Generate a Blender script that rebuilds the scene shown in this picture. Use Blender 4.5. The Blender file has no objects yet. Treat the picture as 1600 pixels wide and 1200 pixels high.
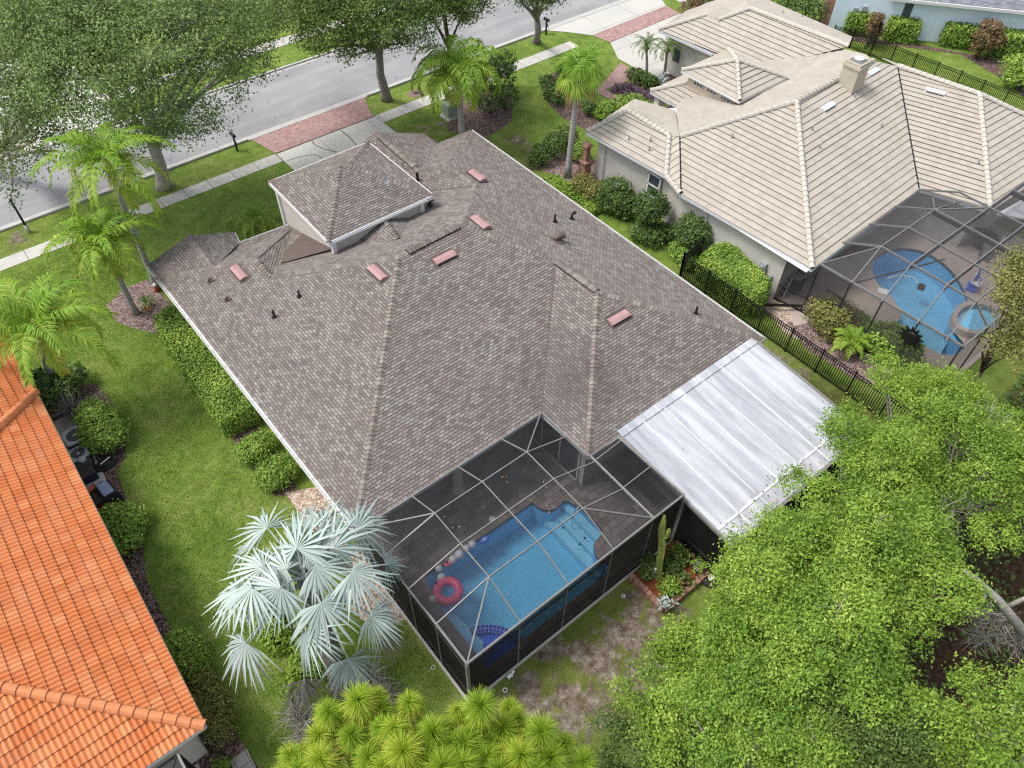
# Aerial view of a shingled house with a screened pool, its neighbours, street, palms and oaks.
# Axes: x runs along the street, y from the back gardens to the street, z up, metres.
import bpy, math, random
import numpy as np
from mathutils import Vector, Matrix
S = bpy.context.scene
COL = S.collection
rnd = random.Random(7)
RNG = np.random.default_rng(11)
PI = math.pi

# ------------------------------------------------------------------ camera
CAM_H = 27.0; FPX = 1193.0
_t, _r, _y = math.radians(49.453), math.radians(-0.95), math.radians(-39.67)
_R0 = Matrix(((1, 0, 0), (0, -math.sin(_t), -math.cos(_t)), (0, math.cos(_t), -math.sin(_t))))
_RR = Matrix(((math.cos(_r), math.sin(_r), 0), (-math.sin(_r), math.cos(_r), 0), (0, 0, 1)))
_W = Matrix(((math.cos(_y), -math.sin(_y), 0), (math.sin(_y), math.cos(_y), 0), (0, 0, 1)))
CR = _RR @ _R0 @ _W.transposed()          # rows: right, down, forward
cd = bpy.data.cameras.new("camera"); cam = bpy.data.objects.new("camera", cd); COL.objects.link(cam)
cd.sensor_width = 36; cd.lens = FPX / 1600 * 36; cd.clip_end = 2000; cd.clip_start = 0.5
_m = Matrix((CR[0], -CR[1], -CR[2])).transposed().to_4x4(); _m.translation = (0, 0, CAM_H)
cam.matrix_world = _m
S.camera = cam

def G(px, py, z=0.0):
    """the place at height z that the survey photograph shows at px, py"""
    d = CR.transposed() @ Vector(((px - 800) / FPX, (py - 600) / FPX, 1))
    t = (z - CAM_H) / d.z
    return Vector((d.x * t, d.y * t, z))

def on_plane(px, py, pts):
    """the place on the plane of three points that the photograph shows at px, py"""
    a, b, c = [Vector(p) for p in pts[:3]]
    n = (b - a).cross(c - a)
    d = CR.transposed() @ Vector(((px - 800) / FPX, (py - 600) / FPX, 1))
    o = Vector((0, 0, CAM_H))
    return o + d * (n.dot(a - o) / n.dot(d))

# ------------------------------------------------------------------ materials
MATS = {}
def lin(c):
    return tuple(((v / 255) / 12.92 if v / 255 <= 0.04045 else ((v / 255 + 0.055) / 1.055) ** 2.4) for v in c)

class NT:
    def __init__(self, name):
        self.m = bpy.data.materials.new(name); self.m.use_nodes = True
        self.t = self.m.node_tree; self.n = self.t.nodes; self.l = self.t.links
        self.b = self.n["Principled BSDF"]; self.out = self.n["Material Output"]
        MATS[name] = self.m
    def add(self, kind, **kw):
        nd = self.n.new(kind)
        for k, v in kw.items():
            if k in nd.inputs: nd.inputs[k].default_value = v
            else: setattr(nd, k, v)
        return nd
    def link(self, a, b): self.l.new(a, b)
    def ramp(self, fac, stops):
        r = self.add("ShaderNodeValToRGB"); cr = r.color_ramp
        while len(cr.elements) < len(stops): cr.elements.new(0.5)
        for e, (p, c) in zip(cr.elements, stops):
            e.position = p; e.color = (*c[:3], 1)
        self.link(fac, r.inputs[0]); return r.outputs[0]
    def coord(self, kind="Object"):
        return self.add("ShaderNodeTexCoord").outputs[kind]
    def noise(self, vec, scale, detail=4, rough=0.55, dist=0.0):
        n = self.add("ShaderNodeTexNoise", Scale=scale, Detail=detail, Roughness=rough, Distortion=dist)
        if vec is not None: self.link(vec, n.inputs["Vector"])
        return n.outputs["Fac"]
    def mix(self, fac, a, b, mode="MIX"):
        m = self.add("ShaderNodeMix", data_type="RGBA", blend_type=mode)
        for s, v in ((0, fac), (6, a), (7, b)):
            if isinstance(v, (int, float)): m.inputs[s].default_value = v
            elif isinstance(v, tuple): m.inputs[s].default_value = (*v[:3], 1)
            else: self.link(v, m.inputs[s])
        return m.outputs[2]
    def math(self, op, a, b=0.0, clamp=False):
        m = self.add("ShaderNodeMath", operation=op, use_clamp=clamp)
        for s, v in ((0, a), (1, b)):
            if isinstance(v, (int, float)): m.inputs[s].default_value = v
            else: self.link(v, m.inputs[s])
        return m.outputs[0]
    def bump(self, h, strength=0.3, dist=0.02):
        b = self.add("ShaderNodeBump", Strength=strength, Distance=dist)
        self.link(h, b.inputs["Height"]); self.link(b.outputs[0], self.b.inputs["Normal"])
    def base(self, c):
        if isinstance(c, tuple): self.b.inputs["Base Color"].default_value = (*c[:3], 1)
        else: self.link(c, self.b.inputs["Base Color"])
    def rough(self, v, spec=0.3):
        self.b.inputs["Roughness"].default_value = v
        self.b.inputs["Specular IOR Level"].default_value = spec

def plain(name, c, rough=0.6, var=0.12, scale=6.0, metal=0.0, spec=0.3, fine=40.0):
    """one colour with two sizes of uneven tone"""
    k = NT(name); co = k.coord()
    n1 = k.noise(co, scale, 5); n2 = k.noise(co, fine, 3)
    f = k.math("ADD", k.math("MULTIPLY", n1, 0.65), k.math("MULTIPLY", n2, 0.35))
    lo = tuple(v * (1 - var * 1.6) for v in c); hi = tuple(min(1, v * (1 + var * 1.6)) for v in c)
    k.base(k.ramp(f, [(0.3, lo), (0.7, hi)])); k.rough(rough, spec)
    k.b.inputs["Metallic"].default_value = metal
    k.bump(n2, 0.12, 0.01)
    return k.m

def brickmat(name, cols, mortar, bw, bh, msize=0.006, rough=0.85, patch=None, bump=0.4, vec=None, offset=0.5, fine=0.12):
    """courses in the sheet's own metre coordinates; each piece takes its own tone"""
    k = NT(name); uv = k.coord("UV") if vec is None else k.coord(vec)
    def bt(w, h, off, c1, c2, mo, ms):
        b = k.add("ShaderNodeTexBrick", offset=off, Scale=1.0)
        b.inputs["Brick Width"].default_value = w; b.inputs["Row Height"].default_value = h
        b.inputs["Mortar Size"].default_value = ms; b.inputs["Mortar Smooth"].default_value = 0.2
        b.inputs["Color1"].default_value = (*c1, 1); b.inputs["Color2"].default_value = (*c2, 1)
        b.inputs["Mortar"].default_value = (*mo, 1); b.inputs["Bias"].default_value = 0.0
        k.link(uv, b.inputs["Vector"]); return b
    one = (1, 1, 1); zero = (0, 0, 0)
    b1 = bt(bw, bh, offset, zero, one, (0.5,) * 3, msize)
    c = k.ramp(b1.outputs["Color"], cols)
    if patch:
        n = k.noise(k.coord(), patch[0], 4)
        f = k.ramp(n, [(0.42, zero), (0.66, one)])
        c = k.mix(k.math("MULTIPLY", f, patch[2]), c, patch[1])
    nf = k.noise(k.coord(), 30.0, 3)
    c = k.mix(1.0, c, k.ramp(nf, [(0.25, (1 - fine,) * 3), (0.75, (1 + fine,) * 3)]), "MULTIPLY")
    c = k.mix(b1.outputs["Fac"], c, mortar)
    k.base(c); k.rough(rough, 0.25)
    h = k.math("SUBTRACT", k.math("MULTIPLY", nf, 0.3), b1.outputs["Fac"])
    k.bump(h, bump, 0.01)
    return k

def leafmat(name, stops, trans=0.25, rough=0.55):
    """tone read from each leaf's own number"""
    k = NT(name)
    a = k.add("ShaderNodeAttribute", attribute_name="tone")
    c = k.ramp(a.outputs["Fac"], stops)
    k.base(c); k.rough(rough, 0.25)
    tr = k.add("ShaderNodeBsdfTranslucent"); k.link(k.mix(0.6, c, (1.0, 1.0, 0.25), "MULTIPLY"), tr.inputs[0])
    mx = k.add("ShaderNodeMixShader"); mx.inputs[0].default_value = trans
    k.link(k.b.outputs[0], mx.inputs[1]); k.link(tr.outputs[0], mx.inputs[2])
    k.link(mx.outputs[0], k.out.inputs[0])
    return k.m

def screenmat(name, c, opacity):
    """fine insect mesh: part of it is thread, the rest is open"""
    k = NT(name); k.rough(0.7, 0.2)
    n = k.noise(k.coord(), 1.3, 3)
    k.base(k.ramp(n, [(0.3, tuple(v * 0.8 for v in c)), (0.7, tuple(v * 1.2 for v in c))]))
    tr = k.add("ShaderNodeBsdfTransparent"); mx = k.add("ShaderNodeMixShader"); mx.inputs[0].default_value = opacity
    k.link(tr.outputs[0], mx.inputs[1]); k.link(k.b.outputs[0], mx.inputs[2]); k.link(mx.outputs[0], k.out.inputs[0])
    return k.m

# ------------------------------------------------------------------ mesh builder
class MB:
    def __init__(self):
        self.v = []; self.f = []; self.uv = {}; self.mi = {}
    def add(self, vs, fs, uv=None, mi=0):
        o = len(self.v); self.v += [tuple(p) for p in vs]
        for f in fs:
            if mi: self.mi[len(self.f)] = mi
            self.f.append(tuple(i + o for i in f))
        if uv:
            for i, u in enumerate(uv): self.uv[o + i] = u
        return self
    def box(self, c, s, rz=0.0, M=None):
        x, y, z = s[0] / 2, s[1] / 2, s[2] / 2
        vs = [Vector(p) for p in ((-x, -y, -z), (x, -y, -z), (x, y, -z), (-x, y, -z), (-x, -y, z), (x, -y, z), (x, y, z), (-x, y, z))]
        if M is None: M = Matrix.Rotation(rz, 3, "Z")
        vs = [M @ p + Vector(c) for p in vs]
        return self.add(vs, [(0, 3, 2, 1), (4, 5, 6, 7), (0, 1, 5, 4), (1, 2, 6, 5), (2, 3, 7, 6), (3, 0, 4, 7)])
    def bevbox(self, c, s, b=0.03, rz=0.0):
        """a block with chamfered upright corners and top rim"""
        x, y, z = s[0] / 2, s[1] / 2, s[2] / 2
        def ring(d, zz):
            X, Y = x - d, y - d
            return [(-X + b, -Y, zz), (X - b, -Y, zz), (X, -Y + b, zz), (X, Y - b, zz), (X - b, Y, zz), (-X + b, Y, zz), (-X, Y - b, zz), (-X, -Y + b, zz)]
        vs = ring(0, -z) + ring(0, z - b) + ring(b, z)
        M = Matrix.Rotation(rz, 3, "Z")
        vs = [M @ Vector(p) + Vector(c) for p in vs]
        fs = [tuple(range(7, -1, -1)), tuple(range(16, 24))]
        for r in (0, 8):
            for i in range(8):
                j = (i + 1) % 8; fs.append((r + i, r + j, r + 8 + j, r + 8 + i))
        return self.add(vs, fs)
    def bar(self, p0, p1, w, h, up=(0, 0, 1)):
        p0, p1 = Vector(p0), Vector(p1); d = (p1 - p0)
        L = d.length
        if L < 1e-6: return self
        d.normalize(); u = Vector(up)
        if abs(d.dot(u)) > 0.98: u = Vector((1, 0, 0))
        s = d.cross(u).normalized(); u = s.cross(d).normalized()
        vs = []
        for p in (p0, p1):
            for a, b in ((-1, -1), (1, -1), (1, 1), (-1, 1)):
                vs.append(p + s * (a * w / 2) + u * (b * h / 2))
        return self.add(vs, [(3, 2, 1, 0), (4, 5, 6, 7), (0, 1, 5, 4), (1, 2, 6, 5), (2, 3, 7, 6), (3, 0, 4, 7)])
    def tube(self, path, rad, n=8, cap=True):
        path = [Vector(p) for p in path]
        if not hasattr(rad, "__len__"): rad = [rad] * len(path)
        vs = []; fs = []; ref = Vector((0.3, 0.7, 0.2))
        for i, p in enumerate(path):
            d = (path[min(i + 1, len(path) - 1)] - path[max(i - 1, 0)])
            d = d.normalized() if d.length > 1e-9 else Vector((0, 0, 1))
            s = d.cross(ref)
            if s.length < 0.1: s = d.cross(Vector((1, 0, 0)))
            s.normalize(); u = s.cross(d)
            for k in range(n):
                a = 2 * PI * k / n
                vs.append(p + (s * math.cos(a) + u * math.sin(a)) * rad[i])
        for i in range(len(path) - 1):
            for k in range(n):
                k2 = (k + 1) % n
                fs.append((i * n + k, i * n + k2, (i + 1) * n + k2, (i + 1) * n + k))
        if cap:
            fs.append(tuple(range(n - 1, -1, -1))); fs.append(tuple((len(path) - 1) * n + k for k in range(n)))
        return self.add(vs, fs)
    def lathe(self, c, prof, n=16, closed=True):
        """prof: (radius, z) from bottom to top, turned about the upright axis at c"""
        vs = []; fs = []
        for r, z in prof:
            for k in range(n):
                a = 2 * PI * k / n
                vs.append((c[0] + r * math.cos(a), c[1] + r * math.sin(a), c[2] + z))
        for i in range(len(prof) - 1):
            for k in range(n):
                k2 = (k + 1) % n
                fs.append((i * n + k, i * n + k2, (i + 1) * n + k2, (i + 1) * n + k))
        if closed:
            fs.append(tuple(range(n - 1, -1, -1))); fs.append(tuple((len(prof) - 1) * n + k for k in range(n)))
        return self.add(vs, fs)
    def ball(self, c, r, n=14, sq=(1, 1, 1)):
        prof = [(max(1e-3, math.sin(PI * i / n)), -math.cos(PI * i / n)) for i in range(n + 1)]
        vs = []; fs = []; m = n * 2
        for pr, z in prof:
            for k in range(m):
                a = 2 * PI * k / m
                vs.append((c[0] + r * sq[0] * pr * math.cos(a), c[1] + r * sq[1] * pr * math.sin(a), c[2] + r * sq[2] * z))
        for i in range(n):
            for k in range(m):
                k2 = (k + 1) % m
                fs.append((i * m + k, i * m + k2, (i + 1) * m + k2, (i + 1) * m + k))
        return self.add(vs, fs)
    def torus(self, c, R, r, n=28, m=12, M=None):
        vs = []; fs = []
        for i in range(n):
            a = 2 * PI * i / n
            for j in range(m):
                b = 2 * PI * j / m
                p = Vector(((R + r * math.cos(b)) * math.cos(a), (R + r * math.cos(b)) * math.sin(a), r * math.sin(b)))
                if M: p = M @ p
                vs.append(p + Vector(c))
        for i in range(n):
            for j in range(m):
                i2, j2 = (i + 1) % n, (j + 1) % m
                fs.append((i * m + j, i2 * m + j, i2 * m + j2, i * m + j2))
        return self.add(vs, fs)
    def prism(self, poly, z0, z1):
        """poly counter-clockwise in plan"""
        a = sum(poly[i][0] * poly[(i + 1) % len(poly)][1] - poly[(i + 1) % len(poly)][0] * poly[i][1] for i in range(len(poly)))
        if a < 0: poly = poly[::-1]
        n = len(poly)
        vs = [(p[0], p[1], z0) for p in poly] + [(p[0], p[1], z1) for p in poly]
        uv = [(v[0], v[1]) for v in vs]
        fs = [tuple(range(n - 1, -1, -1)), tuple(range(n, 2 * n))]
        for i in range(n):
            j = (i + 1) % n; fs.append((i, j, n + j, n + i))
        return self.add(vs, fs, uv)
    def sheet(self, poly, z):
        a = sum(poly[i][0] * poly[(i + 1) % len(poly)][1] - poly[(i + 1) % len(poly)][0] * poly[i][1] for i in range(len(poly)))
        if a < 0: poly = poly[::-1]
        return self.add([(p[0], p[1], z) for p in poly], [tuple(range(len(poly)))], [(p[0], p[1]) for p in poly])
    def build(self, name, mat, parent=None, smooth=False):
        me = bpy.data.meshes.new(name)
        off = Vector(parent["at"]) if parent is not None and "at" in parent else Vector((0, 0, 0))
        if off.length:
            vs = [(p[0] - off.x, p[1] - off.y, p[2] - off.z) for p in self.v]
        else: vs = self.v
        me.from_pydata(vs, [], self.f)
        if self.uv:
            ul = me.uv_layers.new(name="UVMap")
            buf = np.zeros(len(me.loops) * 2, np.float32)
            vi = np.zeros(len(me.loops), np.int32); me.loops.foreach_get("vertex_index", vi)
            tab = np.zeros((len(self.v), 2), np.float32)
            for i, u in self.uv.items(): tab[i] = u
            buf = tab[vi].ravel(); ul.data.foreach_set("uv", buf)
        for q in (mat if isinstance(mat, tuple) else (mat,)): me.materials.append(MATS[q])
        for i, k in self.mi.items(): me.polygons[i].material_index = k
        if smooth: me.polygons.foreach_set("use_smooth", [True] * len(me.polygons))
        me.update()
        return link(name, me, parent)

def link(name, me, parent=None):
    o = bpy.data.objects.new(name, me); COL.objects.link(o)
    if parent is not None:
        o.parent = parent
        if "at" in parent: o["at"] = tuple(parent["at"])
    return o

def thing(name, label, cat, loc=(0, 0, 0), group=None):
    o = bpy.data.objects.new(name, None); COL.objects.link(o)
    o.location = loc; o["at"] = tuple(loc); o.empty_display_size = 0.3
    o["label"] = label; o["category"] = cat
    if group: o["group"] = group
    return o
def tag(o, label, cat, group=None, kind=None):
    o["label"] = label; o["category"] = cat
    if group: o["group"] = group
    if kind: o["kind"] = kind
    return o
def struct(o, label=None):
    o["kind"] = "structure"
    if label: o["label"] = label
    return o
def copy_tree(o, parent=None):
    c = o.copy(); COL.objects.link(c)
    if parent is not None: c.parent = parent
    for ch in [k for k in bpy.data.objects if k.parent == o]: copy_tree(ch, c)
    return c
def put(o, label, loc, rz=0.0, sc=1.0):
    c = copy_tree(o); c["label"] = label; c.location = loc; c.rotation_euler = (0, 0, rz); c.scale = (sc,) * 3
    return c

# ------------------------------------------------------------------ roofs
def clip(poly, fn):
    out = []
    for i in range(len(poly)):
        a, b = poly[i], poly[(i + 1) % len(poly)]
        fa, fb = fn(a), fn(b)
        if fa >= 0: out.append(a)
        if (fa >= 0) != (fb >= 0):
            t = fa / (fa - fb); out.append(a.lerp(b, t))
    return out

def roof_face(mb, pts, eave, course=0.127, lift=0.01, wave=None, top=None):
    """lay courses of shingles or tiles over one roof plane; eave = two points along its lower edge"""
    pts = [Vector(p) for p in pts]
    e0 = Vector(eave[0]); e = (Vector(eave[1]) - e0).normalized()
    tp = Vector(top) if top is not None else max(pts, key=lambda p: abs((p - e0 - e * (p - e0).dot(e)).length))
    up = tp - e0; up = (up - e * up.dot(e)).normalized()
    n = e.cross(up).normalized()
    if n.z < 0: n = -n; e = -e
    U = lambda p: (p - e0).dot(e); V = lambda p: (p - e0).dot(up)
    v0 = math.floor(min(V(p) for p in pts) / course) * course; v1 = max(V(p) for p in pts)
    k = 0; v = v0
    while v < v1:
        st = clip(clip(pts, lambda p: V(p) - v), lambda p: v + course - V(p))
        v2 = v; v += course; k += 1
        if len(st) < 3: continue
        if wave is None:
            cells = [st]
        else:
            cells = []; w = wave[0] / wave[2]; u = math.floor(min(U(p) for p in st) / w) * w; um = max(U(p) for p in st)
            while u < um:
                c = clip(clip(st, lambda p: U(p) - u), lambda p: u + w - U(p)); u += w
                if len(c) >= 3: cells.append(c)
        jit = rnd.uniform(-0.2, 0.2) * lift
        for c in cells:
            def hgt(p):
                h = (lift + jit) * (1 - (V(p) - v2) / course)
                if wave: h += wave[1] * (0.5 + 0.5 * math.cos(2 * PI * U(p) / wave[0])) ** wave[3]
                return h
            vs = [p + n * hgt(p) for p in c]
            uv = [(U(p), V(p)) for p in c]
            if (vs[1] - vs[0]).cross(vs[2] - vs[0]).dot(n) < 0: vs.reverse(); uv.reverse(); c = c[::-1]
            mb.add(vs, [tuple(range(len(vs)))], uv)
            for i in range(len(c)):
                a, b = c[i], c[(i + 1) % len(c)]
                if abs(V(a) - v2) < 1e-4 and abs(V(b) - v2) < 1e-4 and (a - b).length > 1e-3:
                    va, vb = a + n * hgt(a), b + n * hgt(b)
                    qa, qb = a - n * 0.01, b - n * 0.01
                    if wave: qa, qb = a + n * (hgt(a) - lift), b + n * (hgt(b) - lift)
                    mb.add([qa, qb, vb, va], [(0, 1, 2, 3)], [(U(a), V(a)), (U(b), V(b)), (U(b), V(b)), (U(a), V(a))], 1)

def caps(mb, p0, p1, w=0.16, step=0.2, h=0.05, drop=0.06, lift=0.03, round_=False):
    """overlapping ridge caps laid from the low end p0 to the high end p1"""
    p0, p1 = Vector(p0), Vector(p1); d = (p1 - p0); L = d.length; d.normalize()
    s = d.cross(Vector((0, 0, 1))).normalized(); u = s.cross(d).normalized()
    n = max(1, int(L / step)); step = L / n
    if round_:
        prof = [(-1, -0.55), (-0.87, 0.1), (-0.5, 0.72), (0, 0.95), (0.5, 0.72), (0.87, 0.1), (1, -0.55)]
        prof = [(a * w, b * h) for a, b in prof]
    else: prof = [(-w, -drop), (-w * 0.5, -drop * 0.25), (0, h * 0.6), (w * 0.5, -drop * 0.25), (w, -drop)]
    m = len(prof)
    for i in range(n):
        a, b = p0 + d * (i * step), p0 + d * ((i + 1) * step + 0.02)
        j = rnd.uniform(-0.004, 0.004)
        vs = [a + s * x + u * (z + lift + j + h * 0.4) for x, z in prof] + [b + s * x * 0.93 + u * (z + j + h * 0.4) for x, z in prof]
        vs += [a + s * x + u * (z - 0.004 + h * 0.4) for x, z in prof]
        uv = [(i * 0.5, 0.5) for q in range(m)] * 3
        mb.add(vs, [(q, m + q, m + q + 1, q + 1) for q in range(m - 1)], uv)
        mb.add(vs[:m] + vs[2 * m:], [(m + q, q, q + 1, m + q + 1) for q in range(m - 1)], uv[:2 * m], 1)

def wall_loop(mb, poly, z0, z1):
    n = len(poly)
    for i in range(n):
        a, b = poly[i], poly[(i + 1) % n]
        L = (Vector(b[:2]) - Vector(a[:2])).length
        mb.add([(a[0], a[1], z0), (b[0], b[1], z0), (b[0], b[1], z1), (a[0], a[1], z1)], [(0, 1, 2, 3)], [(0, z0), (L, z0), (L, z1), (0, z1)])

# ------------------------------------------------------------------ foliage
def cloud(name, P, A, B, tone, mat, parent=None, core=None):
    """many four-cornered leaves: centres P, half-length axes A, half-width axes B, one tone number each"""
    n = len(P)
    off = np.array(parent["at"]) if parent is not None and "at" in parent else np.zeros(3)
    P = P - off
    V = np.empty((n, 4, 3), np.float32)
    V[:, 0] = P - A; V[:, 1] = P + B * 1.0 - A * 0.1; V[:, 2] = P + A; V[:, 3] = P - B * 1.0 - A * 0.1
    me = bpy.data.meshes.new(name)
    me.vertices.add(n * 4); me.vertices.foreach_set("co", V.ravel())
    me.loops.add(n * 4); me.loops.foreach_set("vertex_index", np.arange(n * 4, dtype=np.int32))
    me.polygons.add(n); me.polygons.foreach_set("loop_start", np.arange(0, n * 4, 4, dtype=np.int32))
    me.update(calc_edges=True)
    at = me.attributes.new("tone", "FLOAT", "POINT"); at.data.foreach_set("value", np.repeat(tone, 4).astype(np.float32))
    me.materials.append(MATS[mat])
    return link(name, me, parent)

def unit(a): return a / np.maximum(np.linalg.norm(a, axis=-1, keepdims=True), 1e-9)

def leaf_axes(n, size, aspect, rng, up=0.5, out=None):
    """random leaf directions, faces tending upward"""
    nrm = unit(rng.normal(size=(n, 3)) + np.array([0, 0, up * 2]) + (0 if out is None else out * 0.8))
    a = unit(np.cross(nrm, rng.normal(size=(n, 3))))
    b = np.cross(nrm, a)
    s = size * rng.uniform(0.6, 1.35, (n, 1))
    return a * s * 0.5, b * s * 0.5 * aspect

def blob_points(blobs, nclump, per, cr, rng, shell=0.55, low=-0.45, flat=0.6):
    """clumps of leaves near the skins of a set of (x,y,z,r) blobs"""
    bl = np.array(blobs, float); w = bl[:, 3] ** 2; w /= w.sum()
    idx = rng.choice(len(bl), nclump, p=w)
    d = unit(rng.normal(size=(nclump, 3)))
    flip = d[:, 2] < low; d[flip, 2] *= -0.6; d = unit(d)
    rad = bl[idx, 3] * (shell + (1 - shell) * rng.uniform(0, 1, nclump) ** 0.7) * rng.uniform(0.85, 1.12, nclump)
    C = bl[idx, :3] + d * rad[:, None] * np.array([1, 1, 0.8])
    ct = rng.uniform(0, 1, nclump)
    P = np.repeat(C, per, 0) + rng.normal(size=(nclump * per, 3)) * cr * np.array([1, 1, flat]) * np.repeat(rng.uniform(0.6, 1.4, (nclump, 1)), per, 0)
    out = np.repeat(d, per, 0)
    ct = np.clip(0.62 * ct + 0.38 * rng.uniform(0, 1, len(bl))[idx], 0, 1)
    return P, out, np.repeat(ct, per), C

def limbs(mb, base, blobs, r0, rng, twist=0.4, fork=0.45, n=8, fp=None):
    """tapered trunk that forks toward every blob"""
    base = Vector(base)
    cx = sum(b[0] for b in blobs) / len(blobs); cy = sum(b[1] for b in blobs) / len(blobs)
    zt = min(b[2] for b in blobs)
    f = base.lerp(Vector((cx, cy, zt)), fork) if fp is None else Vector(fp)
    pts = [base, base.lerp(f, 0.12), base.lerp(f, 0.5) + Vector((rng.normal() * 0.12, rng.normal() * 0.12, 0)), f]
    mb.tube(pts, [r0 * 1.45, r0 * 1.05, r0 * 0.9, r0 * 0.8], n)
    for b in blobs:
        e = Vector(b[:3]); m = f.lerp(e, 0.5) + Vector((rng.normal(), rng.normal(), rng.normal() * 0.5 + 0.4)) * twist * 0.5
        mb.tube([f, f.lerp(m, 0.5) + Vector((0, 0, 0.1)), m, e], [r0 * 0.6, r0 * 0.48, r0 * 0.32, r0 * 0.1], max(5, n - 2))
    return f

def broad_tree(name, label, base, blobs, mat, nclump, per, size, r0, seed, cr=0.3, twigs=14, bark="bark_grey", up=0.5, group=None, cat="tree", shell=0.55, aspect=0.5, fp=None, flat=0.6):
    rng = np.random.default_rng(seed)
    t = thing(name, label, cat, tuple(base), group)
    P, out, ct, C = blob_points(blobs, nclump, per, cr, rng, shell, flat=flat)
    A, B = leaf_axes(len(P), size, aspect, rng, up, out)
    tone = np.clip(ct * 0.8 + rng.uniform(-0.06, 0.26, len(P)), 0, 1)
    cloud("crown", P, A, B, tone, mat, t)
    mb = MB(); f = limbs(mb, base, blobs, r0, rng, fp=fp)
    for _ in range(twigs):
        b = blobs[rng.integers(len(blobs))]; e = Vector(C[rng.integers(len(C))]); c = Vector(b[:3])
        if (e - c).length > b[3] * 1.4: continue
        o = c + (e - c) * 1.12; m = c.lerp(o, 0.55) + Vector(rng.normal(size=3) * 0.15)
        mb.tube([c, m, o], [r0 * 0.16, r0 * 0.1, r0 * 0.03], 5)
        for _k in range(2):
            q = m + (o - m).length * Vector(unit(rng.normal(size=3) + np.array((o - m).normalized())))
            mb.tube([m.lerp(o, 0.3), q], [r0 * 0.07, r0 * 0.02], 4)
    mb.build("trunk", bark, t, smooth=True)
    return t

def shrub(name, label, blobs, mat, n, size, seed, group=None, cat="shrub", stems=True, up=0.3, shell=0.75, aspect=0.55, cr=0.09):
    """leafy bush: leaves over a set of blobs, short stems below"""
    rng = np.random.default_rng(seed)
    bx = sum(b[0] for b in blobs) / len(blobs); by = sum(b[1] for b in blobs) / len(blobs)
    t = thing(name, label, cat, (bx, by, 0), group)
    P, out, ct, C = blob_points(blobs, max(1, n // 8), 8, cr, rng, shell, low=-0.6)
    P[:, 2] = np.abs(P[:, 2] - 0.03) + 0.03
    A, B = leaf_axes(len(P), size, aspect, rng, up, out * 1.5)
    tone = np.clip(ct * 0.5 + rng.uniform(-0.05, 0.55, len(P)), 0, 1)
    cloud("foliage", P, A, B, tone, mat, t)
    mb = MB()
    for b in blobs:
        for k in range(3):
            q = Vector((b[0] + rng.normal() * 0.05, b[1] + rng.normal() * 0.05, 0))
            e = Vector(b[:3]) + Vector(rng.normal(size=3) * b[3] * 0.4)
            mb.tube([q, q.lerp(e, 0.5) + Vector(rng.normal(size=3) * 0.05), e], [0.035, 0.025, 0.01], 5)
    mb.build("stem", "bark_brown", t, smooth=True)
    return t

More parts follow.
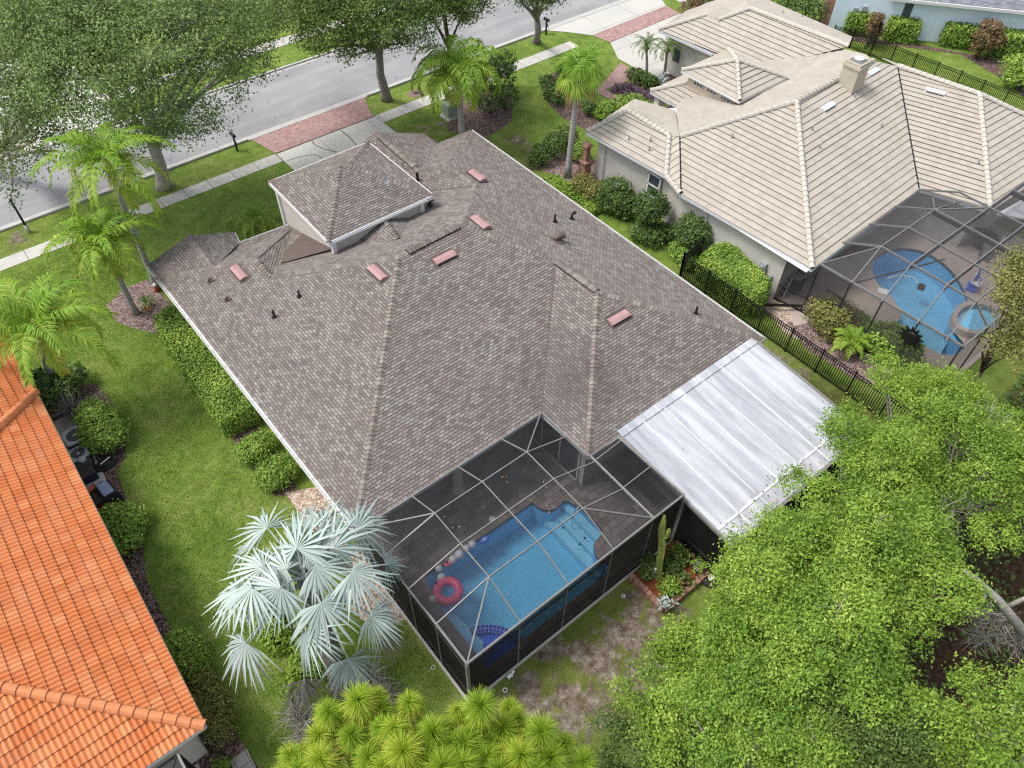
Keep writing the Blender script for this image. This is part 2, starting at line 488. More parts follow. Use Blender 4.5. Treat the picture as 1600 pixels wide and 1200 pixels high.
def box_hedge(name, label, poly, h, mat, n, size, seed, group=None, rough_=0.07, cat="hedge"):
    """clipped hedge: leaves over the top and sides of a plan outline, dark twigs inside"""
    rng = np.random.default_rng(seed)
    P2 = [Vector((p[0], p[1])) for p in poly]
    a = sum(P2[i].x * P2[(i + 1) % len(P2)].y - P2[(i + 1) % len(P2)].x * P2[i].y for i in range(len(P2)))
    if a < 0: P2.reverse()
    c = sum(P2, Vector((0, 0))) / len(P2)
    t = thing(name, label, cat, (c.x, c.y, 0), group)
    per = [(P2[i], P2[(i + 1) % len(P2)]) for i in range(len(P2))]
    Ls = [(q - p).length for p, q in per]; side = sum(Ls) * h; top = abs(a) / 2
    nt = int(n * top / (top + side)); ns = n - nt
    # top: sample triangles of the fan
    tri = [(c, p, q) for p, q in per]; ar = np.array([abs((p - c).cross(q - c)) if hasattr((p - c), "cross") and False else abs((p.x - c.x) * (q.y - c.y) - (p.y - c.y) * (q.x - c.x)) for _, p, q in tri]); ar = ar / ar.sum()
    ti = rng.choice(len(tri), nt, p=ar); r1 = np.sqrt(rng.uniform(0, 1, nt)); r2 = rng.uniform(0, 1, nt)
    T = np.array([[[v.x, v.y] for v in tr] for tr in tri])[ti]
    XY = T[:, 0] * (1 - r1)[:, None] + T[:, 1] * (r1 * (1 - r2))[:, None] + T[:, 2] * (r1 * r2)[:, None]
    und = 0.06 * np.sin(XY[:, 0] * 3.1 + seed) * np.cos(XY[:, 1] * 2.7) 
    Pt = np.column_stack([XY, h + und + rng.normal(size=nt) * rough_])
    Ot = np.tile([0, 0, 1.0], (nt, 1))
    si = rng.choice(len(per), ns, p=np.array(Ls) / sum(Ls)); s = rng.uniform(0, 1, ns); z = rng.uniform(0.03, 1, ns) * h
    E = np.array([[[p.x, p.y], [q.x, q.y]] for p, q in per])[si]
    d = unit(E[:, 1] - E[:, 0]); nn = np.column_stack([d[:, 1], -d[:, 0]])
    bul = 0.08 * np.sin(z / h * PI)
    XY = E[:, 0] * (1 - s)[:, None] + E[:, 1] * s[:, None] + nn * (rng.normal(size=ns) * rough_ + bul)[:, None]
    Ps = np.column_stack([XY, z]); Os = np.column_stack([nn, np.zeros(ns)])
    P = np.vstack([Pt, Ps]); O = np.vstack([Ot, Os])
    A, B = leaf_axes(len(P), size, 0.6, rng, 0.2, O * 2.2)
    cl = 0.5 + 0.5 * np.sin(P[:, 0] * 2.3 + seed) * np.sin(P[:, 1] * 1.9 + P[:, 2] * 3)
    tone = np.clip(cl * 0.35 + rng.uniform(0, 0.65, len(P)), 0, 1)
    cloud("foliage", P, A, B, tone, mat, t)
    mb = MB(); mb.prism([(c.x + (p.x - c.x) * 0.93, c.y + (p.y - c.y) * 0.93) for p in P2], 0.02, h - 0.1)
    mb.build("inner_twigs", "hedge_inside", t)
    return t

def frond(mb_leaf, rachis, nl, ll, rng, droop=0.5, width=0.03, tones=None, two=True):
    """feather leaf along a rachis (list of Vector): leaflets as (P,A,B,tone) rows"""
    pts = np.array([tuple(p) for p in rachis]); m = len(pts) - 1
    rows = []
    for i in range(nl):
        t = 0.12 + 0.88 * i / (nl - 1); k = min(int(t * m), m - 1); f = t * m - k
        p = pts[k] * (1 - f) + pts[k + 1] * f; d = unit(pts[k + 1] - pts[k])
        sd = unit(np.cross(d, np.array([0, 0, 1.0]))); upv = np.cross(sd, d)
        L = ll * (0.45 + 0.55 * math.sin(min(1, t * 1.25 + 0.12) * PI)) * rng.uniform(0.85, 1.12)
        for s in (-1, 1):
            dr = unit(sd * s * 0.85 + d * (0.45 + 0.5 * t) + upv * rng.uniform(0.0, 0.45) + rng.normal(size=3) * 0.07)
            e1 = p + dr * L * 0.5
            d2 = unit(dr + np.array([0, 0, -1.0]) * droop * rng.uniform(0.7, 1.4)); e2 = e1 + d2 * L * 0.55
            wv = unit(np.cross(dr, upv) + rng.normal(size=3) * 0.3) * width
            mb_leaf.append((p, e1, e2, wv, rng.uniform(0, 1)))

def strips(name, rows, mat, parent, taper=0.25, b0=0.5):
    """leaflets bent once: five-cornered blades built from (base, knee, tip, half width, tone) rows"""
    off = np.array(parent["at"]) if "at" in parent else np.zeros(3)
    n = len(rows)
    p = np.array([r[0] for r in rows]) - off; e1 = np.array([r[1] for r in rows]) - off; e2 = np.array([r[2] for r in rows]) - off
    w = np.array([r[3] for r in rows]); tn = np.array([r[4] for r in rows])
    V = np.empty((n, 6, 3), np.float32)
    V[:, 0] = p - w * b0; V[:, 1] = p + w * b0; V[:, 2] = e1 + w; V[:, 3] = e1 - w; V[:, 4] = e2 + w * taper; V[:, 5] = e2 - w * taper
    me = bpy.data.meshes.new(name); me.vertices.add(n * 6); me.vertices.foreach_set("co", V.ravel())
    q = np.array([0, 1, 2, 3, 3, 2, 4, 5], np.int32); L = (np.arange(n)[:, None] * 6 + q[None]).ravel().astype(np.int32)
    me.loops.add(n * 8); me.loops.foreach_set("vertex_index", L)
    me.polygons.add(n * 2); me.polygons.foreach_set("loop_start", np.arange(0, n * 8, 4, dtype=np.int32))
    me.update(calc_edges=True)
    at = me.attributes.new("tone", "FLOAT", "POINT"); at.data.foreach_set("value", np.repeat(tn, 6).astype(np.float32))
    me.materials.append(MATS[mat]); return link(name, me, parent)

def feather_palm(name, label, base, top, nf, fl, mat, seed, r0=0.13, ll=0.55, group=None, lift=1.0, cat="palm tree", nl=46, width=0.016, droop=0.7, shaft=True):
    rng = np.random.default_rng(seed); base, top = Vector(base), Vector(top)
    t = thing(name, label, cat, tuple(base), group)
    mb = MB(); bend = (top - base); side = Vector((bend.x, bend.y, 0)) * 0.12
    path = [base + Vector((0, 0, -0.05))] + [base.lerp(top, k / 8) - side * math.sin(PI * k / 8) for k in range(1, 9)]
    mb.tube(path, [r0 * 1.5] + [r0 * (1.1 - 0.035 * k) for k in range(1, 9)], 12)
    mb.build("trunk", "palm_bark", t, smooth=True)
    if shaft:
        mb = MB(); d = (path[-1] - path[-2]).normalized()
        mb.tube([top - d * 0.12, top + d * 0.25, top + d * 0.6], [r0 * 1.0, r0 * 1.15, r0 * 0.45], 10)
        for k in range(14):
            a = k * 2.4; v = Vector((math.cos(a), math.sin(a), 0.7))
            mb.bar(top - d * 0.05 + v * r0 * 0.5, top + v * (r0 * 2.2) , 0.03, 0.05)
        mb.build("crown_shaft", "palm_boot", t, smooth=False)
    for k in range(nf):
        rows = []; a = k * 2.39996 + rng.uniform(-0.2, 0.2); age = (k + 0.5) / nf
        el = (1.25 - 1.25 * age) * lift + rng.uniform(-0.12, 0.12)
        L = fl * rng.uniform(0.85, 1.08) * (0.75 + 0.35 * math.sin(age * PI))
        h = Vector((math.cos(a), math.sin(a), 0)); p = top + Vector((0, 0, 0.35)); pts = [p.copy()]
        for s in range(10):
            ang = el - (s / 9) ** 1.3 * (1.5 + 0.5 * age) * droop * 1.45
            p = p + (h * math.cos(ang) + Vector((0, 0, math.sin(ang)))) * (L / 10); pts.append(p.copy())
        frond(rows, pts, nl, ll, rng, droop, width)
        rows = [(r[0], r[1], r[2], r[3], min(1, max(0, 0.55 * r[4] + 0.45 * age + rng.uniform(-0.06, 0.06)))) for r in rows]
        for s in range(10):
            sd = np.cross(np.array(pts[s + 1] - pts[s]), [0, 0, 1.0]); sd = unit(sd) * (0.026 * (1 - s / 11))
            rows.append((np.array(pts[s]), np.array(pts[s].lerp(pts[s + 1], 0.5)), np.array(pts[s + 1]), sd, 0.95))
        strips("frond", rows, mat, t)
    return t

def fan_blade(rows, c, axis, nrm, R, nb, rng, spread=2.5, split=0.5, fold=0.25, droop=0.2, width=None, base_tone=0.5):
    """fan leaf: blades from hub c spread about axis in the plane with normal nrm"""
    axis = unit(np.array(axis)); nrm = unit(np.array(nrm)); sd = np.cross(nrm, axis)
    w = width or R * split * spread / nb * 0.62
    for i in range(nb):
        if rng.uniform() < 0.06: continue
        u = (i / (nb - 1) - 0.5); a = u * spread
        d = unit(axis * math.cos(a) + sd * math.sin(a) + nrm * (-fold * abs(u) * 1.2 + (0.07 if i % 2 else -0.07)))
        L = R * (0.80 + 0.20 * math.cos(a * 0.8)) * rng.uniform(0.82, 1.08)
        e1 = c + d * L * split
        e2 = e1 + unit(d + np.array([0, 0, -1.0]) * droop * rng.uniform(0.4, 1.8) + rng.normal(size=3) * 0.05) * L * (1 - split)
        wv = unit(np.cross(d, nrm) + nrm * (0.25 if i % 2 else -0.25)) * w
        rows.append((c + d * 0.03, e1, e2, wv, min(1, max(0, base_tone + rng.uniform(-0.22, 0.22) + (0.08 if i % 2 else -0.08)))))

# ------------------------------------------------------------------ material set
plain("white_trim", (0.66, 0.66, 0.65), 0.45, 0.04)
plain("cream_stucco", (0.52, 0.48, 0.43), 0.9, 0.05, 3, fine=60)
plain("grey_stucco", (0.50, 0.48, 0.44), 0.9, 0.05, 2, fine=60)
plain("tan_stucco", (0.55, 0.47, 0.36), 0.9, 0.05, 2, fine=60)
plain("blue_stucco", (0.66, 0.77, 0.88), 0.9, 0.04, 2, fine=60)
plain("pink_metal", (0.37, 0.22, 0.218), 0.5, 0.10, 5)
plain("dark_metal", (0.012, 0.012, 0.013), 0.45, 0.2)
plain("black_iron", (0.010, 0.010, 0.011), 0.4, 0.2)
plain("brown_flashing", (0.115, 0.085, 0.075), 0.5, 0.15, 1.5)
plain("alu_beam", (0.20, 0.193, 0.18), 0.4, 0.15, 3)
plain("alu_grey", (0.17, 0.168, 0.165), 0.4, 0.12, 3)
plain("bronze_beam", (0.030, 0.028, 0.027), 0.5, 0.2)
plain("grey_plastic", (0.30, 0.31, 0.32), 0.5, 0.1)
plain("steel", (0.62, 0.63, 0.64), 0.25, 0.05, metal=0.8)
plain("chimney_paint", (0.43, 0.385, 0.30), 0.85, 0.06, 2)
plain("ac_case", (0.035, 0.036, 0.04), 0.5, 0.2)
plain("ac_top", (0.36, 0.38, 0.40), 0.5, 0.1)
plain("green_box", (0.24, 0.29, 0.22), 0.6, 0.1)
plain("pink_float", (0.85, 0.10, 0.26), 0.35, 0.05, spec=0.5)
plain("white_balloon", (0.62, 0.64, 0.70), 0.35, 0.04, spec=0.5)
plain("blue_float", (0.05, 0.18, 0.75), 0.3, 0.05, spec=0.5)
plain("navy_cover", (0.030, 0.033, 0.055), 0.55, 0.15, 3)
plain("rust_fabric", (0.30, 0.07, 0.03), 0.8, 0.2)
plain("red_tile_paint", (0.42, 0.11, 0.05), 0.8, 0.15)
plain("terracotta", (0.36, 0.12, 0.07), 0.8, 0.2)
plain("white_pot", (0.75, 0.75, 0.73), 0.5, 0.05)
plain("wood_post", (0.12, 0.075, 0.05), 0.8, 0.2)
plain("grill_lid", (0.16, 0.20, 0.34), 0.35, 0.1, spec=0.5)
plain("rubber", (0.025, 0.022, 0.024), 0.7, 0.2)
plain("red_mulch", (0.20, 0.055, 0.025), 0.95, 0.5, 14, fine=70)
plain("brick_red", (0.30, 0.165, 0.12), 0.9, 0.35, 5)
plain("window_glass", (0.06, 0.075, 0.09), 0.08, 0.1, spec=0.6)
plain("white_metal", (0.58, 0.59, 0.62), 0.4, 0.05)
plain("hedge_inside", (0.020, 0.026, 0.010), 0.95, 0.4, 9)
plain("cushion_grey", (0.20, 0.20, 0.20), 0.85, 0.1)
plain("blue_plastic", (0.03, 0.12, 0.55), 0.35, 0.1, spec=0.5)

def barkmat(name, a, b, sc=7.0):
    k = NT(name); co = k.coord(); n = k.noise(co, sc, 6, 0.65, 0.6)
    k.base(k.ramp(n, [(0.3, a), (0.7, b)])); k.rough(0.9, 0.2); k.bump(n, 0.6, 0.03)
barkmat("bark_grey", (0.10, 0.09, 0.08), (0.34, 0.31, 0.28))
barkmat("bark_pale", (0.22, 0.20, 0.175), (0.50, 0.47, 0.42))
barkmat("bark_brown", (0.05, 0.035, 0.025), (0.15, 0.11, 0.08))
barkmat("palm_boot", (0.10, 0.05, 0.03), (0.33, 0.20, 0.12), 9)
barkmat("cactus_skin", (0.10, 0.15, 0.03), (0.32, 0.36, 0.10), 9)
def palmbark():
    k = NT("palm_bark"); co = k.coord()
    w = k.add("ShaderNodeTexWave", wave_type="BANDS", bands_direction="Z", Scale=3.2, Distortion=1.2, Detail=2.0)
    k.link(co, w.inputs["Vector"]); n = k.noise(co, 6, 5)
    f = k.math("ADD", k.math("MULTIPLY", w.outputs["Fac"], 0.35), k.math("MULTIPLY", n, 0.65))
    k.base(k.ramp(f, [(0.25, (0.22, 0.21, 0.20)), (0.75, (0.46, 0.45, 0.43))])); k.rough(0.9, 0.2); k.bump(f, 0.5, 0.02)
palmbark()

# roofs
k = brickmat("shingle", [(0.0, (0.134, 0.117, 0.108)), (0.28, (0.168, 0.149, 0.138)), (0.5, (0.200, 0.170, 0.157)), (0.72, (0.214, 0.199, 0.182)), (1.0, (0.262, 0.248, 0.222))],
             (0.070, 0.057, 0.052), 0.23, 0.127, 0.012, 0.9, (0.5, (0.20, 0.155, 0.143), 0.30), 0.35)
# algae streaks: a stain with its own shape
co = k.coord(); src = k.b.inputs["Base Color"].links[0].from_socket
mp = k.add("ShaderNodeMapping"); mp.inputs["Scale"].default_value = (0.9, 0.35, 0.35); k.link(co, mp.inputs[0])
st = k.ramp(k.noise(mp.outputs[0], 0.8, 6, 0.6), [(0.52, (0, 0, 0)), (0.75, (1, 1, 1))])
c1 = k.mix(k.math("MULTIPLY", st, 0.32), src, (0.10, 0.085, 0.08))
dv = k.add("ShaderNodeVectorMath", operation="DISTANCE"); k.link(co, dv.inputs[0]); dv.inputs[1].default_value = (1.2, -7.2, 4.0)
mask = k.ramp(k.math("ADD", k.math("MULTIPLY", dv.outputs["Value"], 0.25), k.math("MULTIPLY", k.noise(mp.outputs[0], 2.4, 5), 0.6)), [(0.45, (1, 1, 1)), (0.95, (0, 0, 0))])
k.base(k.mix(k.math("MULTIPLY", mask, 0.55), c1, (0.062, 0.056, 0.055)))
brickmat("tan_tile", [(0.0, (0.365, 0.328, 0.272)), (0.5, (0.395, 0.357, 0.298)), (1.0, (0.422, 0.386, 0.327))], (0.34, 0.305, 0.26), 0.33, 0.36, 0.004, 0.85, (0.6, (0.44, 0.412, 0.362), 0.4), 0.2, fine=0.06)
def weather(name, c, amt, lo=0.5, hi=0.75, sc=(0.35, 1.2, 1.0)):
    m = MATS[name]; t = m.node_tree; b = t.nodes["Principled BSDF"]; src = b.inputs["Base Color"].links[0].from_socket
    co = t.nodes.new("ShaderNodeTexCoord"); mp = t.nodes.new("ShaderNodeMapping"); mp.inputs["Scale"].default_value = sc; t.links.new(co.outputs["Object"], mp.inputs[0])
    n = t.nodes.new("ShaderNodeTexNoise"); n.inputs["Scale"].default_value = 1.1; n.inputs["Detail"].default_value = 7; n.inputs["Roughness"].default_value = 0.65; t.links.new(mp.outputs[0], n.inputs["Vector"])
    r = t.nodes.new("ShaderNodeValToRGB"); r.color_ramp.elements[0].position = lo; r.color_ramp.elements[0].color = (0, 0, 0, 1); r.color_ramp.elements[1].position = hi; r.color_ramp.elements[1].color = (amt,) * 3 + (1,); t.links.new(n.outputs["Fac"], r.inputs[0])
    x = t.nodes.new("ShaderNodeMix"); x.data_type = "RGBA"; t.links.new(r.outputs[0], x.inputs[0]); t.links.new(src, x.inputs[6]); x.inputs[7].default_value = (*c, 1); t.links.new(x.outputs[2], b.inputs["Base Color"])
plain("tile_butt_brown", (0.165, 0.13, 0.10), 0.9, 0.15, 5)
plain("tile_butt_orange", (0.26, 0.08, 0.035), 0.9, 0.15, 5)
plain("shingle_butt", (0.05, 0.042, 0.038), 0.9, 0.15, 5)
brickmat("orange_tile", [(0.0, (0.52, 0.155, 0.048)), (0.4, (0.565, 0.183, 0.060)), (0.75, (0.60, 0.210, 0.074)), (1.0, (0.65, 0.270, 0.112))], (0.44, 0.13, 0.045), 0.33, 0.36, 0.003, 0.8, (0.9, (0.60, 0.235, 0.105), 0.5), 0.15)
brickmat("ridge_shingle", [(0.0, (0.145, 0.122, 0.112)), (0.5, (0.198, 0.170, 0.153)), (1.0, (0.262, 0.238, 0.208))], (0.1, 0.08, 0.07), 0.5, 1.0, 0.001)
weather("orange_tile", (0.34, 0.14, 0.075), 0.45); weather("orange_tile", (0.62, 0.36, 0.22), 0.5, 0.55, 0.8, (1.3, 0.5, 1)); weather("tan_tile", (0.27, 0.25, 0.215), 0.3)
plain("ridge_tan", (0.47, 0.44, 0.385), 0.85, 0.08, 5)
plain("ridge_orange", (0.60, 0.225, 0.095), 0.8, 0.12, 4)
brickmat("blue_shingle", [(0.0, (0.16, 0.17, 0.20)), (0.5, (0.22, 0.23, 0.26)), (1.0, (0.29, 0.30, 0.33))], (0.11, 0.11, 0.13), 0.30, 0.14, 0.008)
def panelroof():
    k = NT("panel_roof"); co = k.coord()
    mp = k.add("ShaderNodeMapping"); mp.inputs["Scale"].default_value = (1.6, 0.16, 1); k.link(co, mp.inputs[0])
    n = k.noise(mp.outputs[0], 1.4, 6, 0.6, 0.4); n2 = k.noise(co, 14, 4)
    f = k.math("ADD", k.math("MULTIPLY", n, 0.8), k.math("MULTIPLY", n2, 0.2))
    c = k.ramp(f, [(0.34, (0.27, 0.285, 0.315)), (0.5, (0.39, 0.405, 0.435)), (0.64, (0.52, 0.535, 0.56))])
    sp = k.ramp(k.noise(co, 5.0, 2), [(0.70, (1, 1, 1)), (0.76, (0.45, 0.44, 0.42))])
    k.base(k.mix(0.5, c, sp, "MULTIPLY")); k.rough(0.5, 0.3); k.bump(n2, 0.1, 0.01)
panelroof()
# walls of brick and stone
brickmat("brick_face", [(0.0, (0.22, 0.12, 0.09)), (0.5, (0.34, 0.20, 0.15)), (1.0, (0.46, 0.34, 0.27))], (0.40, 0.37, 0.33), 0.30, 0.14, 0.012)
# paving
brickmat("paver_pink", [(0.0, (0.27, 0.155, 0.14)), (0.5, (0.36, 0.22, 0.20)), (1.0, (0.44, 0.29, 0.265))], (0.21, 0.135, 0.12), 0.22, 0.11, 0.008, 0.9, (0.7, (0.36, 0.25, 0.235), 0.5))
brickmat("paver_deck", [(0.0, (0.130, 0.118, 0.116)), (0.5, (0.185, 0.170, 0.166)), (1.0, (0.262, 0.240, 0.234))], (0.065, 0.055, 0.05), 0.45, 0.30, 0.010, 0.85, (0.5, (0.19, 0.155, 0.14), 0.4))
brickmat("coping_stone", [(0.0, (0.17, 0.14, 0.13)), (1.0, (0.27, 0.23, 0.21))], (0.09, 0.08, 0.07), 0.22, 0.30, 0.01)
brickmat("paver_grey", [(0.0, (0.30, 0.27, 0.25)), (1.0, (0.42, 0.38, 0.35))], (0.13, 0.11, 0.09), 0.42, 0.42, 0.012, offset=0.0)
k = brickmat("concrete", [(0.0, (0.45, 0.44, 0.40)), (1.0, (0.51, 0.50, 0.46))], (0.20, 0.19, 0.17), 3.6, 3.2, 0.02, 0.9, (0.4, (0.42, 0.412, 0.385), 0.6), 0.1, vec="Object", offset=0.0)
k = brickmat("walk_concrete", [(0.0, (0.41, 0.395, 0.36)), (1.0, (0.49, 0.475, 0.435))], (0.15, 0.14, 0.12), 1.5, 9.0, 0.02, 0.9, (0.8, (0.38, 0.367, 0.34), 0.6), 0.1, vec="Object", offset=0.0)
plain("kerb_concrete", (0.42, 0.41, 0.385), 0.9, 0.10, 1.2)
plain("tan_deck", (0.40, 0.335, 0.295), 0.85, 0.05, 1.2, fine=50)
def asphalt():
    k = NT("asphalt"); co = k.coord()
    mp = k.add("ShaderNodeMapping"); mp.inputs["Scale"].default_value = (0.12, 0.9, 1); k.link(co, mp.inputs[0])
    a = k.noise(co, 0.22, 6, 0.62, 0.5); b = k.noise(mp.outputs[0], 1.0, 5); c = k.noise(co, 45, 3)
    f = k.math("ADD", k.math("MULTIPLY", a, 0.55), k.math("MULTIPLY", b, 0.45))
    col = k.ramp(f, [(0.3, (0.195, 0.195, 0.20)), (0.5, (0.26, 0.26, 0.265)), (0.72, (0.34, 0.335, 0.33))])
    col = k.mix(1.0, col, k.ramp(c, [(0.25, (0.88,) * 3), (0.75, (1.12,) * 3)]), "MULTIPLY")
    # dark spots of oil and old patches
    o = k.ramp(k.noise(co, 1.1, 3, 0.5), [(0.70, (1, 1, 1)), (0.80, (0.62, 0.61, 0.60))])
    col = k.mix(1.0, col, o, "MULTIPLY")
    k.base(col); k.rough(0.9, 0.25); k.bump(c, 0.2, 0.01)
asphalt()
def mulchmat(name, a, b, c, sc=16.0):
    k = NT(name); co = k.coord()
    v = k.add("ShaderNodeTexVoronoi", Scale=sc); k.link(co, v.inputs["Vector"])
    n = k.noise(co, 2.2, 4)
    s = k.add("ShaderNodeSeparateColor"); k.link(v.outputs["Color"], s.inputs[0])
    f = k.math("ADD", k.math("MULTIPLY", s.outputs[0], 0.75), k.math("MULTIPLY", n, 0.25))
    k.base(k.ramp(f, [(0.15, a), (0.5, b), (0.85, c)])); k.rough(0.95, 0.2); k.bump(v.outputs["Distance"], 1.0, 0.04)
mulchmat("mulch", (0.035, 0.020, 0.018), (0.115, 0.070, 0.062), (0.25, 0.185, 0.165))
mulchmat("mulch_pale", (0.09, 0.055, 0.05), (0.20, 0.135, 0.125), (0.36, 0.28, 0.26))
mulchmat("pebbles", (0.24, 0.17, 0.12), (0.42, 0.32, 0.25), (0.62, 0.54, 0.46), 13)
mulchmat("purple_leaf_bed", (0.035, 0.035, 0.020), (0.14, 0.085, 0.12), (0.26, 0.19, 0.23), 9)

def lawnmat():
    k = NT("lawn"); co = k.coord()
    big = k.noise(co, 0.30, 5, 0.6); mid = k.noise(co, 1.6, 5, 0.62); fine = k.noise(co, 16, 4, 0.7); tiny = k.noise(co, 60, 2)
    f = k.math("ADD", k.math("ADD", k.math("MULTIPLY", big, 0.30), k.math("MULTIPLY", mid, 0.34)), k.math("ADD", k.math("MULTIPLY", fine, 0.24), k.math("MULTIPLY", tiny, 0.12)))
    g = k.ramp(f, [(0.35, (0.044, 0.090, 0.014)), (0.43, (0.103, 0.178, 0.026)), (0.52, (0.175, 0.253, 0.044)), (0.63, (0.295, 0.325, 0.105))])
    # dry straw-coloured patches
    s = k.ramp(k.noise(co, 0.75, 6, 0.65, 0.8), [(0.56, (0, 0, 0)), (0.76, (1, 1, 1))])
    g = k.mix(k.math("MULTIPLY", s, 0.38), g, (0.25, 0.215, 0.095))
    # bare sandy soil where the worn mask says so
    at = k.add("ShaderNodeAttribute", attribute_name="worn")
    sn = k.noise(co, 0.9, 7, 0.68, 0.6); w = k.math("ADD", at.outputs["Fac"], k.math("MULTIPLY", k.math("SUBTRACT", sn, 0.5), 2.6))
    wm = k.ramp(w, [(0.52, (0, 0, 0)), (0.72, (1, 1, 1))])
    v = k.add("ShaderNodeTexVoronoi", Scale=9.0); k.link(co, v.inputs["Vector"])
    so = k.ramp(k.math("ADD", k.math("MULTIPLY", k.noise(co, 2.6, 6, 0.7), 0.8), k.math("MULTIPLY", fine, 0.2)),
                [(0.36, (0.085, 0.060, 0.040)), (0.46, (0.165, 0.125, 0.092)), (0.55, (0.265, 0.218, 0.178)), (0.66, (0.42, 0.375, 0.335))])
    g2 = k.mix(k.math("MULTIPLY", at.outputs["Fac"], 0.75), g, k.ramp(f, [(0.36, (0.055, 0.060, 0.014)), (0.5, (0.135, 0.125, 0.035)), (0.64, (0.25, 0.22, 0.085))]))
    c = k.mix(k.math("MULTIPLY", wm, k.math("MINIMUM", k.math("MULTIPLY", at.outputs["Fac"], 1.7), 1.0)), g2, so)
    # forest floor
    at2 = k.add("ShaderNodeAttribute", attribute_name="litter")
    fl = k.ramp(k.noise(co, 5.0, 6, 0.7), [(0.3, (0.020, 0.012, 0.008)), (0.5, (0.07, 0.038, 0.022)), (0.7, (0.13, 0.09, 0.055))])
    c = k.mix(at2.outputs["Fac"], c, fl)
    k.base(c); k.rough(0.95, 0.15)
    k.bump(k.math("ADD", fine, k.math("MULTIPLY", tiny, 0.6)), 0.9, 0.06)
lawnmat()

# pool
def waterpair():
    k = NT("pool_water_surface"); co = k.coord()
    w = k.add("ShaderNodeTexNoise", Scale=2.2, Detail=3.0); k.link(co, w.inputs["Vector"])
    bp_ = k.add("ShaderNodeBump", Strength=0.22, Distance=0.05); k.link(w.outputs["Fac"], bp_.inputs["Height"])
    tr = k.add("ShaderNodeBsdfTransparent"); tr.inputs[0].default_value = (0.76, 0.93, 0.98, 1)
    gl = k.add("ShaderNodeBsdfGlossy"); gl.inputs["Roughness"].default_value = 0.03; k.link(bp_.outputs[0], gl.inputs["Normal"])
    fr = k.add("ShaderNodeFresnel", IOR=1.33); k.link(bp_.outputs[0], fr.inputs["Normal"])
    mx = k.add("ShaderNodeMixShader"); k.link(fr.outputs[0], mx.inputs[0]); k.link(tr.outputs[0], mx.inputs[1]); k.link(gl.outputs[0], mx.inputs[2])
    k.link(mx.outputs[0], k.out.inputs[0])
    plain("pool_plaster", (0.24, 0.60, 0.84), 0.8, 0.05, 0.8)
    plain("pool_step", (0.40, 0.68, 0.84), 0.8, 0.05, 0.8)
    plain("pool_deep_blue", (0.03, 0.20, 0.85), 0.6, 0.06, 1.0)
    brickmat("pool_tile_blue", [(0.0, (0.01, 0.02, 0.30)), (1.0, (0.03, 0.06, 0.52))], (0.30, 0.36, 0.62), 0.15, 0.15, 0.02, 0.3, offset=0.0)
    plain("pool_rim_dark", (0.05, 0.09, 0.12), 0.5, 0.2)
waterpair()

screenmat("screen_roof", (0.030, 0.028, 0.030), 0.44)
screenmat("screen_wall", (0.006, 0.006, 0.006), 0.93)
screenmat("screen_tan", (0.075, 0.070, 0.074), 0.42)
screenmat("screen_tan_wall", (0.06, 0.055, 0.056), 0.5)

# leaves: tones from old to new growth
leafmat("leaf_oak", [(0.0, (0.061, 0.101, 0.033)), (0.4, (0.134, 0.211, 0.061)), (0.75, (0.229, 0.328, 0.104)), (1.0, (0.359, 0.434, 0.190))], 0.2)
leafmat("leaf_street", [(0.0, (0.040, 0.068, 0.019)), (0.4, (0.093, 0.153, 0.034)), (0.75, (0.177, 0.259, 0.059)), (1.0, (0.298, 0.363, 0.106))], 0.2)
leafmat("leaf_lime", [(0.0, (0.067, 0.135, 0.022)), (0.35, (0.157, 0.281, 0.037)), (0.7, (0.278, 0.418, 0.059)), (1.0, (0.450, 0.562, 0.112))], 0.28)
leafmat("leaf_yellowish", [(0.0, (0.088, 0.163, 0.023)), (0.4, (0.181, 0.303, 0.037)), (0.75, (0.298, 0.431, 0.065)), (1.0, (0.443, 0.536, 0.105))], 0.28)
leafmat("leaf_hedge", [(0.0, (0.074, 0.150, 0.026)), (0.4, (0.169, 0.297, 0.048)), (0.75, (0.324, 0.469, 0.077)), (1.0, (0.609, 0.664, 0.155))], 0.22)
leafmat("leaf_dark", [(0.0, (0.029, 0.062, 0.019)), (0.45, (0.077, 0.141, 0.034)), (0.8, (0.168, 0.259, 0.067)), (1.0, (0.311, 0.374, 0.120))], 0.2)
leafmat("leaf_olive", [(0.0, (0.085, 0.096, 0.024)), (0.45, (0.188, 0.201, 0.050)), (0.8, (0.319, 0.306, 0.100)), (1.0, (0.506, 0.367, 0.180))], 0.2)
leafmat("leaf_russet", [(0.0, (0.075, 0.072, 0.029)), (0.5, (0.180, 0.128, 0.056)), (1.0, (0.360, 0.192, 0.128))], 0.2)
leafmat("leaf_purple", [(0.0, (0.066, 0.039, 0.055)), (0.5, (0.165, 0.099, 0.138)), (1.0, (0.308, 0.220, 0.275))], 0.2)
leafmat("frond_green", [(0.0, (0.098, 0.220, 0.022)), (0.45, (0.196, 0.341, 0.036)), (0.8, (0.391, 0.473, 0.070)), (1.0, (0.575, 0.550, 0.168))], 0.3)
leafmat("frond_lime", [(0.0, (0.115, 0.255, 0.024)), (0.4, (0.215, 0.375, 0.036)), (0.75, (0.36, 0.47, 0.06)), (1.0, (0.56, 0.50, 0.13))], 0.3)
leafmat("frond_dark", [(0.0, (0.039, 0.091, 0.017)), (0.6, (0.105, 0.189, 0.042)), (1.0, (0.280, 0.312, 0.098))], 0.2)
leafmat("frond_silver", [(0.0, (0.206, 0.227, 0.228)), (0.35, (0.288, 0.355, 0.346)), (0.7, (0.377, 0.469, 0.428)), (1.0, (0.479, 0.561, 0.525))], 0.12)
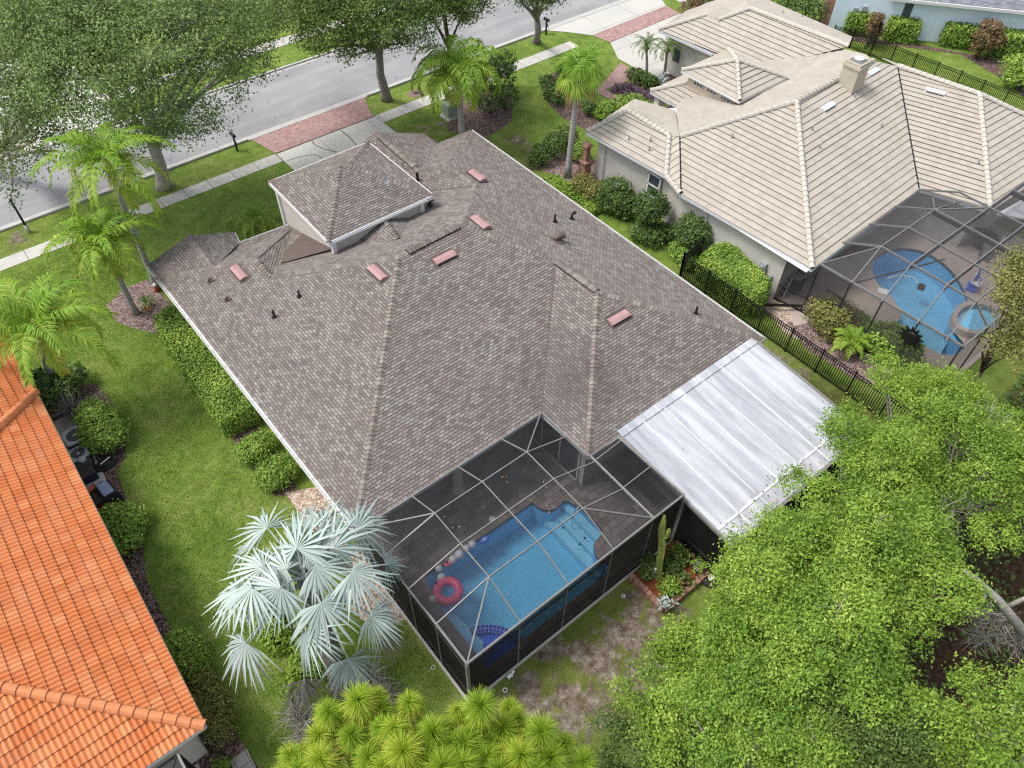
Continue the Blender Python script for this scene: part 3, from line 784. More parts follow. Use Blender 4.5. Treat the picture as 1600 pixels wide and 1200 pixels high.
leafmat("frond_dry", [(0.0, (0.180, 0.150, 0.152)), (0.5, (0.315, 0.270, 0.264)), (1.0, (0.450, 0.413, 0.416))], 0.1)
leafmat("frond_brown", [(0.0, (0.10, 0.05, 0.02)), (0.5, (0.24, 0.13, 0.05)), (1.0, (0.45, 0.30, 0.10))], 0.1)
leafmat("pine_needle", [(0.0, (0.150, 0.270, 0.019)), (0.5, (0.330, 0.486, 0.040)), (0.85, (0.600, 0.634, 0.080)), (1.0, (0.825, 0.621, 0.144))], 0.3)
leafmat("twig_grey", [(0.0, (0.16, 0.14, 0.13)), (1.0, (0.42, 0.38, 0.36))], 0.0)
leafmat("grass_blade", [(0.0, (0.060, 0.116, 0.018)), (0.5, (0.170, 0.256, 0.035)), (1.0, (0.380, 0.403, 0.088))], 0.2)

# ------------------------------------------------------------------ light
w = bpy.data.worlds.new("World"); S.world = w; w.use_nodes = True
SUN_EL, SUN_AZ = 60.0, 142.0    # azimuth counted counter-clockwise from +x
sky = w.node_tree.nodes.new("ShaderNodeTexSky"); sky.sky_type = "NISHITA"; sky.sun_disc = False
sky.sun_elevation = math.radians(SUN_EL); sky.sun_rotation = math.radians(90 - SUN_AZ)
sky.air_density = 1.0; sky.dust_density = 3.0; sky.ozone_density = 1.0
bg = w.node_tree.nodes["Background"]; bg.inputs[1].default_value = 0.13
hs = w.node_tree.nodes.new("ShaderNodeHueSaturation"); hs.inputs["Saturation"].default_value = 0.45
w.node_tree.links.new(sky.outputs[0], hs.inputs["Color"]); w.node_tree.links.new(hs.outputs[0], bg.inputs[0])
sl = bpy.data.lights.new("sun", "SUN"); sl.energy = 1.35; sl.angle = math.radians(16); sl.color = (1.0, 0.96, 0.90)
so = bpy.data.objects.new("sun", sl); COL.objects.link(so)
_sd = Vector((math.cos(math.radians(SUN_AZ)) * math.cos(math.radians(SUN_EL)), math.sin(math.radians(SUN_AZ)) * math.cos(math.radians(SUN_EL)), math.sin(math.radians(SUN_EL))))
so.rotation_euler = _sd.to_track_quat("Z", "Y").to_euler(); so.location = (0, 0, 60)
S.view_settings.view_transform = "Standard"; S.view_settings.look = "None"
S.view_settings.exposure = 0.98; S.view_settings.gamma = 1.0; S.view_settings.use_curve_mapping = False
S.render.engine = "CYCLES"; S.cycles.use_denoising = False; S.cycles.sample_clamp_indirect = 4.0; S.cycles.filter_width = 1.25
S.cycles.max_bounces = 8; S.cycles.transparent_max_bounces = 24; S.cycles.diffuse_bounces = 3; S.cycles.glossy_bounces = 3

# ------------------------------------------------------------------ ground, street, paving
HOLES = [(5.0, 14.3, 7.75, 13.2), (29.4, 43.6, 5.2, 12.4)]     # pool decks stand here instead of lawn
def inpoly(x, y, poly):
    c = False; n = len(poly)
    for i in range(n):
        x1, y1 = poly[i]; x2, y2 = poly[(i + 1) % n]
        if (y1 > y) != (y2 > y) and x < (x2 - x1) * (y - y1) / (y2 - y1) + x1: c = not c
    return c
def pp(l, z=0.0): return [tuple(G(*p, z)[:2]) for p in l]
WORN = [(pp([(720, 1100), (860, 985), (985, 900), (1090, 930), (1060, 1020), (1010, 1120), (930, 1215), (690, 1230), (700, 1150)]), 0.70),
        (pp([(1205, 520), (1290, 600), (1340, 660), (1290, 640), (1190, 545)]), 0.62),
        (pp([(600, 930), (680, 1010), (735, 1100), (690, 1090), (630, 1020), (570, 950)]), 0.32),
        (pp([(790, 190), (830, 215), (860, 262), (835, 275), (780, 225)]), 0.60),
        (pp([(560, 165), (690, 90), (820, 30), (800, 15), (560, 120)]), 0.05),
        (pp([(0, 365), (60, 350), (40, 395), (0, 400)]), 0.6),
        (pp([(600, 200), (720, 165), (730, 215), (640, 220)]), 0.42),
        (pp([(250, 290), (430, 235), (425, 245), (255, 310)]), 0.30)]
LITTER = [(14.6, 1.0), (14.6, 5.0), (23.5, 5.2), (23.5, 9.0), (26.2, 9.0), (27.0, 3.0), (47, 3.2), (60, -6), (60, -40), (6.5, -40), (7.5, -2), (10.5, 1.0), (12.5, 2.6)]
def lawn():
    def axis(a, b, st, marks, outer):
        v = set(np.round(np.arange(a, b + 1e-6, st), 3)) | set(marks) | set(outer)
        return sorted(v)
    xs = axis(-12, 60, 0.4, [h for H in HOLES for h in H[:2]], [-400, -150, -60, -25, 80, 130, 250, 500])
    ys = axis(-10, 50, 0.4, [h for H in HOLES for h in H[2:]], [-300, -100, -40, -20, 60, 80, 120, 250, 500])
    nx, ny = len(xs), len(ys)
    vs = []; worn = []; lit = []
    def soft(x, y, poly, r=0.5):
        return sum(inpoly(x + dx * r, y + dy * r, poly) for dx in (-1, 0, 1) for dy in (-1, 0, 1)) / 9
    bb = [(min(p[0] for p in P) - 1, max(p[0] for p in P) + 1, min(p[1] for p in P) - 1, max(p[1] for p in P) + 1) for P, _ in WORN]
    for y in ys:
        for x in xs:
            z = 0.0
            vs.append((x, y, z)); v = 0.0
            for (P, a), b in zip(WORN, bb):
                if b[0] < x < b[1] and b[2] < y < b[3]: v = max(v, a * soft(x, y, P))
            worn.append(v); lit.append(soft(x, y, LITTER, 0.7) if y < 12 and x > 4 else 0.0)
    fs = []
    for j in range(ny - 1):
        for i in range(nx - 1):
            cx, cy = (xs[i] + xs[i + 1]) / 2, (ys[j] + ys[j + 1]) / 2
            if any(h[0] < cx < h[1] and h[2] < cy < h[3] for h in HOLES): continue
            fs.append((j * nx + i, j * nx + i + 1, (j + 1) * nx + i + 1, (j + 1) * nx + i))
    me = bpy.data.meshes.new("lawn"); me.from_pydata(vs, [], fs)
    for nm, d in (("worn", worn), ("litter", lit)):
        at = me.attributes.new(nm, "FLOAT", "POINT"); at.data.foreach_set("value", d)
    me.materials.append(MATS["lawn"]); struct(link("lawn", me))
lawn()

def flat(name, poly, z, mat): return struct(MB().sheet(poly, z).build(name, mat))
def rect(x0, x1, y0, y1): return [(x0, y0), (x1, y0), (x1, y1), (x0, y1)]
flat("street", rect(-120, 200, 44.35, 50.9), 0.012, "asphalt")
def kerb(name, y0, y1, face):
    mb = MB(); x = -40.0
    while x < 120:
        ya, yb = (y0, y1)
        mb.box((x + 1.49, (ya + yb) / 2, 0.05), (2.97, yb - ya, 0.16)); x += 3.0
    return struct(mb.build(name, "kerb_concrete"))
# the near kerb drops to a low sill across the two driveways
mb = MB()
for x0, x1, hgt in ((-40, 14.4, 0.13), (14.4, 23.2, 0.045), (23.2, 39.3, 0.13), (39.3, 51.5, 0.045), (51.5, 120, 0.13)):
    x = x0
    while x < x1 - 0.01:
        L = min(3.0, x1 - x); mb.box((x + L / 2, 44.05, hgt / 2 - 0.02), (L - 0.015, 0.16, hgt + 0.04)); x += L
    mb.box(((x0 + x1) / 2, 44.30, 0.008), (x1 - x0, 0.34, 0.03))
struct(mb.build("kerb", "kerb_concrete"))
mb = MB(); x = -40
while x < 120: mb.box((x + 1.5, 51.0, 0.05), (2.985, 0.16, 0.16)); mb.box((x + 1.5, 50.78, 0.008), (3.0, 0.28, 0.03)); x += 3
struct(mb.build("kerb", "kerb_concrete"))
flat("pavement", rect(-60, 15.05, 40.6, 41.6), 0.02, "walk_concrete")
flat("pavement", rect(22.35, 39.6, 40.55, 41.6), 0.02, "walk_concrete")
flat("pavement", rect(51.3, 120, 40.6, 41.7), 0.02, "walk_concrete")
flat("pavement", rect(-60, 140, 54.1, 55.3), 0.02, "walk_concrete")
flat("driveway", rect(15.1, 22.3, 32.6, 41.55), 0.026, "concrete")
flat("driveway_apron", [(14.6, 43.96), (15.1, 41.65), (22.3, 41.6), (22.35, 42.3), (23.0, 43.96)], 0.024, "paver_pink")
flat("driveway", [(39.4, 43.96), (40.4, 42.9), (41.6, 41.25), (49.9, 41.4), (50.8, 43.0), (51.6, 43.96)], 0.024, "concrete")
flat("paver_band", [(41.6, 41.22), (41.9, 39.6), (49.8, 39.8), (49.9, 41.37)], 0.030, "paver_pink")
flat("driveway", [(41.9, 39.55), (40.6, 37.4), (40.6, 33.5), (50.2, 33.5), (49.8, 39.75)], 0.026, "concrete")
flat("front_path", pp([(970, 98), (1000, 118), (946, 140), (988, 163), (972, 166), (930, 143)]), 0.016, "paver_pink")
flat("driveway", rect(3.0, 9.0, 51.1, 64), 0.03, "concrete")
# beds
BED = {}
def bed(name, px, mat, z=0.008):
    return flat(name, pp(px), z, mat)
bed("mulch_bed", [(166, 478), (196, 450), (232, 436), (262, 470), (320, 560), (302, 540), (240, 520), (205, 512), (180, 502)], "mulch_pale")
bed("mulch_bed", [(225, 505), (300, 560), (372, 705), (430, 775), (472, 775), (330, 560), (262, 470)], "mulch", 0.006)
bed("pebble_bed", [(445, 770), (500, 760), (545, 850), (650, 900), (640, 965), (590, 985), (540, 950), (560, 900), (500, 850)], "pebbles", 0.010)
bed("mulch_bed", [(60, 600), (150, 600), (186, 640), (197, 680), (196, 715), (182, 735), (190, 760), (205, 800), (224, 850), (229, 905), (252, 955), (279, 1000), (318, 1050), (345, 1110), (405, 1200), (300, 1200), (200, 900)], "mulch")
bed("mulch_bed", [(838, 262), (872, 225), (905, 250), (940, 250), (960, 300), (1000, 340), (930, 300)], "mulch_pale")
bed("mulch_bed", [(848, 120), (875, 110), (890, 155), (955, 168), (990, 170), (1010, 200), (930, 210), (880, 185), (855, 160)], "mulch")
bed("purple_bed", [(955, 140), (975, 128), (1042, 160), (1022, 175), (990, 165)], "purple_leaf_bed", 0.012)
bed("mulch_bed", [(1000, 100), (1060, 110), (1075, 130), (1045, 165), (985, 132)], "mulch", 0.009)
bed("mulch_bed", [(690, 140), (740, 150), (800, 130), (800, 190), (760, 215), (700, 205)], "mulch", 0.007)
bed("pebble_bed", [(1200, 450), (1230, 480), (1260, 480), (1265, 540), (1225, 520), (1190, 475)], "pebbles", 0.010)
bed("mulch_bed", [(1228, 505), (1262, 490), (1300, 520), (1390, 545), (1390, 610), (1330, 590), (1260, 545)], "mulch_pale", 0.012)
bed("mulch_bed", [(1310, 62), (1330, 55), (1440, 70), (1540, 90), (1600, 105), (1600, 150), (1560, 120), (1500, 85), (1400, 72)], "mulch", 0.008)
bed("stepping_stones", [(360, 1190), (385, 1168), (405, 1210), (370, 1215)], "paver_grey", 0.015)
bed("side_slab", [(1232, 480), (1256, 478), (1262, 505), (1240, 510)], "tan_deck", 0.018)
bed("equipment_slab", [(84, 660), (122, 642), (152, 720), (168, 752), (140, 768), (118, 745)], "kerb_concrete", 0.05)
bed("paver_patch", [(136, 768), (162, 755), (200, 790), (195, 795), (165, 815)], "terracotta", 0.03)

plain("patio_dark", (0.12, 0.105, 0.10), 0.85, 0.15, 3)

def crack(pts, w=0.035):
    m = MB(); P_ = [G(x, y, 0) for x, y in pts]
    for a, b in zip(P_[:-1], P_[1:]):
        d = (b - a); sd_ = Vector((-d.y, d.x, 0)).normalized() * w
        m.add([(a.x - sd_.x, a.y - sd_.y, 0.031), (a.x + sd_.x, a.y + sd_.y, 0.031), (b.x + sd_.x, b.y + sd_.y, 0.031), (b.x - sd_.x, b.y - sd_.y, 0.031)], [(3, 2, 1, 0)])
    struct(m.build("driveway_joint", "joint_dirt"))
plain("joint_dirt", (0.10, 0.095, 0.075), 0.95, 0.3, 8)
crack([(532, 204), (545, 214), (557, 227)]); crack([(487, 220), (492, 227), (508, 234), (526, 238)], 0.03); crack([(448, 252), (470, 245), (492, 242), (503, 247)], 0.025); crack([(433, 241), (510, 211), (587, 182)], 0.02)

# ================================================================== the shingled house
H1 = thing("shingled_house", "house with grey brown shingle roof, pink roof vents and screened pool behind it", "house", (13.5, 21, 0))
LF = (4.25, 30.9, 3.2); LN = (4.45, 13.78, 3.2); NOT = (12.97, 13.8, 3.2); VC = (12.99, 11.03, 3.2); RN = (23.2, 10.85, 3.2); RF = (23.17, 32.05, 3.2)
K0 = (7.95, 27.7, 4.45); K1 = (7.95, 26.25, 4.45); P1 = (12.24, 22.36, 5.93); M2 = (15.66, 22.5, 5.9); W0 = (18.0, 18.85, 4.98); W1 = (18.1, 16.22, 5.0)
Q = (18.9, 25.8, 4.68); Q2 = (18.86, 28.2, 4.68); Q3 = (17.72, 29.1, 4.28)
A_ = (10.7, 30.2, 3.22); B_ = (8.78, 27.1, 4.15); FE0 = (8.2, 30.85, 3.2); FE1 = (11.0, 30.62, 3.2)
roof = MB()
L_ = (LF, LN)
roof_face(roof, [LF, LN, P1, K1, K0], L_, top=P1)
roof_face(roof, [LN, NOT, W0, M2, P1], (LN, NOT), top=P1)
roof_face(roof, [NOT, VC, W1, W0], (NOT, VC), top=W1)
roof_face(roof, [VC, RN, W1], (VC, RN), top=W1)
for pl in ([RN, RF, Q2, Q], [RN, Q, W0, W1], [Q, M2, W0]): roof_face(roof, pl, (RN, RF), top=M2)
VQ = (14.9, 30.0, 3.35)
roof_face(roof, [B_, K1, P1, M2, Q, VQ, (11.0, 30.4, 3.3)], (FE1, VQ), top=P1)
roof_face(roof, [K0, K1, B_, A_], (A_, B_), top=K0)
roof_face(roof, [LF, K0, A_, FE1, FE0], (FE0, FE1), top=K0)
roof_face(roof, [(4.22, 32.05, 3.2), LF, (6.4, 29.1, 3.87), (6.44, 32.0, 3.87)], ((4.22, 32.05, 3.2), LF), top=(6.44, 32.0, 3.87))
roof_face(roof, [(6.44, 32.0, 3.87), (6.4, 29.1, 3.87), (8.3, 30.85, 3.2), (8.45, 31.8, 3.2)], ((8.45, 31.8, 3.2), (8.3, 30.85, 3.2)), top=(6.44, 32.0, 3.87))
roof_face(roof, [Q, Q2, Q3, (14.9, 31.6, 3.28), VQ], (VQ, (14.9, 31.6, 3.28)), top=Q)
roof_face(roof, [Q2, RF, (20.9, 32.06, 3.2), Q3], (RF, (20.9, 32.06, 3.2)), top=Q2)
GR0, GR1 = (17.75, 33.35, 4.45), Q3
roof_face(roof, [GR1, (20.9, 32.06, 3.2), (20.85, 33.4, 3.2), GR0], ((20.9, 32.06, 3.2), (20.85, 33.4, 3.2)), top=GR0)
roof_face(roof, [GR0, GR1, (14.9, 31.6, 3.28), (14.7, 33.4, 3.25)], ((14.9, 31.6, 3.28), (14.7, 33.4, 3.25)), top=GR0)
# shingled saddle that sheds water behind the raised entry
SD0 = (13.55, 25.72, 5.22); SD1 = on_plane(621, 371, (P1, M2, VQ)); SDL = (11.8, 25.75, 4.60); SDR = (15.2, 25.75, 4.58); SD1 = (SD1.x, SD1.y - 0.1, SD1.z - 0.0)
roof_face(roof, [SDL, SD1, SD0], ((SD0[0] - 1.75, SD0[1], 4.6), (SD0[0] - 1.75, SD0[1] - 2, 4.6)), top=SD0); roof_face(roof, [SD1, SDR, SD0], ((SD0[0] + 1.65, SD0[1] - 2, 4.6), (SD0[0] + 1.65, SD0[1], 4.6)), top=SD0)
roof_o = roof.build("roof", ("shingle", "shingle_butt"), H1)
cp = MB()
for a, b in ((LF, K0), (K1, K0), (K1, P1), (LN, P1), (M2, P1), (W0, M2), (W1, W0), (VC, W1), (RN, W1), (Q2, Q), ((6.44, 32.0, 3.87), (6.4, 29.1, 3.87)), (Q3, Q2), (GR0, GR1), (SD1, SD0)):
    caps(cp, a, b, 0.15, 0.19, 0.05)
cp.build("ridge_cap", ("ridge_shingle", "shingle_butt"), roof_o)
# raised vent strips along three ridges
for a, b in ((Vector(P1).lerp(Vector(M2), 0.12), Vector(P1).lerp(Vector(M2), 0.93)), (Vector(W0).lerp(Vector(W1), 0.03), Vector(W0).lerp(Vector(W1), 0.97)), (Vector(GR0).lerp(Vector(GR1), 0.1), Vector(GR0).lerp(Vector(GR1), 0.9))):
    m = MB(); caps(m, a, b, 0.19, 0.19, 0.05, 0.055, 0.02)
    for v in m.v: pass
    m.v = [(x, y, z + 0.065) for x, y, z in m.v]
    o = m.build("ridge_vent", ("ridge_shingle", "shingle_butt"), roof_o)
    m = MB(); m.bar(a + Vector((0, 0, 0.0)), b + Vector((0, 0, 0.0)), 0.33, 0.10); m.build("vent_slot", "dark_metal", roof_o)
# cricket of brown sheet metal between the left wing and the raised entry
m = MB(); C0 = (10.9, 25.95, 4.66); C1 = (10.9, 30.5, 3.12)
m.add([Vector(p) + Vector((0, 0, 0.05)) for p in (A_, B_, C0, C1)], [(0, 1, 2, 3)]); m.build("flashing", "brown_flashing", roof_o)
# valley lines
for a, b in ((NOT, W0), (K0, A_), (A_, B_), (Q, VQ)):
    m = MB(); m.bar(Vector(a) + Vector((0, 0, 0.022)), Vector(b) + Vector((0, 0, 0.022)), 0.05, 0.012); m.build("valley_flashing", "brown_flashing", roof_o)

# raised entry tower
T0, T1, T2, T3 = (10.6, 25.56, 5.45), (16.22, 25.56, 5.45), (16.22, 31.3, 5.45), (10.65, 31.3, 5.45)
TA, TB = tuple(G(533, 257.6, 6.55)), tuple(G(544, 257.6, 6.55))
m = MB()
roof_face(m, [T0, T1, TB, TA], (T0, T1), top=TA); roof_face(m, [T1, T2, TB], (T1, T2), top=TB)
roof_face(m, [T2, T3, TA, TB], (T2, T3), top=TA); roof_face(m, [T3, T0, TA], (T3, T0), top=TA)
tower_roof = m.build("tower_roof", ("shingle", "shingle_butt"), H1)
m = MB()
for a, b in ((T0, TA), (T1, TB), (T2, TB), (T3, TA), (TA, TB)): caps(m, a, b, 0.14, 0.19, 0.05)
m.build("ridge_cap", ("ridge_shingle", "shingle_butt"), tower_roof)
m = MB()
for a, b in ((T0, T1), (T1, T2), (T2, T3), (T3, T0)):
    d = (Vector(b) - Vector(a)).normalized() * 0.02
    m.bar(Vector(a) - d - Vector((0, 0, 0.085)), Vector(b) + d - Vector((0, 0, 0.085)), 0.05, 0.20)
m.build("fascia", "white_trim", tower_roof)
wx0, wx1, wy0, wy1 = 10.86, 15.6, 25.72, 31.0
m = MB(); m.box(((wx0 + wx1) / 2, (wy0 + wy1) / 2, 4.2), (wx1 - wx0, wy1 - wy0, 2.4)); tw = m.build("tower_wall", "cream_stucco", H1)
m = MB()
for x, y in ((wx0, wy0), (wx1, wy0), (wx0, wy1), (wx1, wy1)): m.box((x, y, 4.2), (0.20, 0.20, 2.44))
m.box(((wx0 + wx1) / 2, (wy0 + wy1) / 2, 5.385), (wx1 - wx0 + 0.4, wy1 - wy0 + 0.45, 0.03))
m.build("corner_trim", "white_trim", tw)

# eaves: white gutters along every edge, soffit, walls set back below
m = MB()
def gutter(mb, a, b, w=0.13, h=0.13, out=0.05):
    a, b = Vector(a), Vector(b); d = (b - a).normalized(); s = d.cross(Vector((0, 0, 1)))
    a = a + s * out; b = b + s * out
    z = Vector((0, 0, -0.075))
    mb.bar(a + z - Vector((0, 0, h / 2 - 0.01)), b + z - Vector((0, 0, h / 2 - 0.01)), w, 0.02)
    mb.bar(a + z + s * w / 2, b + z + s * w / 2, 0.02, h); mb.bar(a + z - s * w / 2, b + z - s * w / 2, 0.02, h + 0.02)
    for k in range(int((b - a).length / 1.2)):
        p = a + d * (0.6 + k * 1.2); mb.bar(p + z - s * w / 2 + Vector((0, 0, h / 2 - 0.02)), p + z + s * w / 2 + Vector((0, 0, h / 2 - 0.02)), 0.03, 0.012)
gutter(m, LN, Vector(LF) * 1.0, 0.16, 0.15, -0.06); m.build("gutter", "white_trim", H1)
m = MB(); gutter(m, (4.24, 31.15, 3.2), (4.22, 32.05, 3.2), 0.13, 0.13, -0.05); m.build("gutter", "white_trim", H1)
m = MB(); gutter(m, RN, RF, 0.13, 0.13, 0.05); m.build("gutter", "white_trim", H1)
m = MB(); gutter(m, (8.45, 31.8, 3.2), (8.3, 30.9, 3.2), 0.12, 0.12, 0.0); m.build("gutter", "white_trim", H1)
m = MB(); gutter(m, FE0, FE1, 0.12, 0.12, -0.05); m.build("gutter", "white_trim", H1)
for a, b in ((LN, NOT), (NOT, VC), (VC, RN)):
    m = MB(); m.bar(Vector(a) + Vector((0, -0.02, -0.075)), Vector(b) + Vector((0, -0.02, -0.075)), 0.04, 0.17); m.build("fascia", "white_trim", H1)
    m = MB(); m.bar(Vector(a) + Vector((0, -0.03, 0.02)), Vector(b) + Vector((0, -0.03, 0.02)), 0.06, 0.03); m.build("drip_edge", "alu_beam", H1)
m = MB()
OUT = [(4.3, 13.9), (12.9, 13.95), (13.0, 11.1), (23.1, 10.95), (23.1, 31.95), (20.8, 32.0), (20.8, 33.3), (14.7, 33.3), (14.7, 31.6), (11.0, 30.5), (8.3, 30.8), (8.3, 31.7), (4.3, 31.9)]
m.prism(OUT, 3.03, 3.06); m.build("soffit", "white_trim", H1)
m = MB()
WALL = [(4.95, 14.4 + 1.8), (13.5, 16.2), (13.5, 11.6), (22.65, 11.5), (22.65, 31.4), (20.3, 31.5), (20.3, 32.8), (15.2, 32.8), (15.2, 31.0), (11.3, 30.0), (7.8, 30.3), (7.8, 31.3), (4.95, 31.4)]
wall_loop(m, WALL, 0, 3.04); m.build("wall", "cream_stucco", H1)
m = MB(); m.box((17.8, 32.83, 1.25), (4.6, 0.06, 2.3))
for k in range(3): m.box((17.8, 32.87, 0.55 + k * 0.7), (4.5, 0.03, 0.62))
m.build("garage_door", "white_trim", H1)
# covered porch: column, sliding doors
m = MB(); m.lathe((9.36, 14.63, 0.06), [(0.30, 0), (0.30, 0.06), (0.24, 0.12), (0.21, 0.16), (0.20, 2.7), (0.24, 2.75), (0.28, 2.8), (0.28, 2.96)], 20); m.build("column", "cream_stucco", H1, True)
m = MB(); m.box((9.3, 16.17, 1.1), (5.0, 0.05, 2.1)); sd = m.build("sliding_door", "window_glass", H1)
m = MB()
for x in (6.8, 8.05, 9.3, 10.55, 11.8): m.box((x, 16.15, 1.1), (0.07, 0.07, 2.16))
m.box((9.3, 16.15, 2.2), (5.07, 0.07, 0.07)); m.build("door_frame", "white_trim", sd)
m = MB(); m.box((13.47, 13.6, 1.2), (0.05, 3.4, 2.2)); wn = m.build("window", "window_glass", H1)
m = MB()
for y in (11.9, 13.03, 14.17, 15.3): m.box((13.46, y, 1.2), (0.07, 0.06, 2.26))
for z in (0.1, 2.3): m.box((13.46, 13.6, z), (0.07, 3.46, 0.06))
m.build("window_frame", "white_trim", wn)
m = MB()
for x in (22.7,):
    for y in (14.0, 19.5, 26.0): m.box((x, y, 1.6), (0.06, 1.5, 1.3))
m.build("side_window", "window_glass", H1)

# pink slant-back roof vents
def frame_on(pts, eave):
    a, b = Vector(eave[0]), Vector(eave[1]); e = (b - a).normalized(); p = Vector(pts)
    up = (p - a); up = (up - e * up.dot(e)).normalized(); n = e.cross(up)
    if n.z < 0: n = -n; e = -e
    return e, up, n
def roof_vent(px, py, plane, eave, mat="pink_metal", parent=None, name="roof_vent", s=1.0, fin="ridge_shingle"):
    c = on_plane(px, py, plane); e, up, n = frame_on(plane[2], eave)
    L, D, Hh = 1.02 * s, 0.40 * s, 0.15 * s
    prof = [(-D * 0.5, 0), (-D * 0.5, Hh), (-D * 0.1, Hh * 1.06), (D * 0.35, Hh * 0.55), (D * 0.5, 0.01)]
    vs = []
    for sx in (-0.5, 0.5):
        for a, h in prof: vs.append(c + e * (sx * L) + up * a + n * h)
    k = len(prof); fs = [tuple(range(k)), tuple(range(2 * k - 1, k - 1, -1))] + [(i, k + i, k + i + 1, i + 1) for i in range(k - 1)]
    m = MB(); m.add(vs, fs); o = m.build(name, mat, parent)
    m = MB(); m.box(c + n * 0.016, (L + 0.16, D + 0.18, 0.012), M=Matrix((e, up, n)).transposed()); m.build("vent_flange", fin, parent)
    m = MB(); m.box(c - up * (D * 0.5 + 0.012) + n * Hh * 0.25, (L * 0.94, 0.02, Hh * 0.4), M=Matrix((e, up, n)).transposed()); m.build("vent_grille", "dark_metal", parent)
PN, PL_, PWN, PR = (LN, NOT, P1), (LF, LN, P1), (VC, RN, W1), (RN, RF, M2)
roof_vent(694, 403, PN, (LN, NOT), parent=roof_o)
roof_vent(966, 497, PWN, (VC, RN), parent=roof_o)
for x, y in ((591, 427), (375, 427)): roof_vent(x, y, PL_, L_, parent=roof_o)
for x, y in ((745, 276), (750, 349)): roof_vent(x, y, PR, (RN, RF), parent=roof_o)
def pipe(px, py, plane, h=0.32, r=0.05, elbow=None, mat="dark_metal"):
    c = on_plane(px, py, plane); m = MB()
    m.lathe(c, [(r * 2.6, -0.02), (r * 1.6, 0.05), (r * 1.2, 0.09)], 12)
    if elbow is None: m.tube([c, c + Vector((0, 0, h))], r, 10)
    else: m.tube([c, c + Vector((0, 0, h * 0.7)), c + Vector((0, 0, h)) + Vector(elbow) * 0.4, c + Vector((0, 0, h * 0.9)) + Vector(elbow)], [r, r, r * 1.2, r * 1.2], 10)
    return m.build("vent_pipe", mat, roof_o, False)
pipe(468, 463, PL_); pipe(429, 495, PL_, 0.36); pipe(327, 441, PL_, 0.22, 0.05, (0.16, -0.08, 0), "brown_flashing"); pipe(354, 470, PL_, 0.22, 0.05, (0.16, -0.08, 0), "brown_flashing")
pipe(867, 346, PR, 0.42); pipe(893, 342, PR, 0.3, 0.06, (0.25, 0, 0)); pipe(1087, 490, PR, 0.4)
pipe(868, 376, PR, 0.22, 0.14, (0.42, -0.12, 0), "brown_flashing")
pipe(653, 283, (GR0, GR1, (14.9, 31.6, 3.28)), 0.5, 0.07)
pipe(672, 320, (P1, M2, VQ), 0.25, 0.06, (0.2, 0, 0))
c = on_plane(602, 296, (T0, T1, TB)); m = MB(); m.tube([c, c + Vector((0, 0, 0.35)), c + Vector((0.05, -0.1, 0.5))], 0.025, 8)
for k in range(9): pass
M = Matrix.Rotation(math.radians(55), 3, "X")
vs = []; fs = []
for i, rr in enumerate((0.0, 0.08, 0.14, 0.18)):
    for k in range(14): vs.append(c + Vector((0.05, -0.1, 0.5)) + M @ Vector((rr * math.cos(k * PI / 7), rr * 0.85 * math.sin(k * PI / 7), rr * rr * 0.9)))
for i in range(3):
    for k in range(14): fs.append((i * 14 + k, i * 14 + (k + 1) % 14, (i + 1) * 14 + (k + 1) % 14, (i + 1) * 14 + k))
m.add(vs, fs); o = m.build("satellite_dish", "grey_plastic", tower_roof); 

# ---------------- lean-to roof of pale panels at the back
m = MB(); X0, X1 = 14.63, 22.7; YA, ZA, YB, ZB = 11.05, 3.27, 5.25, 2.76
npan = 7; w = (X1 - X0) / npan
for i in range(npan):
    xa, xb = X0 + i * w + 0.004, X0 + (i + 1) * w - 0.004
    ya = YA - (0.15 if False else 0)
    m.add([(xa, YB, ZB), (xb, YB, ZB), (xb, YA, ZA), (xa, YA, ZA), (xa, YB, ZB - 0.08), (xb, YB, ZB - 0.08), (xb, YA, ZA - 0.08), (xa, YA, ZA - 0.08)],
          [(0, 1, 2, 3), (7, 6, 5, 4), (0, 4, 5, 1), (1, 5, 6, 2), (2, 6, 7, 3), (3, 7, 4, 0)])
pr = m.build("porch_roof", "panel_roof", H1)
m = MB()
for i in range(1, npan):
    x = X0 + i * w; m.bar((x, YA - 0.1, ZA + 0.012), (x, YB + 0.02, ZB + 0.02), 0.045 + 0.03 * (i % 2), 0.05)
m.build("panel_seam", "white_metal", pr)
m = MB(); sl_ = (ZA - ZB) / (YA - YB)
m.bar((X0 + 0.02, 5.95, ZB + 0.7 * sl_ + 0.012), (X1 - 0.02, 5.95, ZB + 0.7 * sl_ + 0.012), 0.09, 0.03)
m.build("roof_strip", "white_metal", pr); m = MB()
m.bar((X0, YA - 0.02, ZA + 0.03), (X1, YA - 0.02, ZA + 0.03), 0.34, 0.03, up=(0, -sl_, 1)); m.build("roof_strip", "panel_roof", pr)
m = MB()
for xx in (X0 - 0.04, X1 + 0.05): m.bar((xx, YA - 0.05, ZA - 0.03), (xx, YB - 0.06, ZB - 0.03), 0.09, 0.15)
m.bar((X0 - 0.1, YB - 0.06, ZB - 0.06), (X1 + 0.1, YB - 0.06, ZB - 0.06), 0.11, 0.14); m.build("roof_gutter", "alu_beam", pr)
m = MB(); m.box(((X0 + X1) / 2, 8.2, 0.03), (X1 - X0, 5.7, 0.08)); m.build("porch_slab", "patio_dark", H1)
m = MB()
for x in (14.6, 17.2, 19.9, 22.5): m.box((x, 5.42, 1.35), (0.06, 0.06, 2.7))
for z in (0.1, 0.9, 2.62): m.box((18.55, 5.42, z), (7.9, 0.055, 0.055))
for z in (0.1, 0.9): m.box((14.6, 6.45, z), (0.055, 2.0, 0.055))
m.bar((14.6, 5.45, 2.62), (14.6, 7.5, 2.8), 0.055, 0.055)
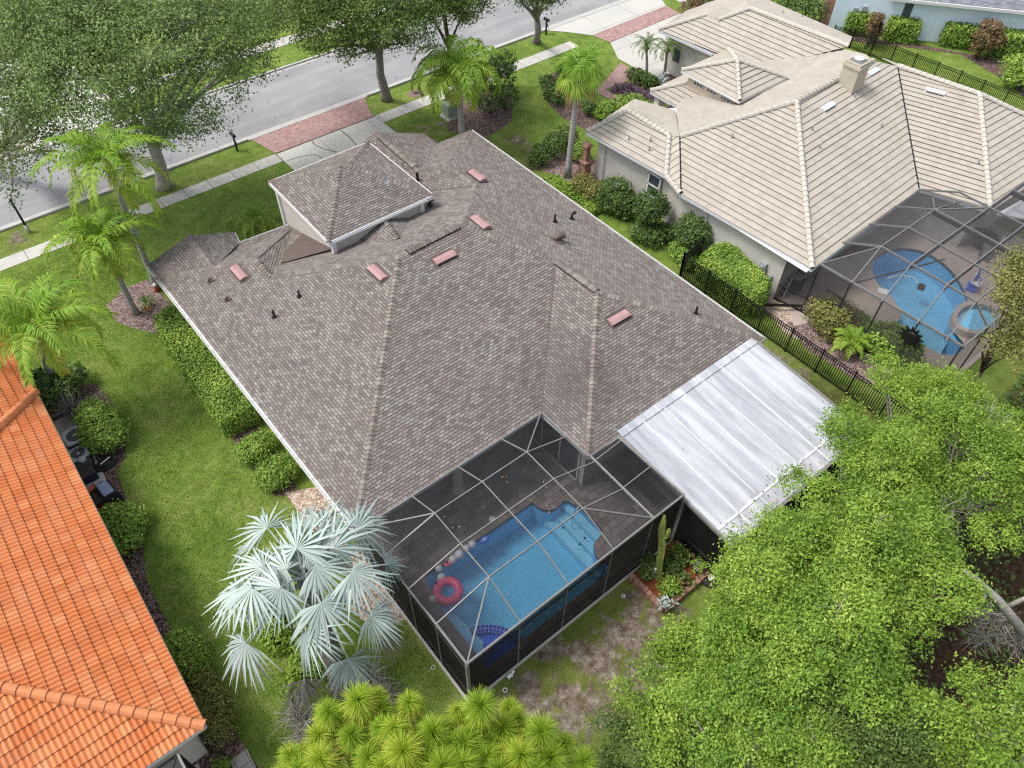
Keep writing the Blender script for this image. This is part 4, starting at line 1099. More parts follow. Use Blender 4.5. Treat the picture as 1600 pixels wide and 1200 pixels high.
m.build("porch_frame", "bronze_beam", H1)
for vs in ([(14.6, 5.42, 0.05), (14.6, 7.48, 0.05), (14.6, 7.48, 2.85), (14.6, 5.42, 2.66)], [(14.6, 5.42, 0.05), (22.5, 5.42, 0.05), (22.5, 5.42, 2.66), (14.6, 5.42, 2.66)]):
    m = MB(); m.add(vs, [(0, 1, 2, 3)]); m.build("porch_screen", "screen_wall", H1)

# ================================================================== screened pool cage
CG = thing("pool_enclosure", "black screened pool cage with pale roof beams behind the shingled house", "pool cage", (9.5, 9, 0))
X0c, X1c, Yc, ZW, ZF = 4.62, 14.42, 7.53, 3.43, 4.02
xr = (6.76, 8.83, 10.9); yr = (12.22, 10.72, 9.17)
def beam(a, b, w=0.037, h=0.065, mat="alu_beam", name="roof_beam"):
    m = MB(); m.bar(a, b, w, h); return m.build(name, mat, CG)
for x in xr:
    beam((x, 13.74, 3.22), (x, yr[0], ZF)); beam((x, yr[0], ZF), (x, yr[2], ZF)); beam((x, yr[2], ZF), (x, Yc, ZW))
for y in yr: beam((xr[0], y, ZF - 0.004), (xr[2], y, ZF - 0.004))
xm = 12.86
beam((13.02, 11.0, 3.25), (xm, Yc, ZW), 0.075, 0.12)
for y in yr[1:]:
    beam((xr[0], y, ZF), (X0c, y, ZW)); 
for y, z in ((10.72, 3.29), (9.17, 3.37)): beam((xr[2], y, ZF), (12.94 - 0.05 * (10.72 - y), y - 0.04, z))
beam((xr[2], yr[0], ZF), (12.93, 12.25, 3.23)); beam((xr[2], yr[0], ZF), (12.93, 13.76, 3.23), 0.05, 0.06, "alu_grey")
beam((xr[0], yr[0], ZF), (X0c, 13.74, 3.23), 0.05, 0.06); beam((xr[0], yr[0], ZF - 0.02), (X0c, yr[0], ZW), 0.05, 0.06)
beam((xr[0], yr[2], ZF), (X0c, Yc, ZW), 0.05, 0.06, "alu_grey"); beam((xr[2], yr[2], ZF), (xm, Yc + 0.02, ZW), 0.05, 0.06, "alu_grey")
beam((12.9, 10.70, 3.30), (14.55, 10.80, 3.24)); beam((12.88, 9.15, 3.37), (14.5, 9.2, 3.33))
beam((14.5, 11.0, 3.22), (X1c, Yc, ZW), 0.08, 0.10)
beam((X0c, Yc, ZW), (X1c, Yc, ZW), 0.07, 0.12, "alu_grey", "eave_beam"); beam((X0c, Yc, ZW), (X0c, 13.72, ZW - 0.15), 0.07, 0.12, "alu_grey", "eave_beam")
pn = [[(xr[i], yr[j], ZF), (xr[i], yr[j + 1], ZF), (xr[i + 1], yr[j + 1], ZF), (xr[i + 1], yr[j], ZF)] for i in range(2) for j in range(2)]
pn += [[(xr[i], 13.74, 3.22), (xr[i], yr[0], ZF), (xr[i + 1], yr[0], ZF), (xr[i + 1], 13.74, 3.22)] for i in range(2)]
pn += [[(xr[i], yr[2], ZF), (xr[i], Yc, ZW), (xr[i + 1], Yc, ZW), (xr[i + 1], yr[2], ZF)] for i in range(2)]
pn += [[(X0c, yr[0], ZW), (X0c, yr[1], ZW), (xr[0], yr[1], ZF), (xr[0], yr[0], ZF)], [(X0c, yr[1], ZW), (X0c, yr[2], ZW), (xr[0], yr[2], ZF), (xr[0], yr[1], ZF)],
       [(X0c, yr[2], ZW), (X0c, Yc, ZW), (xr[0], yr[2], ZF)], [(X0c, Yc, ZW), (xr[0], Yc, ZW), (xr[0], yr[2], ZF)],
       [(X0c, 13.72, 3.25), (X0c, yr[0], ZW), (xr[0], yr[0], ZF)], [(X0c, 13.72, 3.25), (xr[0], yr[0], ZF), (xr[0], 13.74, 3.22)],
       [(xr[2], 13.74, 3.22), (xr[2], yr[0], ZF), (12.93, 13.76, 3.23)], [(xr[2], yr[0], ZF), (12.93, 12.25, 3.23), (12.93, 13.76, 3.23)],
       [(xr[2], yr[0], ZF), (xr[2], yr[1], ZF), (12.94, 10.68, 3.29), (12.93, 12.25, 3.23)], [(xr[2], yr[1], ZF), (xr[2], yr[2], ZF), (12.87, 9.13, 3.37), (12.94, 10.68, 3.29)],
       [(xr[2], yr[2], ZF), (xm, Yc, ZW), (12.87, 9.13, 3.37)], [(xr[2], yr[2], ZF), (xr[2], Yc, ZW), (xm, Yc, ZW)],
       [(13.0, 11.0, 3.25), (12.9, 10.7, 3.30), (14.5, 10.8, 3.24), (14.5, 11.0, 3.22)], [(12.9, 10.7, 3.30), (12.88, 9.15, 3.37), (14.5, 9.2, 3.33), (14.5, 10.8, 3.24)], [(12.88, 9.15, 3.37), (xm, Yc, ZW), (X1c, Yc, ZW), (14.5, 9.2, 3.33)]]
for p in pn:
    m = MB(); m.add(p, [tuple(range(len(p)))]); m.build("roof_screen", "screen_roof", CG)
xp = [X0c, 6.72, 8.78, 10.85, 12.83, X1c]
for x in xp[1:]:
    m = MB(); m.box((x, Yc, 1.72), (0.05, 0.06, 3.36)); m.build("wall_post", "alu_grey", CG)
m = MB(); m.box((X0c, Yc, 1.72), (0.10, 0.10, 3.44)); m.build("corner_post", "alu_grey", CG)
for y in (9.17, 10.72, 12.22, 13.6):
    m = MB(); m.box((X0c, y, 1.70), (0.06, 0.05, 3.3)); m.build("wall_post", "alu_grey", CG)
m = MB()
for z in (0.09, 0.75, 2.95): m.box(((X0c + X1c) / 2, Yc - 0.003, z), (X1c - X0c, 0.05, 0.035))
m.bar((6.72, Yc - 0.03, 0.1), (8.78, Yc - 0.03, 3.38), 0.012, 0.012)
m.bar((10.85, Yc - 0.03, 0.1), (12.83, Yc - 0.03, 3.38), 0.02, 0.02); m.build("wall_rail", "bronze_beam", CG)
m = MB()
for z in (0.09, 0.75, 2.95): m.box((X0c - 0.003, 10.6, z), (0.05, 6.1, 0.035))
m.build("wall_rail", "bronze_beam", CG)
for a, b in zip(xp[:-1], xp[1:]):
    m = MB(); m.add([(a, Yc, 0.05), (b, Yc, 0.05), (b, Yc, ZW), (a, Yc, ZW)], [(0, 1, 2, 3)]); m.build("wall_screen", "screen_wall", CG)
ys = [Yc, 9.17, 10.72, 12.22, 13.6]
for a, b in zip(ys[:-1], ys[1:]):
    m = MB(); m.add([(X0c, a, 0.05), (X0c, b, 0.05), (X0c, b, ZW - 0.1), (X0c, a, ZW - 0.0)], [(0, 1, 2, 3)]); m.build("wall_screen", "screen_wall", CG)
m = MB(); m.bar((X0c - 0.10, Yc - 0.06, 0.03), (X1c, Yc - 0.06, 0.03), 0.10, 0.08); m.bar((X0c - 0.06, Yc - 0.1, 0.03), (X0c - 0.06, 13.6, 0.03), 0.10, 0.08); m.build("base_kerb", "grey_stucco", CG)

# ---------------- deck and pool
def fill_with_hole(outer, inner, z, name, mat, parent=None):
    import bmesh
    bm = bmesh.new()
    def loop(l):
        vs = [bm.verts.new((p[0], p[1], z)) for p in l]
        return [bm.edges.new((vs[i], vs[(i + 1) % len(vs)])) for i in range(len(vs))]
    es = loop(outer)
    for i in inner: es += loop(i)
    bmesh.ops.triangle_fill(bm, use_beauty=True, use_dissolve=False, edges=es)
    for f in bm.faces:
        if f.normal.z < 0: f.normal_flip()
    vs = [tuple(v.co) for v in bm.verts]; bm.verts.index_update()
    fs = [tuple(v.index for v in f.verts) for f in bm.faces]; bm.free()
    m = MB(); m.add(vs, fs, [(v[0], v[1]) for v in vs]); return m.build(name, mat, parent)
def arc(cx, cy, r, a0, a1, n=10): return [(cx + r * math.cos(math.radians(a0 + (a1 - a0) * i / n)), cy + r * math.sin(math.radians(a0 + (a1 - a0) * i / n))) for i in range(n + 1)]
def offset_poly(poly, d):
    n = len(poly); a = sum(poly[i][0] * poly[(i + 1) % n][1] - poly[(i + 1) % n][0] * poly[i][1] for i in range(n)); s = 1 if a > 0 else -1
    out = []
    for i in range(n):
        p, q, r = Vector(poly[i - 1]), Vector(poly[i]), Vector(poly[(i + 1) % n])
        d1 = (q - p); d2 = (r - q)
        if d1.length < 1e-6 or d2.length < 1e-6: out.append(tuple(q)); continue
        d1.normalize(); d2.normalize(); nn = Vector((d1.y, -d1.x)) + Vector((d2.y, -d2.x))
        if nn.length < 1e-4: nn = Vector((d1.y, -d1.x))
        nn.normalize(); k = max(0.5, nn.dot(Vector((d1.y, -d1.x))))
        out.append(tuple(q + nn * (d * s / k)))
    return out
POOL = [(5.75, 8.05), (11.75, 8.05)] + arc(12.15, 8.75, 0.42, 235, 125, 8)[::1] + [(12.05, 9.3), (12.72, 9.45), (12.75, 10.75), (12.55, 11.35)] + arc(12.0, 12.05, 0.62, -55, -175, 8) + [(11.35, 12.25), (7.1, 12.3)] + arc(6.35, 11.9, 0.45, 50, 190, 6) + [(5.85, 11.5), (5.75, 11.0)]
ROUGHDECK = [(4.66, 7.57), (14.62, 7.57), (14.62, 11.62), (13.48, 11.62), (13.48, 16.1), (4.95, 16.1), (4.66, 13.9)]
CP = offset_poly(POOL, 0.30)
struct(fill_with_hole(ROUGHDECK, [CP], 0.060, "patio", "paver_deck"))
SP = thing("swimming_pool", "blue rectangular pool with dark stone coping inside the black screen cage", "swimming pool", (9.2, 10, 0))
fill_with_hole(CP, [POOL], 0.072, "coping", "coping_stone", SP)
def basin(poly, zt, zb, name, mat, parent, mrim):
    m = MB(); n = len(poly)
    a = sum(poly[i][0] * poly[(i + 1) % n][1] - poly[(i + 1) % n][0] * poly[i][1] for i in range(n))
    if a < 0: poly = poly[::-1]
    for i in range(n):
        p, q = poly[i], poly[(i + 1) % n]
        m.add([(p[0], p[1], zt - 0.2), (p[0], p[1], zb), (q[0], q[1], zb), (q[0], q[1], zt - 0.2)], [(0, 1, 2, 3)])
    m.add([(p[0], p[1], zb) for p in poly], [tuple(range(n))]); o = m.build(name, mat, parent)
    m = MB()
    for i in range(n):
        p, q = poly[i], poly[(i + 1) % n]
        m.add([(p[0], p[1], zt), (p[0], p[1], zt - 0.2), (q[0], q[1], zt - 0.2), (q[0], q[1], zt)], [(0, 1, 2, 3)])
    m.build("tile_band", mrim, parent); return o
basin(POOL, 0.07, -1.35, "basin", "pool_plaster", SP, "pool_rim_dark")
# entry steps at the right end, a tanning shelf and the blue tiled arc at the left
m = MB()
for i, (x, z) in enumerate(((12.35, -0.28), (11.95, -0.58), (11.55, -0.88))):
    m.box(((x + 12.8) / 2 - 0.05, 9.9 + 0.25, z - 0.5 + 0.0), (12.7 - x, 3.6 - 0.1 * i, 1.0 - 0.01 * i))
m.build("entry_step", "pool_step", SP)
ca = (5.8, 8.1)
m = MB(); fan = [ca] + arc(ca[0], ca[1], 1.55, 0, 62, 14) + [(5.78, 9.35)]
m.prism(fan, -1.34, -0.62); m.build("spa_seat", "pool_deep_blue", SP)
m = MB(); m.prism([(5.77, 8.4), (6.35, 9.05), (6.05, 11.3), (5.77, 11.3)], -1.33, -0.45); m.build("bench", "pool_step", SP)
m = MB()
ao, ai = arc(ca[0], ca[1], 1.72, -2, 75, 20), arc(ca[0], ca[1], 1.42, -2, 75, 20)
for i in range(20):
    u0, u1 = i * 0.11, (i + 1) * 0.11
    m.add([(*ai[i], -0.40), (*ao[i], -0.40), (*ao[i + 1], -0.40), (*ai[i + 1], -0.40)], [(0, 1, 2, 3)], [(u0, 0), (u0, 0.3), (u1, 0.3), (u1, 0)])
    m.add([(*ao[i], -0.40), (*ao[i], -1.34), (*ao[i + 1], -1.34), (*ao[i + 1], -0.40)], [(0, 1, 2, 3)], [(u0, 0), (u0, 0.9), (u1, 0.9), (u1, 0)])
    m.add([(*ai[i], -1.34), (*ai[i], -0.40), (*ai[i + 1], -0.40), (*ai[i + 1], -1.34)], [(0, 1, 2, 3)], [(u0, 0), (u0, 0.9), (u1, 0.9), (u1, 0)])
m.build("tiled_arc", "pool_tile_blue", SP)
m = MB(); hr = G(894, 818, -0.2); h2_ = G(910, 803, 0.1)
for dx in (0, 0.45):
    m.tube([hr + Vector((dx, dx * 0.2, -0.3)), hr + Vector((dx, dx * 0.2, 0.75)), hr.lerp(h2_, 0.4) + Vector((dx, dx * 0.2, 0.95)), h2_ + Vector((dx, dx * 0.2, 0.7)), h2_ + Vector((dx, dx * 0.2, 0.0))], 0.022, 8)
    break
m.build("handrail", "steel", SP, True)
m = MB()
for p in ((880, 822), (923, 829), (914, 838), (906, 848), (690, 955), (705, 973)):
    q = G(*p, -0.2); m.lathe((q.x, q.y, -0.34), [(0.05, 0), (0.05, 0.02)], 12)
m.build("inlet_fitting", "dark_metal", SP)
wo = MB().sheet(offset_poly(POOL, -0.001), -0.06).build("pool_water", "pool_water_surface"); struct(wo)

# things floating or standing in the cage
t = thing("pool_ring", "large hot pink inflatable ring floating at the left of the pool", "pool float", tuple(G(700, 925, -0.02)))
o = Vector(t["at"]); m = MB(); m.torus(o + Vector((0, 0, 0.06)), 0.42, 0.17, 40, 14); m.build("tube", "pink_float", t, True)
m = MB(); q = o + Vector((-0.18, 0.42, 0.22)); m.tube([q, q + Vector((-0.05, 0.06, 0.08)), q + Vector((-0.02, 0.02, 0.14))], [0.04, 0.03, 0.02], 8); m.build("valve", "dark_metal", t)
tag(MB().torus(G(699, 880, -0.02) + Vector((0, 0, 0.02)), 0.10, 0.06, 20, 10).build("drink_ring", "pink_float", None, True), "small pink ring among the white balloons on the pool edge", "pool float")
t = thing("blue_float", "small blue and white float by the far pool edge", "pool float", tuple(G(757, 843, -0.02)))
o = Vector(t["at"]); MB().torus(o + Vector((0, 0, 0.02)), 0.12, 0.055, 20, 10, Matrix.Diagonal((1.25, 0.8, 1))).build("ring", "blue_float", t, True); MB().ball(o + Vector((0, 0, 0.02)), 0.08, 8, (1.2, 0.8, 0.6)).build("cushion", "white_balloon", t, True)
BAL = [(738, 851, "white balloon nearest the small blue float at the pool edge", 0.17), (729, 857, "white balloon wedged second in the chain from the blue float", 0.15), (718, 867, "largest white balloon, third in the chain along the pool edge", 0.19), (708, 875, "white balloon right beside the small pink ring", 0.17),
       (686, 889, "white balloon between the small pink ring and the big ring, set apart", 0.15), (690, 903, "white balloon touching the far side of the big pink ring", 0.17), (676, 937, "white balloon below the big pink ring at the pool's left edge", 0.16)]
for x, y, lab, r in BAL:
    q = G(x, y, 0.05); m = MB(); m.ball(q + Vector((0, 0, 0.02)), r, 12, (1, 1, 1.08)); m.tube([q + Vector((r * 0.7, 0, -r * 0.6)), q + Vector((r * 0.95, 0, -r * 0.75))], [0.012, 0.022], 6)
    tag(m.build("white_balloon", "white_balloon", None, True), lab, "balloon", "white balloons along the pool edge")
t = thing("patio_table", "dark covered rectangular table under the cage near the pale porch roof", "table", tuple(G(982, 737, 0.06)))
o = Vector(t["at"]); MB().bevbox(o + Vector((0, 0.1, 0.70)), (1.75, 1.15, 0.10), 0.04).build("table_top", "navy_cover", t)
for dx in (-0.75, 0.75):
    for dy in (-0.4, 0.55): MB().tube([o + Vector((dx, dy, 0)), o + Vector((dx * 0.95, dy, 0.66))], [0.03, 0.04], 8).build("leg", "dark_metal", t)
def chair(name, label, c, rz, mat, frame="dark_metal", cat="chair", group=None):
    t = thing(name, label, cat, tuple(c), group); o = Vector(c); R = Matrix.Rotation(rz, 3, "Z")
    def P(x, y, z): return o + R @ Vector((x, y, z))
    MB().bevbox(P(0, 0, 0.42), (0.52, 0.5, 0.10), 0.03, rz).build("seat", mat, t)
    m = MB(); m.bar(P(0, -0.24, 0.46), P(0, -0.36, 0.95), 0.5, 0.07, up=R @ Vector((0, 1, 0.2))); m.build("backrest", mat, t)
    for x in (-0.24, 0.24):
        for y in (-0.22, 0.22): MB().tube([P(x, y, 0), P(x, y, 0.4)], 0.02, 6).build("leg", frame, t)
    for x in (-0.28, 0.28):
        m = MB(); m.tube([P(x, 0.22, 0.38), P(x, 0.22, 0.62), P(x, -0.28, 0.64)], 0.022, 6); m.build("armrest", frame, t)
    return t
chair("patio_chair", "rust red chair by the house corner inside the pool cage", G(904, 733, 0.06), 2.2, "rust_fabric")
chair("patio_chair", "grey chair at the dark covered table, table's left side", G(948, 735, 0.06), -1.5, "cushion_grey")
t = thing("lounge_chair", "dark lounge chair on the deck beyond the covered table", "lounger", tuple(G(1006, 768, 0.06)))
o = Vector(t["at"]); m = MB()
for k in range(8): m.box(o + Vector((0.0, -0.8 + k * 0.16, 0.33)), (0.6, 0.10, 0.03))
m.build("seat", "dark_metal", t); m = MB()
for k in range(4): m.bar(o + Vector((-0.3, 0.52 + k * 0.13, 0.36 + k * 0.12)), o + Vector((0.3, 0.52 + k * 0.13, 0.36 + k * 0.12)), 0.10, 0.03)
m.build("backrest", "dark_metal", t)
for dx in (-0.28, 0.28):
    for dy in (-0.7, 0.5): MB().tube([o + Vector((dx, dy, 0)), o + Vector((dx, dy, 0.33))], 0.02, 6).build("leg", "dark_metal", t)
t = thing("floor_drain", "dark round lid on the deck beside the porch column", "lid", tuple(G(694, 768, 0.06))); o = Vector(t["at"]); MB().lathe(o, [(0.17, 0), (0.17, 0.012), (0.15, 0.016)], 20).build("lid", "dark_metal", t)
t = thing("skimmer_lid", "pale round skimmer lid on the deck beyond the pool", "lid", tuple(G(769, 811, 0.06))); o = Vector(t["at"]); MB().lathe(o, [(0.13, 0), (0.13, 0.012), (0.11, 0.018)], 20).build("lid", "white_pot", t)

# ================================================================== orange tiled house on the left
HO = thing("orange_tiled_house", "house with bright orange barrel tile roof beside the narrow side lawn", "house", (-9, 19, 0))
OE = 3.12
oc = (-2.46, 11.0, OE); of = (-2.3, 27.25, OE); ow = (-17.5, 11.0, OE); owf = (-17.5, 27.25, OE)
oa = (-9.95, 18.5, 5.95); ob = (-9.95, 19.75, 5.95)
m = MB(); WV = (0.165, 0.058, 6, 1.0)
roof_face(m, [of, oc, oa, ob], (of, oc), 0.36, 0.038, WV, top=oa)
roof_face(m, [oc, ow, oa], (oc, ow), 0.36, 0.038, WV, top=oa)
roof_face(m, [(-2.45, 33.0, OE - 0.05), (-2.32, 27.2, OE - 0.05), (-5.4, 24.2, 4.3), (-8.6, 27.4, 5.3), (-8.6, 33.0, 5.3)], ((-2.45, 33.0, OE - 0.05), (-2.32, 27.2, OE - 0.05)), 0.36, 0.038, WV, top=(-8.6, 30, 5.3))
roof_face(m, [owf, of, ob], (owf, of), 0.40, 0.04, None, top=ob)
roof_face(m, [ow, owf, ob, oa], (ow, owf), 0.40, 0.04, None, top=ob)
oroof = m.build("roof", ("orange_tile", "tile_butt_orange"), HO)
m = MB()
caps(m, Vector(oc) + Vector((0, 0, 0.05)), Vector(oa) + Vector((0, 0, 0.05)), 0.17, 0.40, 0.15, 0, 0.035, True)
caps(m, Vector(of) + Vector((0, 0, 0.05)), Vector(ob) + Vector((0, 0, 0.05)), 0.17, 0.40, 0.15, 0, 0.035, True)
caps(m, oa, ob, 0.17, 0.40, 0.15, 0, 0.03, True)
m.build("ridge_cap", ("ridge_orange", "tile_butt_orange"), oroof)
POo = (of, oc, oa)
for x, y in ((9, 717), (8, 842), (12, 895)):
    c = on_plane(x, y, POo); e, up, n = frame_on(oc, (of, oc)); M = Matrix((e, up, n)).transposed()
    m = MB(); m.box(c + n * 0.09, (0.42, 0.5, 0.05), M=M); m.box(c + n * 0.15 + up * 0.05, (0.26, 0.22, 0.12), M=M); m.build("roof_vent", "ridge_tan", oroof)
m = MB()
for a, b in ((of, oc), (oc, ow)): m.bar(Vector(a) - Vector((0, 0, 0.06)), Vector(b) - Vector((0, 0, 0.06)), 0.05, 0.16)
m.build("fascia", "white_trim", HO)
m = MB(); m.prism([(-2.55, 11.1), (-2.45, 32.8), (-17, 32.8), (-17, 11.1)], OE - 0.16, OE - 0.14); m.build("soffit", "white_trim", HO)
m = MB(); wall_loop(m, [(-17, 11.6), (-3.05, 11.6), (-2.95, 32.5), (-17, 32.5)], 0, OE - 0.1); m.build("wall", "cream_stucco", HO)
m = MB(); m.box((-2.93, 14.6, 1.6), (0.06, 1.0, 1.3)); m.box((-2.9, 24.3, 1.6), (0.06, 1.0, 1.3)); m.build("window", "window_glass", HO)
OC = thing("pool_enclosure", "dark screen cage corner at the orange roof's near edge", "pool cage", (-6, 7, 0))
def obeam(a, b, w=0.07, h=0.1, mat="alu_grey", name="roof_beam"): m = MB(); m.bar(a, b, w, h); return m.build(name, mat, OC)
ocx, ocz = -3.45, 2.75
obeam((ocx, 10.95, 2.85), (ocx, 4.0, 2.75)); obeam((ocx, 10.95, 2.85), (-4.7, 9.3, 3.2), 0.05, 0.06, "bronze_beam"); obeam((-4.7, 10.9, 3.0), (-4.7, 4.0, 3.2)); obeam((ocx, 10.9, 2.8), (-16, 10.9, 2.8), 0.06, 0.08, "bronze_beam")
for y in (10.9, 9.0, 7.0, 5.0): m = MB(); m.box((ocx, y, 1.38), (0.06, 0.06, 2.7)); m.build("wall_post", "bronze_beam", OC)
m = MB(); m.add([(ocx, 4, 0.05), (ocx, 10.9, 0.05), (ocx, 10.9, 2.8), (ocx, 4, 2.75)], [(0, 1, 2, 3)]); m.build("wall_screen", "screen_wall", OC)
m = MB(); m.add([(ocx, 4, 2.75), (ocx, 10.9, 2.83), (-4.7, 10.9, 3.2), (-4.7, 4, 3.2)], [(0, 1, 2, 3)]); m.add([(-4.7, 4, 3.2), (-4.7, 10.9, 3.2), (-12, 10.9, 3.2), (-12, 4, 3.2)], [(0, 1, 2, 3)]); m.build("roof_screen", "screen_roof", OC)
m = MB(); m.box((ocx, 7.4, 0.8), (0.05, 7, 0.04)); m.box((ocx, 7.4, 0.1), (0.05, 7, 0.05)); m.build("wall_rail", "bronze_beam", OC)
flat("patio", rect(-14, ocx, 4, 11.5), 0.03, "tan_deck")

# ================================================================== tan tiled house on the right
HT = thing("tan_tiled_house", "large house with pale tan flat tile roof, chimney and grey walls", "house", (38, 22, 0))
E3 = 3.0
FL = (28.5, 28.0, E3); J0 = (28.92, 22.1, E3); J1 = (28.35, 20.5, E3); NC = (28.85, 12.5, E3); PK = (30.9, 23.95, 3.8); PA = (30.95, 27.25, 3.8); VV = (31.15, 23.4, 3.9)
R1 = (36.55, 20.2, 5.55); R2 = (43.9, 20.35, 5.55); VT = (45.2, 19.4, 5.2); VB = (38.75, 12.95, E3); HH1 = (46.3, 14.75, 5.05); HH0 = (39.95, 9.55, E3)
m = MB(); TK = dict(course=0.36, lift=0.052)
roof_face(m, [FL, J0, PK, PA], (FL, J0), top=PK, **TK)
roof_face(m, [J0, (28.6, 21.2, E3), J1, VV, PK], ((28.0, 22.0, 2.98), (30.0, 22.0, 2.98)), top=VV, **TK)
roof_face(m, [J1, NC, R1, VV], (J1, NC), top=R1, **TK)
roof_face(m, [NC, VB, VT, R2, R1], (NC, VB), top=R1, **TK)
roof_face(m, [VB, HH0, HH1, VT], (VB, HH0), top=HH1, **TK)
H2e = (50.2, 9.2, E3); HR = (50.0, 21.0, E3)
roof_face(m, [HH0, H2e, HH1], (HH0, H2e), top=HH1, **TK)
roof_face(m, [H2e, HR, (45.2, 20.5, 5.25), VT, HH1], (H2e, HR), top=HH1, **TK)
# street side slopes
roof_face(m, [FL, PA, (33.3, 28.9, E3)], (FL, (33.3, 28.9, E3)), top=PA, **TK)
roof_face(m, [PA, PK, VV, (34.2, 26.4, 3.05), (33.3, 28.9, E3)], ((34.2, 26.4, 3.05), (33.3, 28.9, E3)), top=PK, **TK)
ZF_ = lambda x, y: (x, y, 5.55 - 0.335 * (y - 20.3))
roof_face(m, [VV, R1, R2, ZF_(45.0, 21.4), ZF_(45.9, 23.4), ZF_(45.9, 25.5), ZF_(41.9, 27.8), ZF_(38.5, 27.8), (34.2, 26.4, 3.35)], ((34.2, 27.0, 2.95), (40.0, 27.5, 2.95)), top=R1, **TK)
# garage wing
GA, GB = G(1029, 47, 3.0), G(1186, 109, 3.05); GT1, GT2 = G(1172, 14, 4.8), G(1325, 73, 4.8); GS = G(1103, 24, 4.0); GU = G(1122, 32, 4.05)
roof_face(m, [GA, GB, GT2, GT1, GU, GS], (GA, G(1112, 84, 3.0)), top=GT1, **TK)
GRa, GRb = (50.9, 25.6, E3), (51.0, 35.2, E3)
roof_face(m, [GT1, GT2, GRa, GRb], (GRa, GRb), top=GT2, **TK)
roof_face(m, [GA, GS, GU, GT1, GRb, (45.0, 35.3, E3)], (GA, (45.0, 35.3, E3)), top=GT1, **TK)
# entry portico and raised clerestory
PO = [(34.75, 29.0, 3.0), (34.75, 24.9, 3.0), (36.5, 26.2, 3.55), (36.5, 27.6, 3.55)]
roof_face(m, PO, (PO[0], PO[1]), top=PO[3], **TK)
roof_face(m, [PO[0], PO[3], (39.5, 27.6, 3.5), (40.3, 29.2, 3.0)], (PO[0], (40.3, 29.2, 3.0)), top=PO[3], **TK)
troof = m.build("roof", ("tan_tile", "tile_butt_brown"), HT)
m = MB()
for a, b in ((J0, PK), (J1, J0), (NC, R1), (HH0, HH1), (FL, PA), (PK, PA), (VV, R1), (R1, R2), (HH1, VT), (GA, GS), (GU, GT1), (GT1, GT2), (PO[0], PO[3]), (H2e, HH1)):
    caps(m, Vector(a) + Vector((0, 0, 0.04)), Vector(b) + Vector((0, 0, 0.04)), 0.15, 0.33, 0.11, 0, 0.03, True)
m.build("ridge_cap", ("ridge_tan", "tile_butt_brown"), troof)
for a, b in ((VV, J1), (VB, VT)):
    m = MB(); m.bar(Vector(a) + Vector((0, 0, 0.05)), Vector(b) + Vector((0, 0, 0.05)), 0.07, 0.02); m.build("valley_flashing", "dark_metal", troof)
C0 = (35.9, 23.3, 4.45); C1 = (40.2, 23.3, 4.45); C2 = (40.2, 27.8, 4.45); C3 = (35.9, 27.8, 4.45); CA = (38.05, 25.55, 5.3)
m = MB()
for a, b in ((C0, C1), (C1, C2), (C2, C3), (C3, C0)): roof_face(m, [a, b, CA], (a, b), top=CA, **TK)
tr2 = m.build("clerestory_roof", ("tan_tile", "tile_butt_brown"), HT)
m = MB()
for a in (C0, C1, C2, C3): caps(m, Vector(a) + Vector((0, 0, 0.04)), Vector(CA) + Vector((0, 0, 0.04)), 0.13, 0.33, 0.10, 0, 0.03, True)
m.build("ridge_cap", ("ridge_tan", "tile_butt_brown"), tr2)
m = MB()
for a, b in ((C0, C1), (C1, C2), (C2, C3), (C3, C0)): m.bar(Vector(a) - Vector((0, 0, 0.06)), Vector(b) - Vector((0, 0, 0.06)), 0.05, 0.16)
m.build("fascia", "white_trim", tr2)
m = MB(); m.box((38.05, 25.55, 3.6), (3.6, 3.8, 1.6)); cw = m.build("clerestory_wall", "tan_stucco", HT)
for y in (24.5, 25.55, 26.6):
    m = MB(); m.box((36.23, y, 4.05), (0.06, 0.72, 0.34)); wn = m.build("clerestory_window", "window_glass", cw)
    m = MB()
    for dy in (-0.36, -0.12, 0.12, 0.36): m.box((36.21, y + dy, 4.05), (0.06, 0.03, 0.38))
    for dz in (-0.18, 0.0, 0.18): m.box((36.213, y, 4.05 + dz), (0.05, 0.75, 0.03))
    m.build("window_bars", "white_trim", wn)
# gutters, walls
for a, b in ((FL, J0), (J1, NC), (VB, HH0), (GA, G(1112, 84, 3.0)), (PO[0], PO[1])):
    m = MB(); gutter(m, b, a, 0.14, 0.14, 0.06); m.build("gutter", "white_metal", HT)
m = MB(); m.bar(Vector(J0) - Vector((0, 0, 0.08)), Vector(J1) - Vector((0, 0, 0.08)), 0.06, 0.16); m.bar(Vector(NC) - Vector((0, 0, 0.08)), Vector(VB) - Vector((0, 0, 0.08)), 0.06, 0.16)
m.bar(Vector(FL) - Vector((0, 0, 0.08)), Vector((33.3, 28.9, E3)) - Vector((0, 0, 0.08)), 0.05, 0.16); m.build("fascia", "white_trim", HT)
TW = [(28.95, 13.9), (39.2, 13.9), (40.3, 10.2), (49.7, 9.9), (49.5, 20.6), (45.8, 20.9), (45.8, 25.4), (50.6, 25.9), (50.6, 34.6), (42.0, 34.0), (42.0, 27.2), (35.2, 27.0), (33.0, 27.6), (29.05, 27.5), (29.35, 22.2), (28.85, 20.6)]
m = MB(); wall_loop(m, TW[::-1], 0, 2.95); twall = m.build("wall", "grey_stucco", HT)
m = MB(); m.prism([(28.6, 12.6), (39.0, 13.0), (40.1, 9.7), (49.9, 9.5), (49.7, 20.8), (46.0, 21.0), (46.0, 25.3), (50.8, 25.8), (50.8, 35), (41.7, 34.2), (41.7, 27.0), (35.0, 26.6), (32.8, 28.0), (28.65, 27.9), (29.0, 22.1), (28.5, 20.5)], 2.87, 2.90); m.build("soffit", "white_trim", HT)
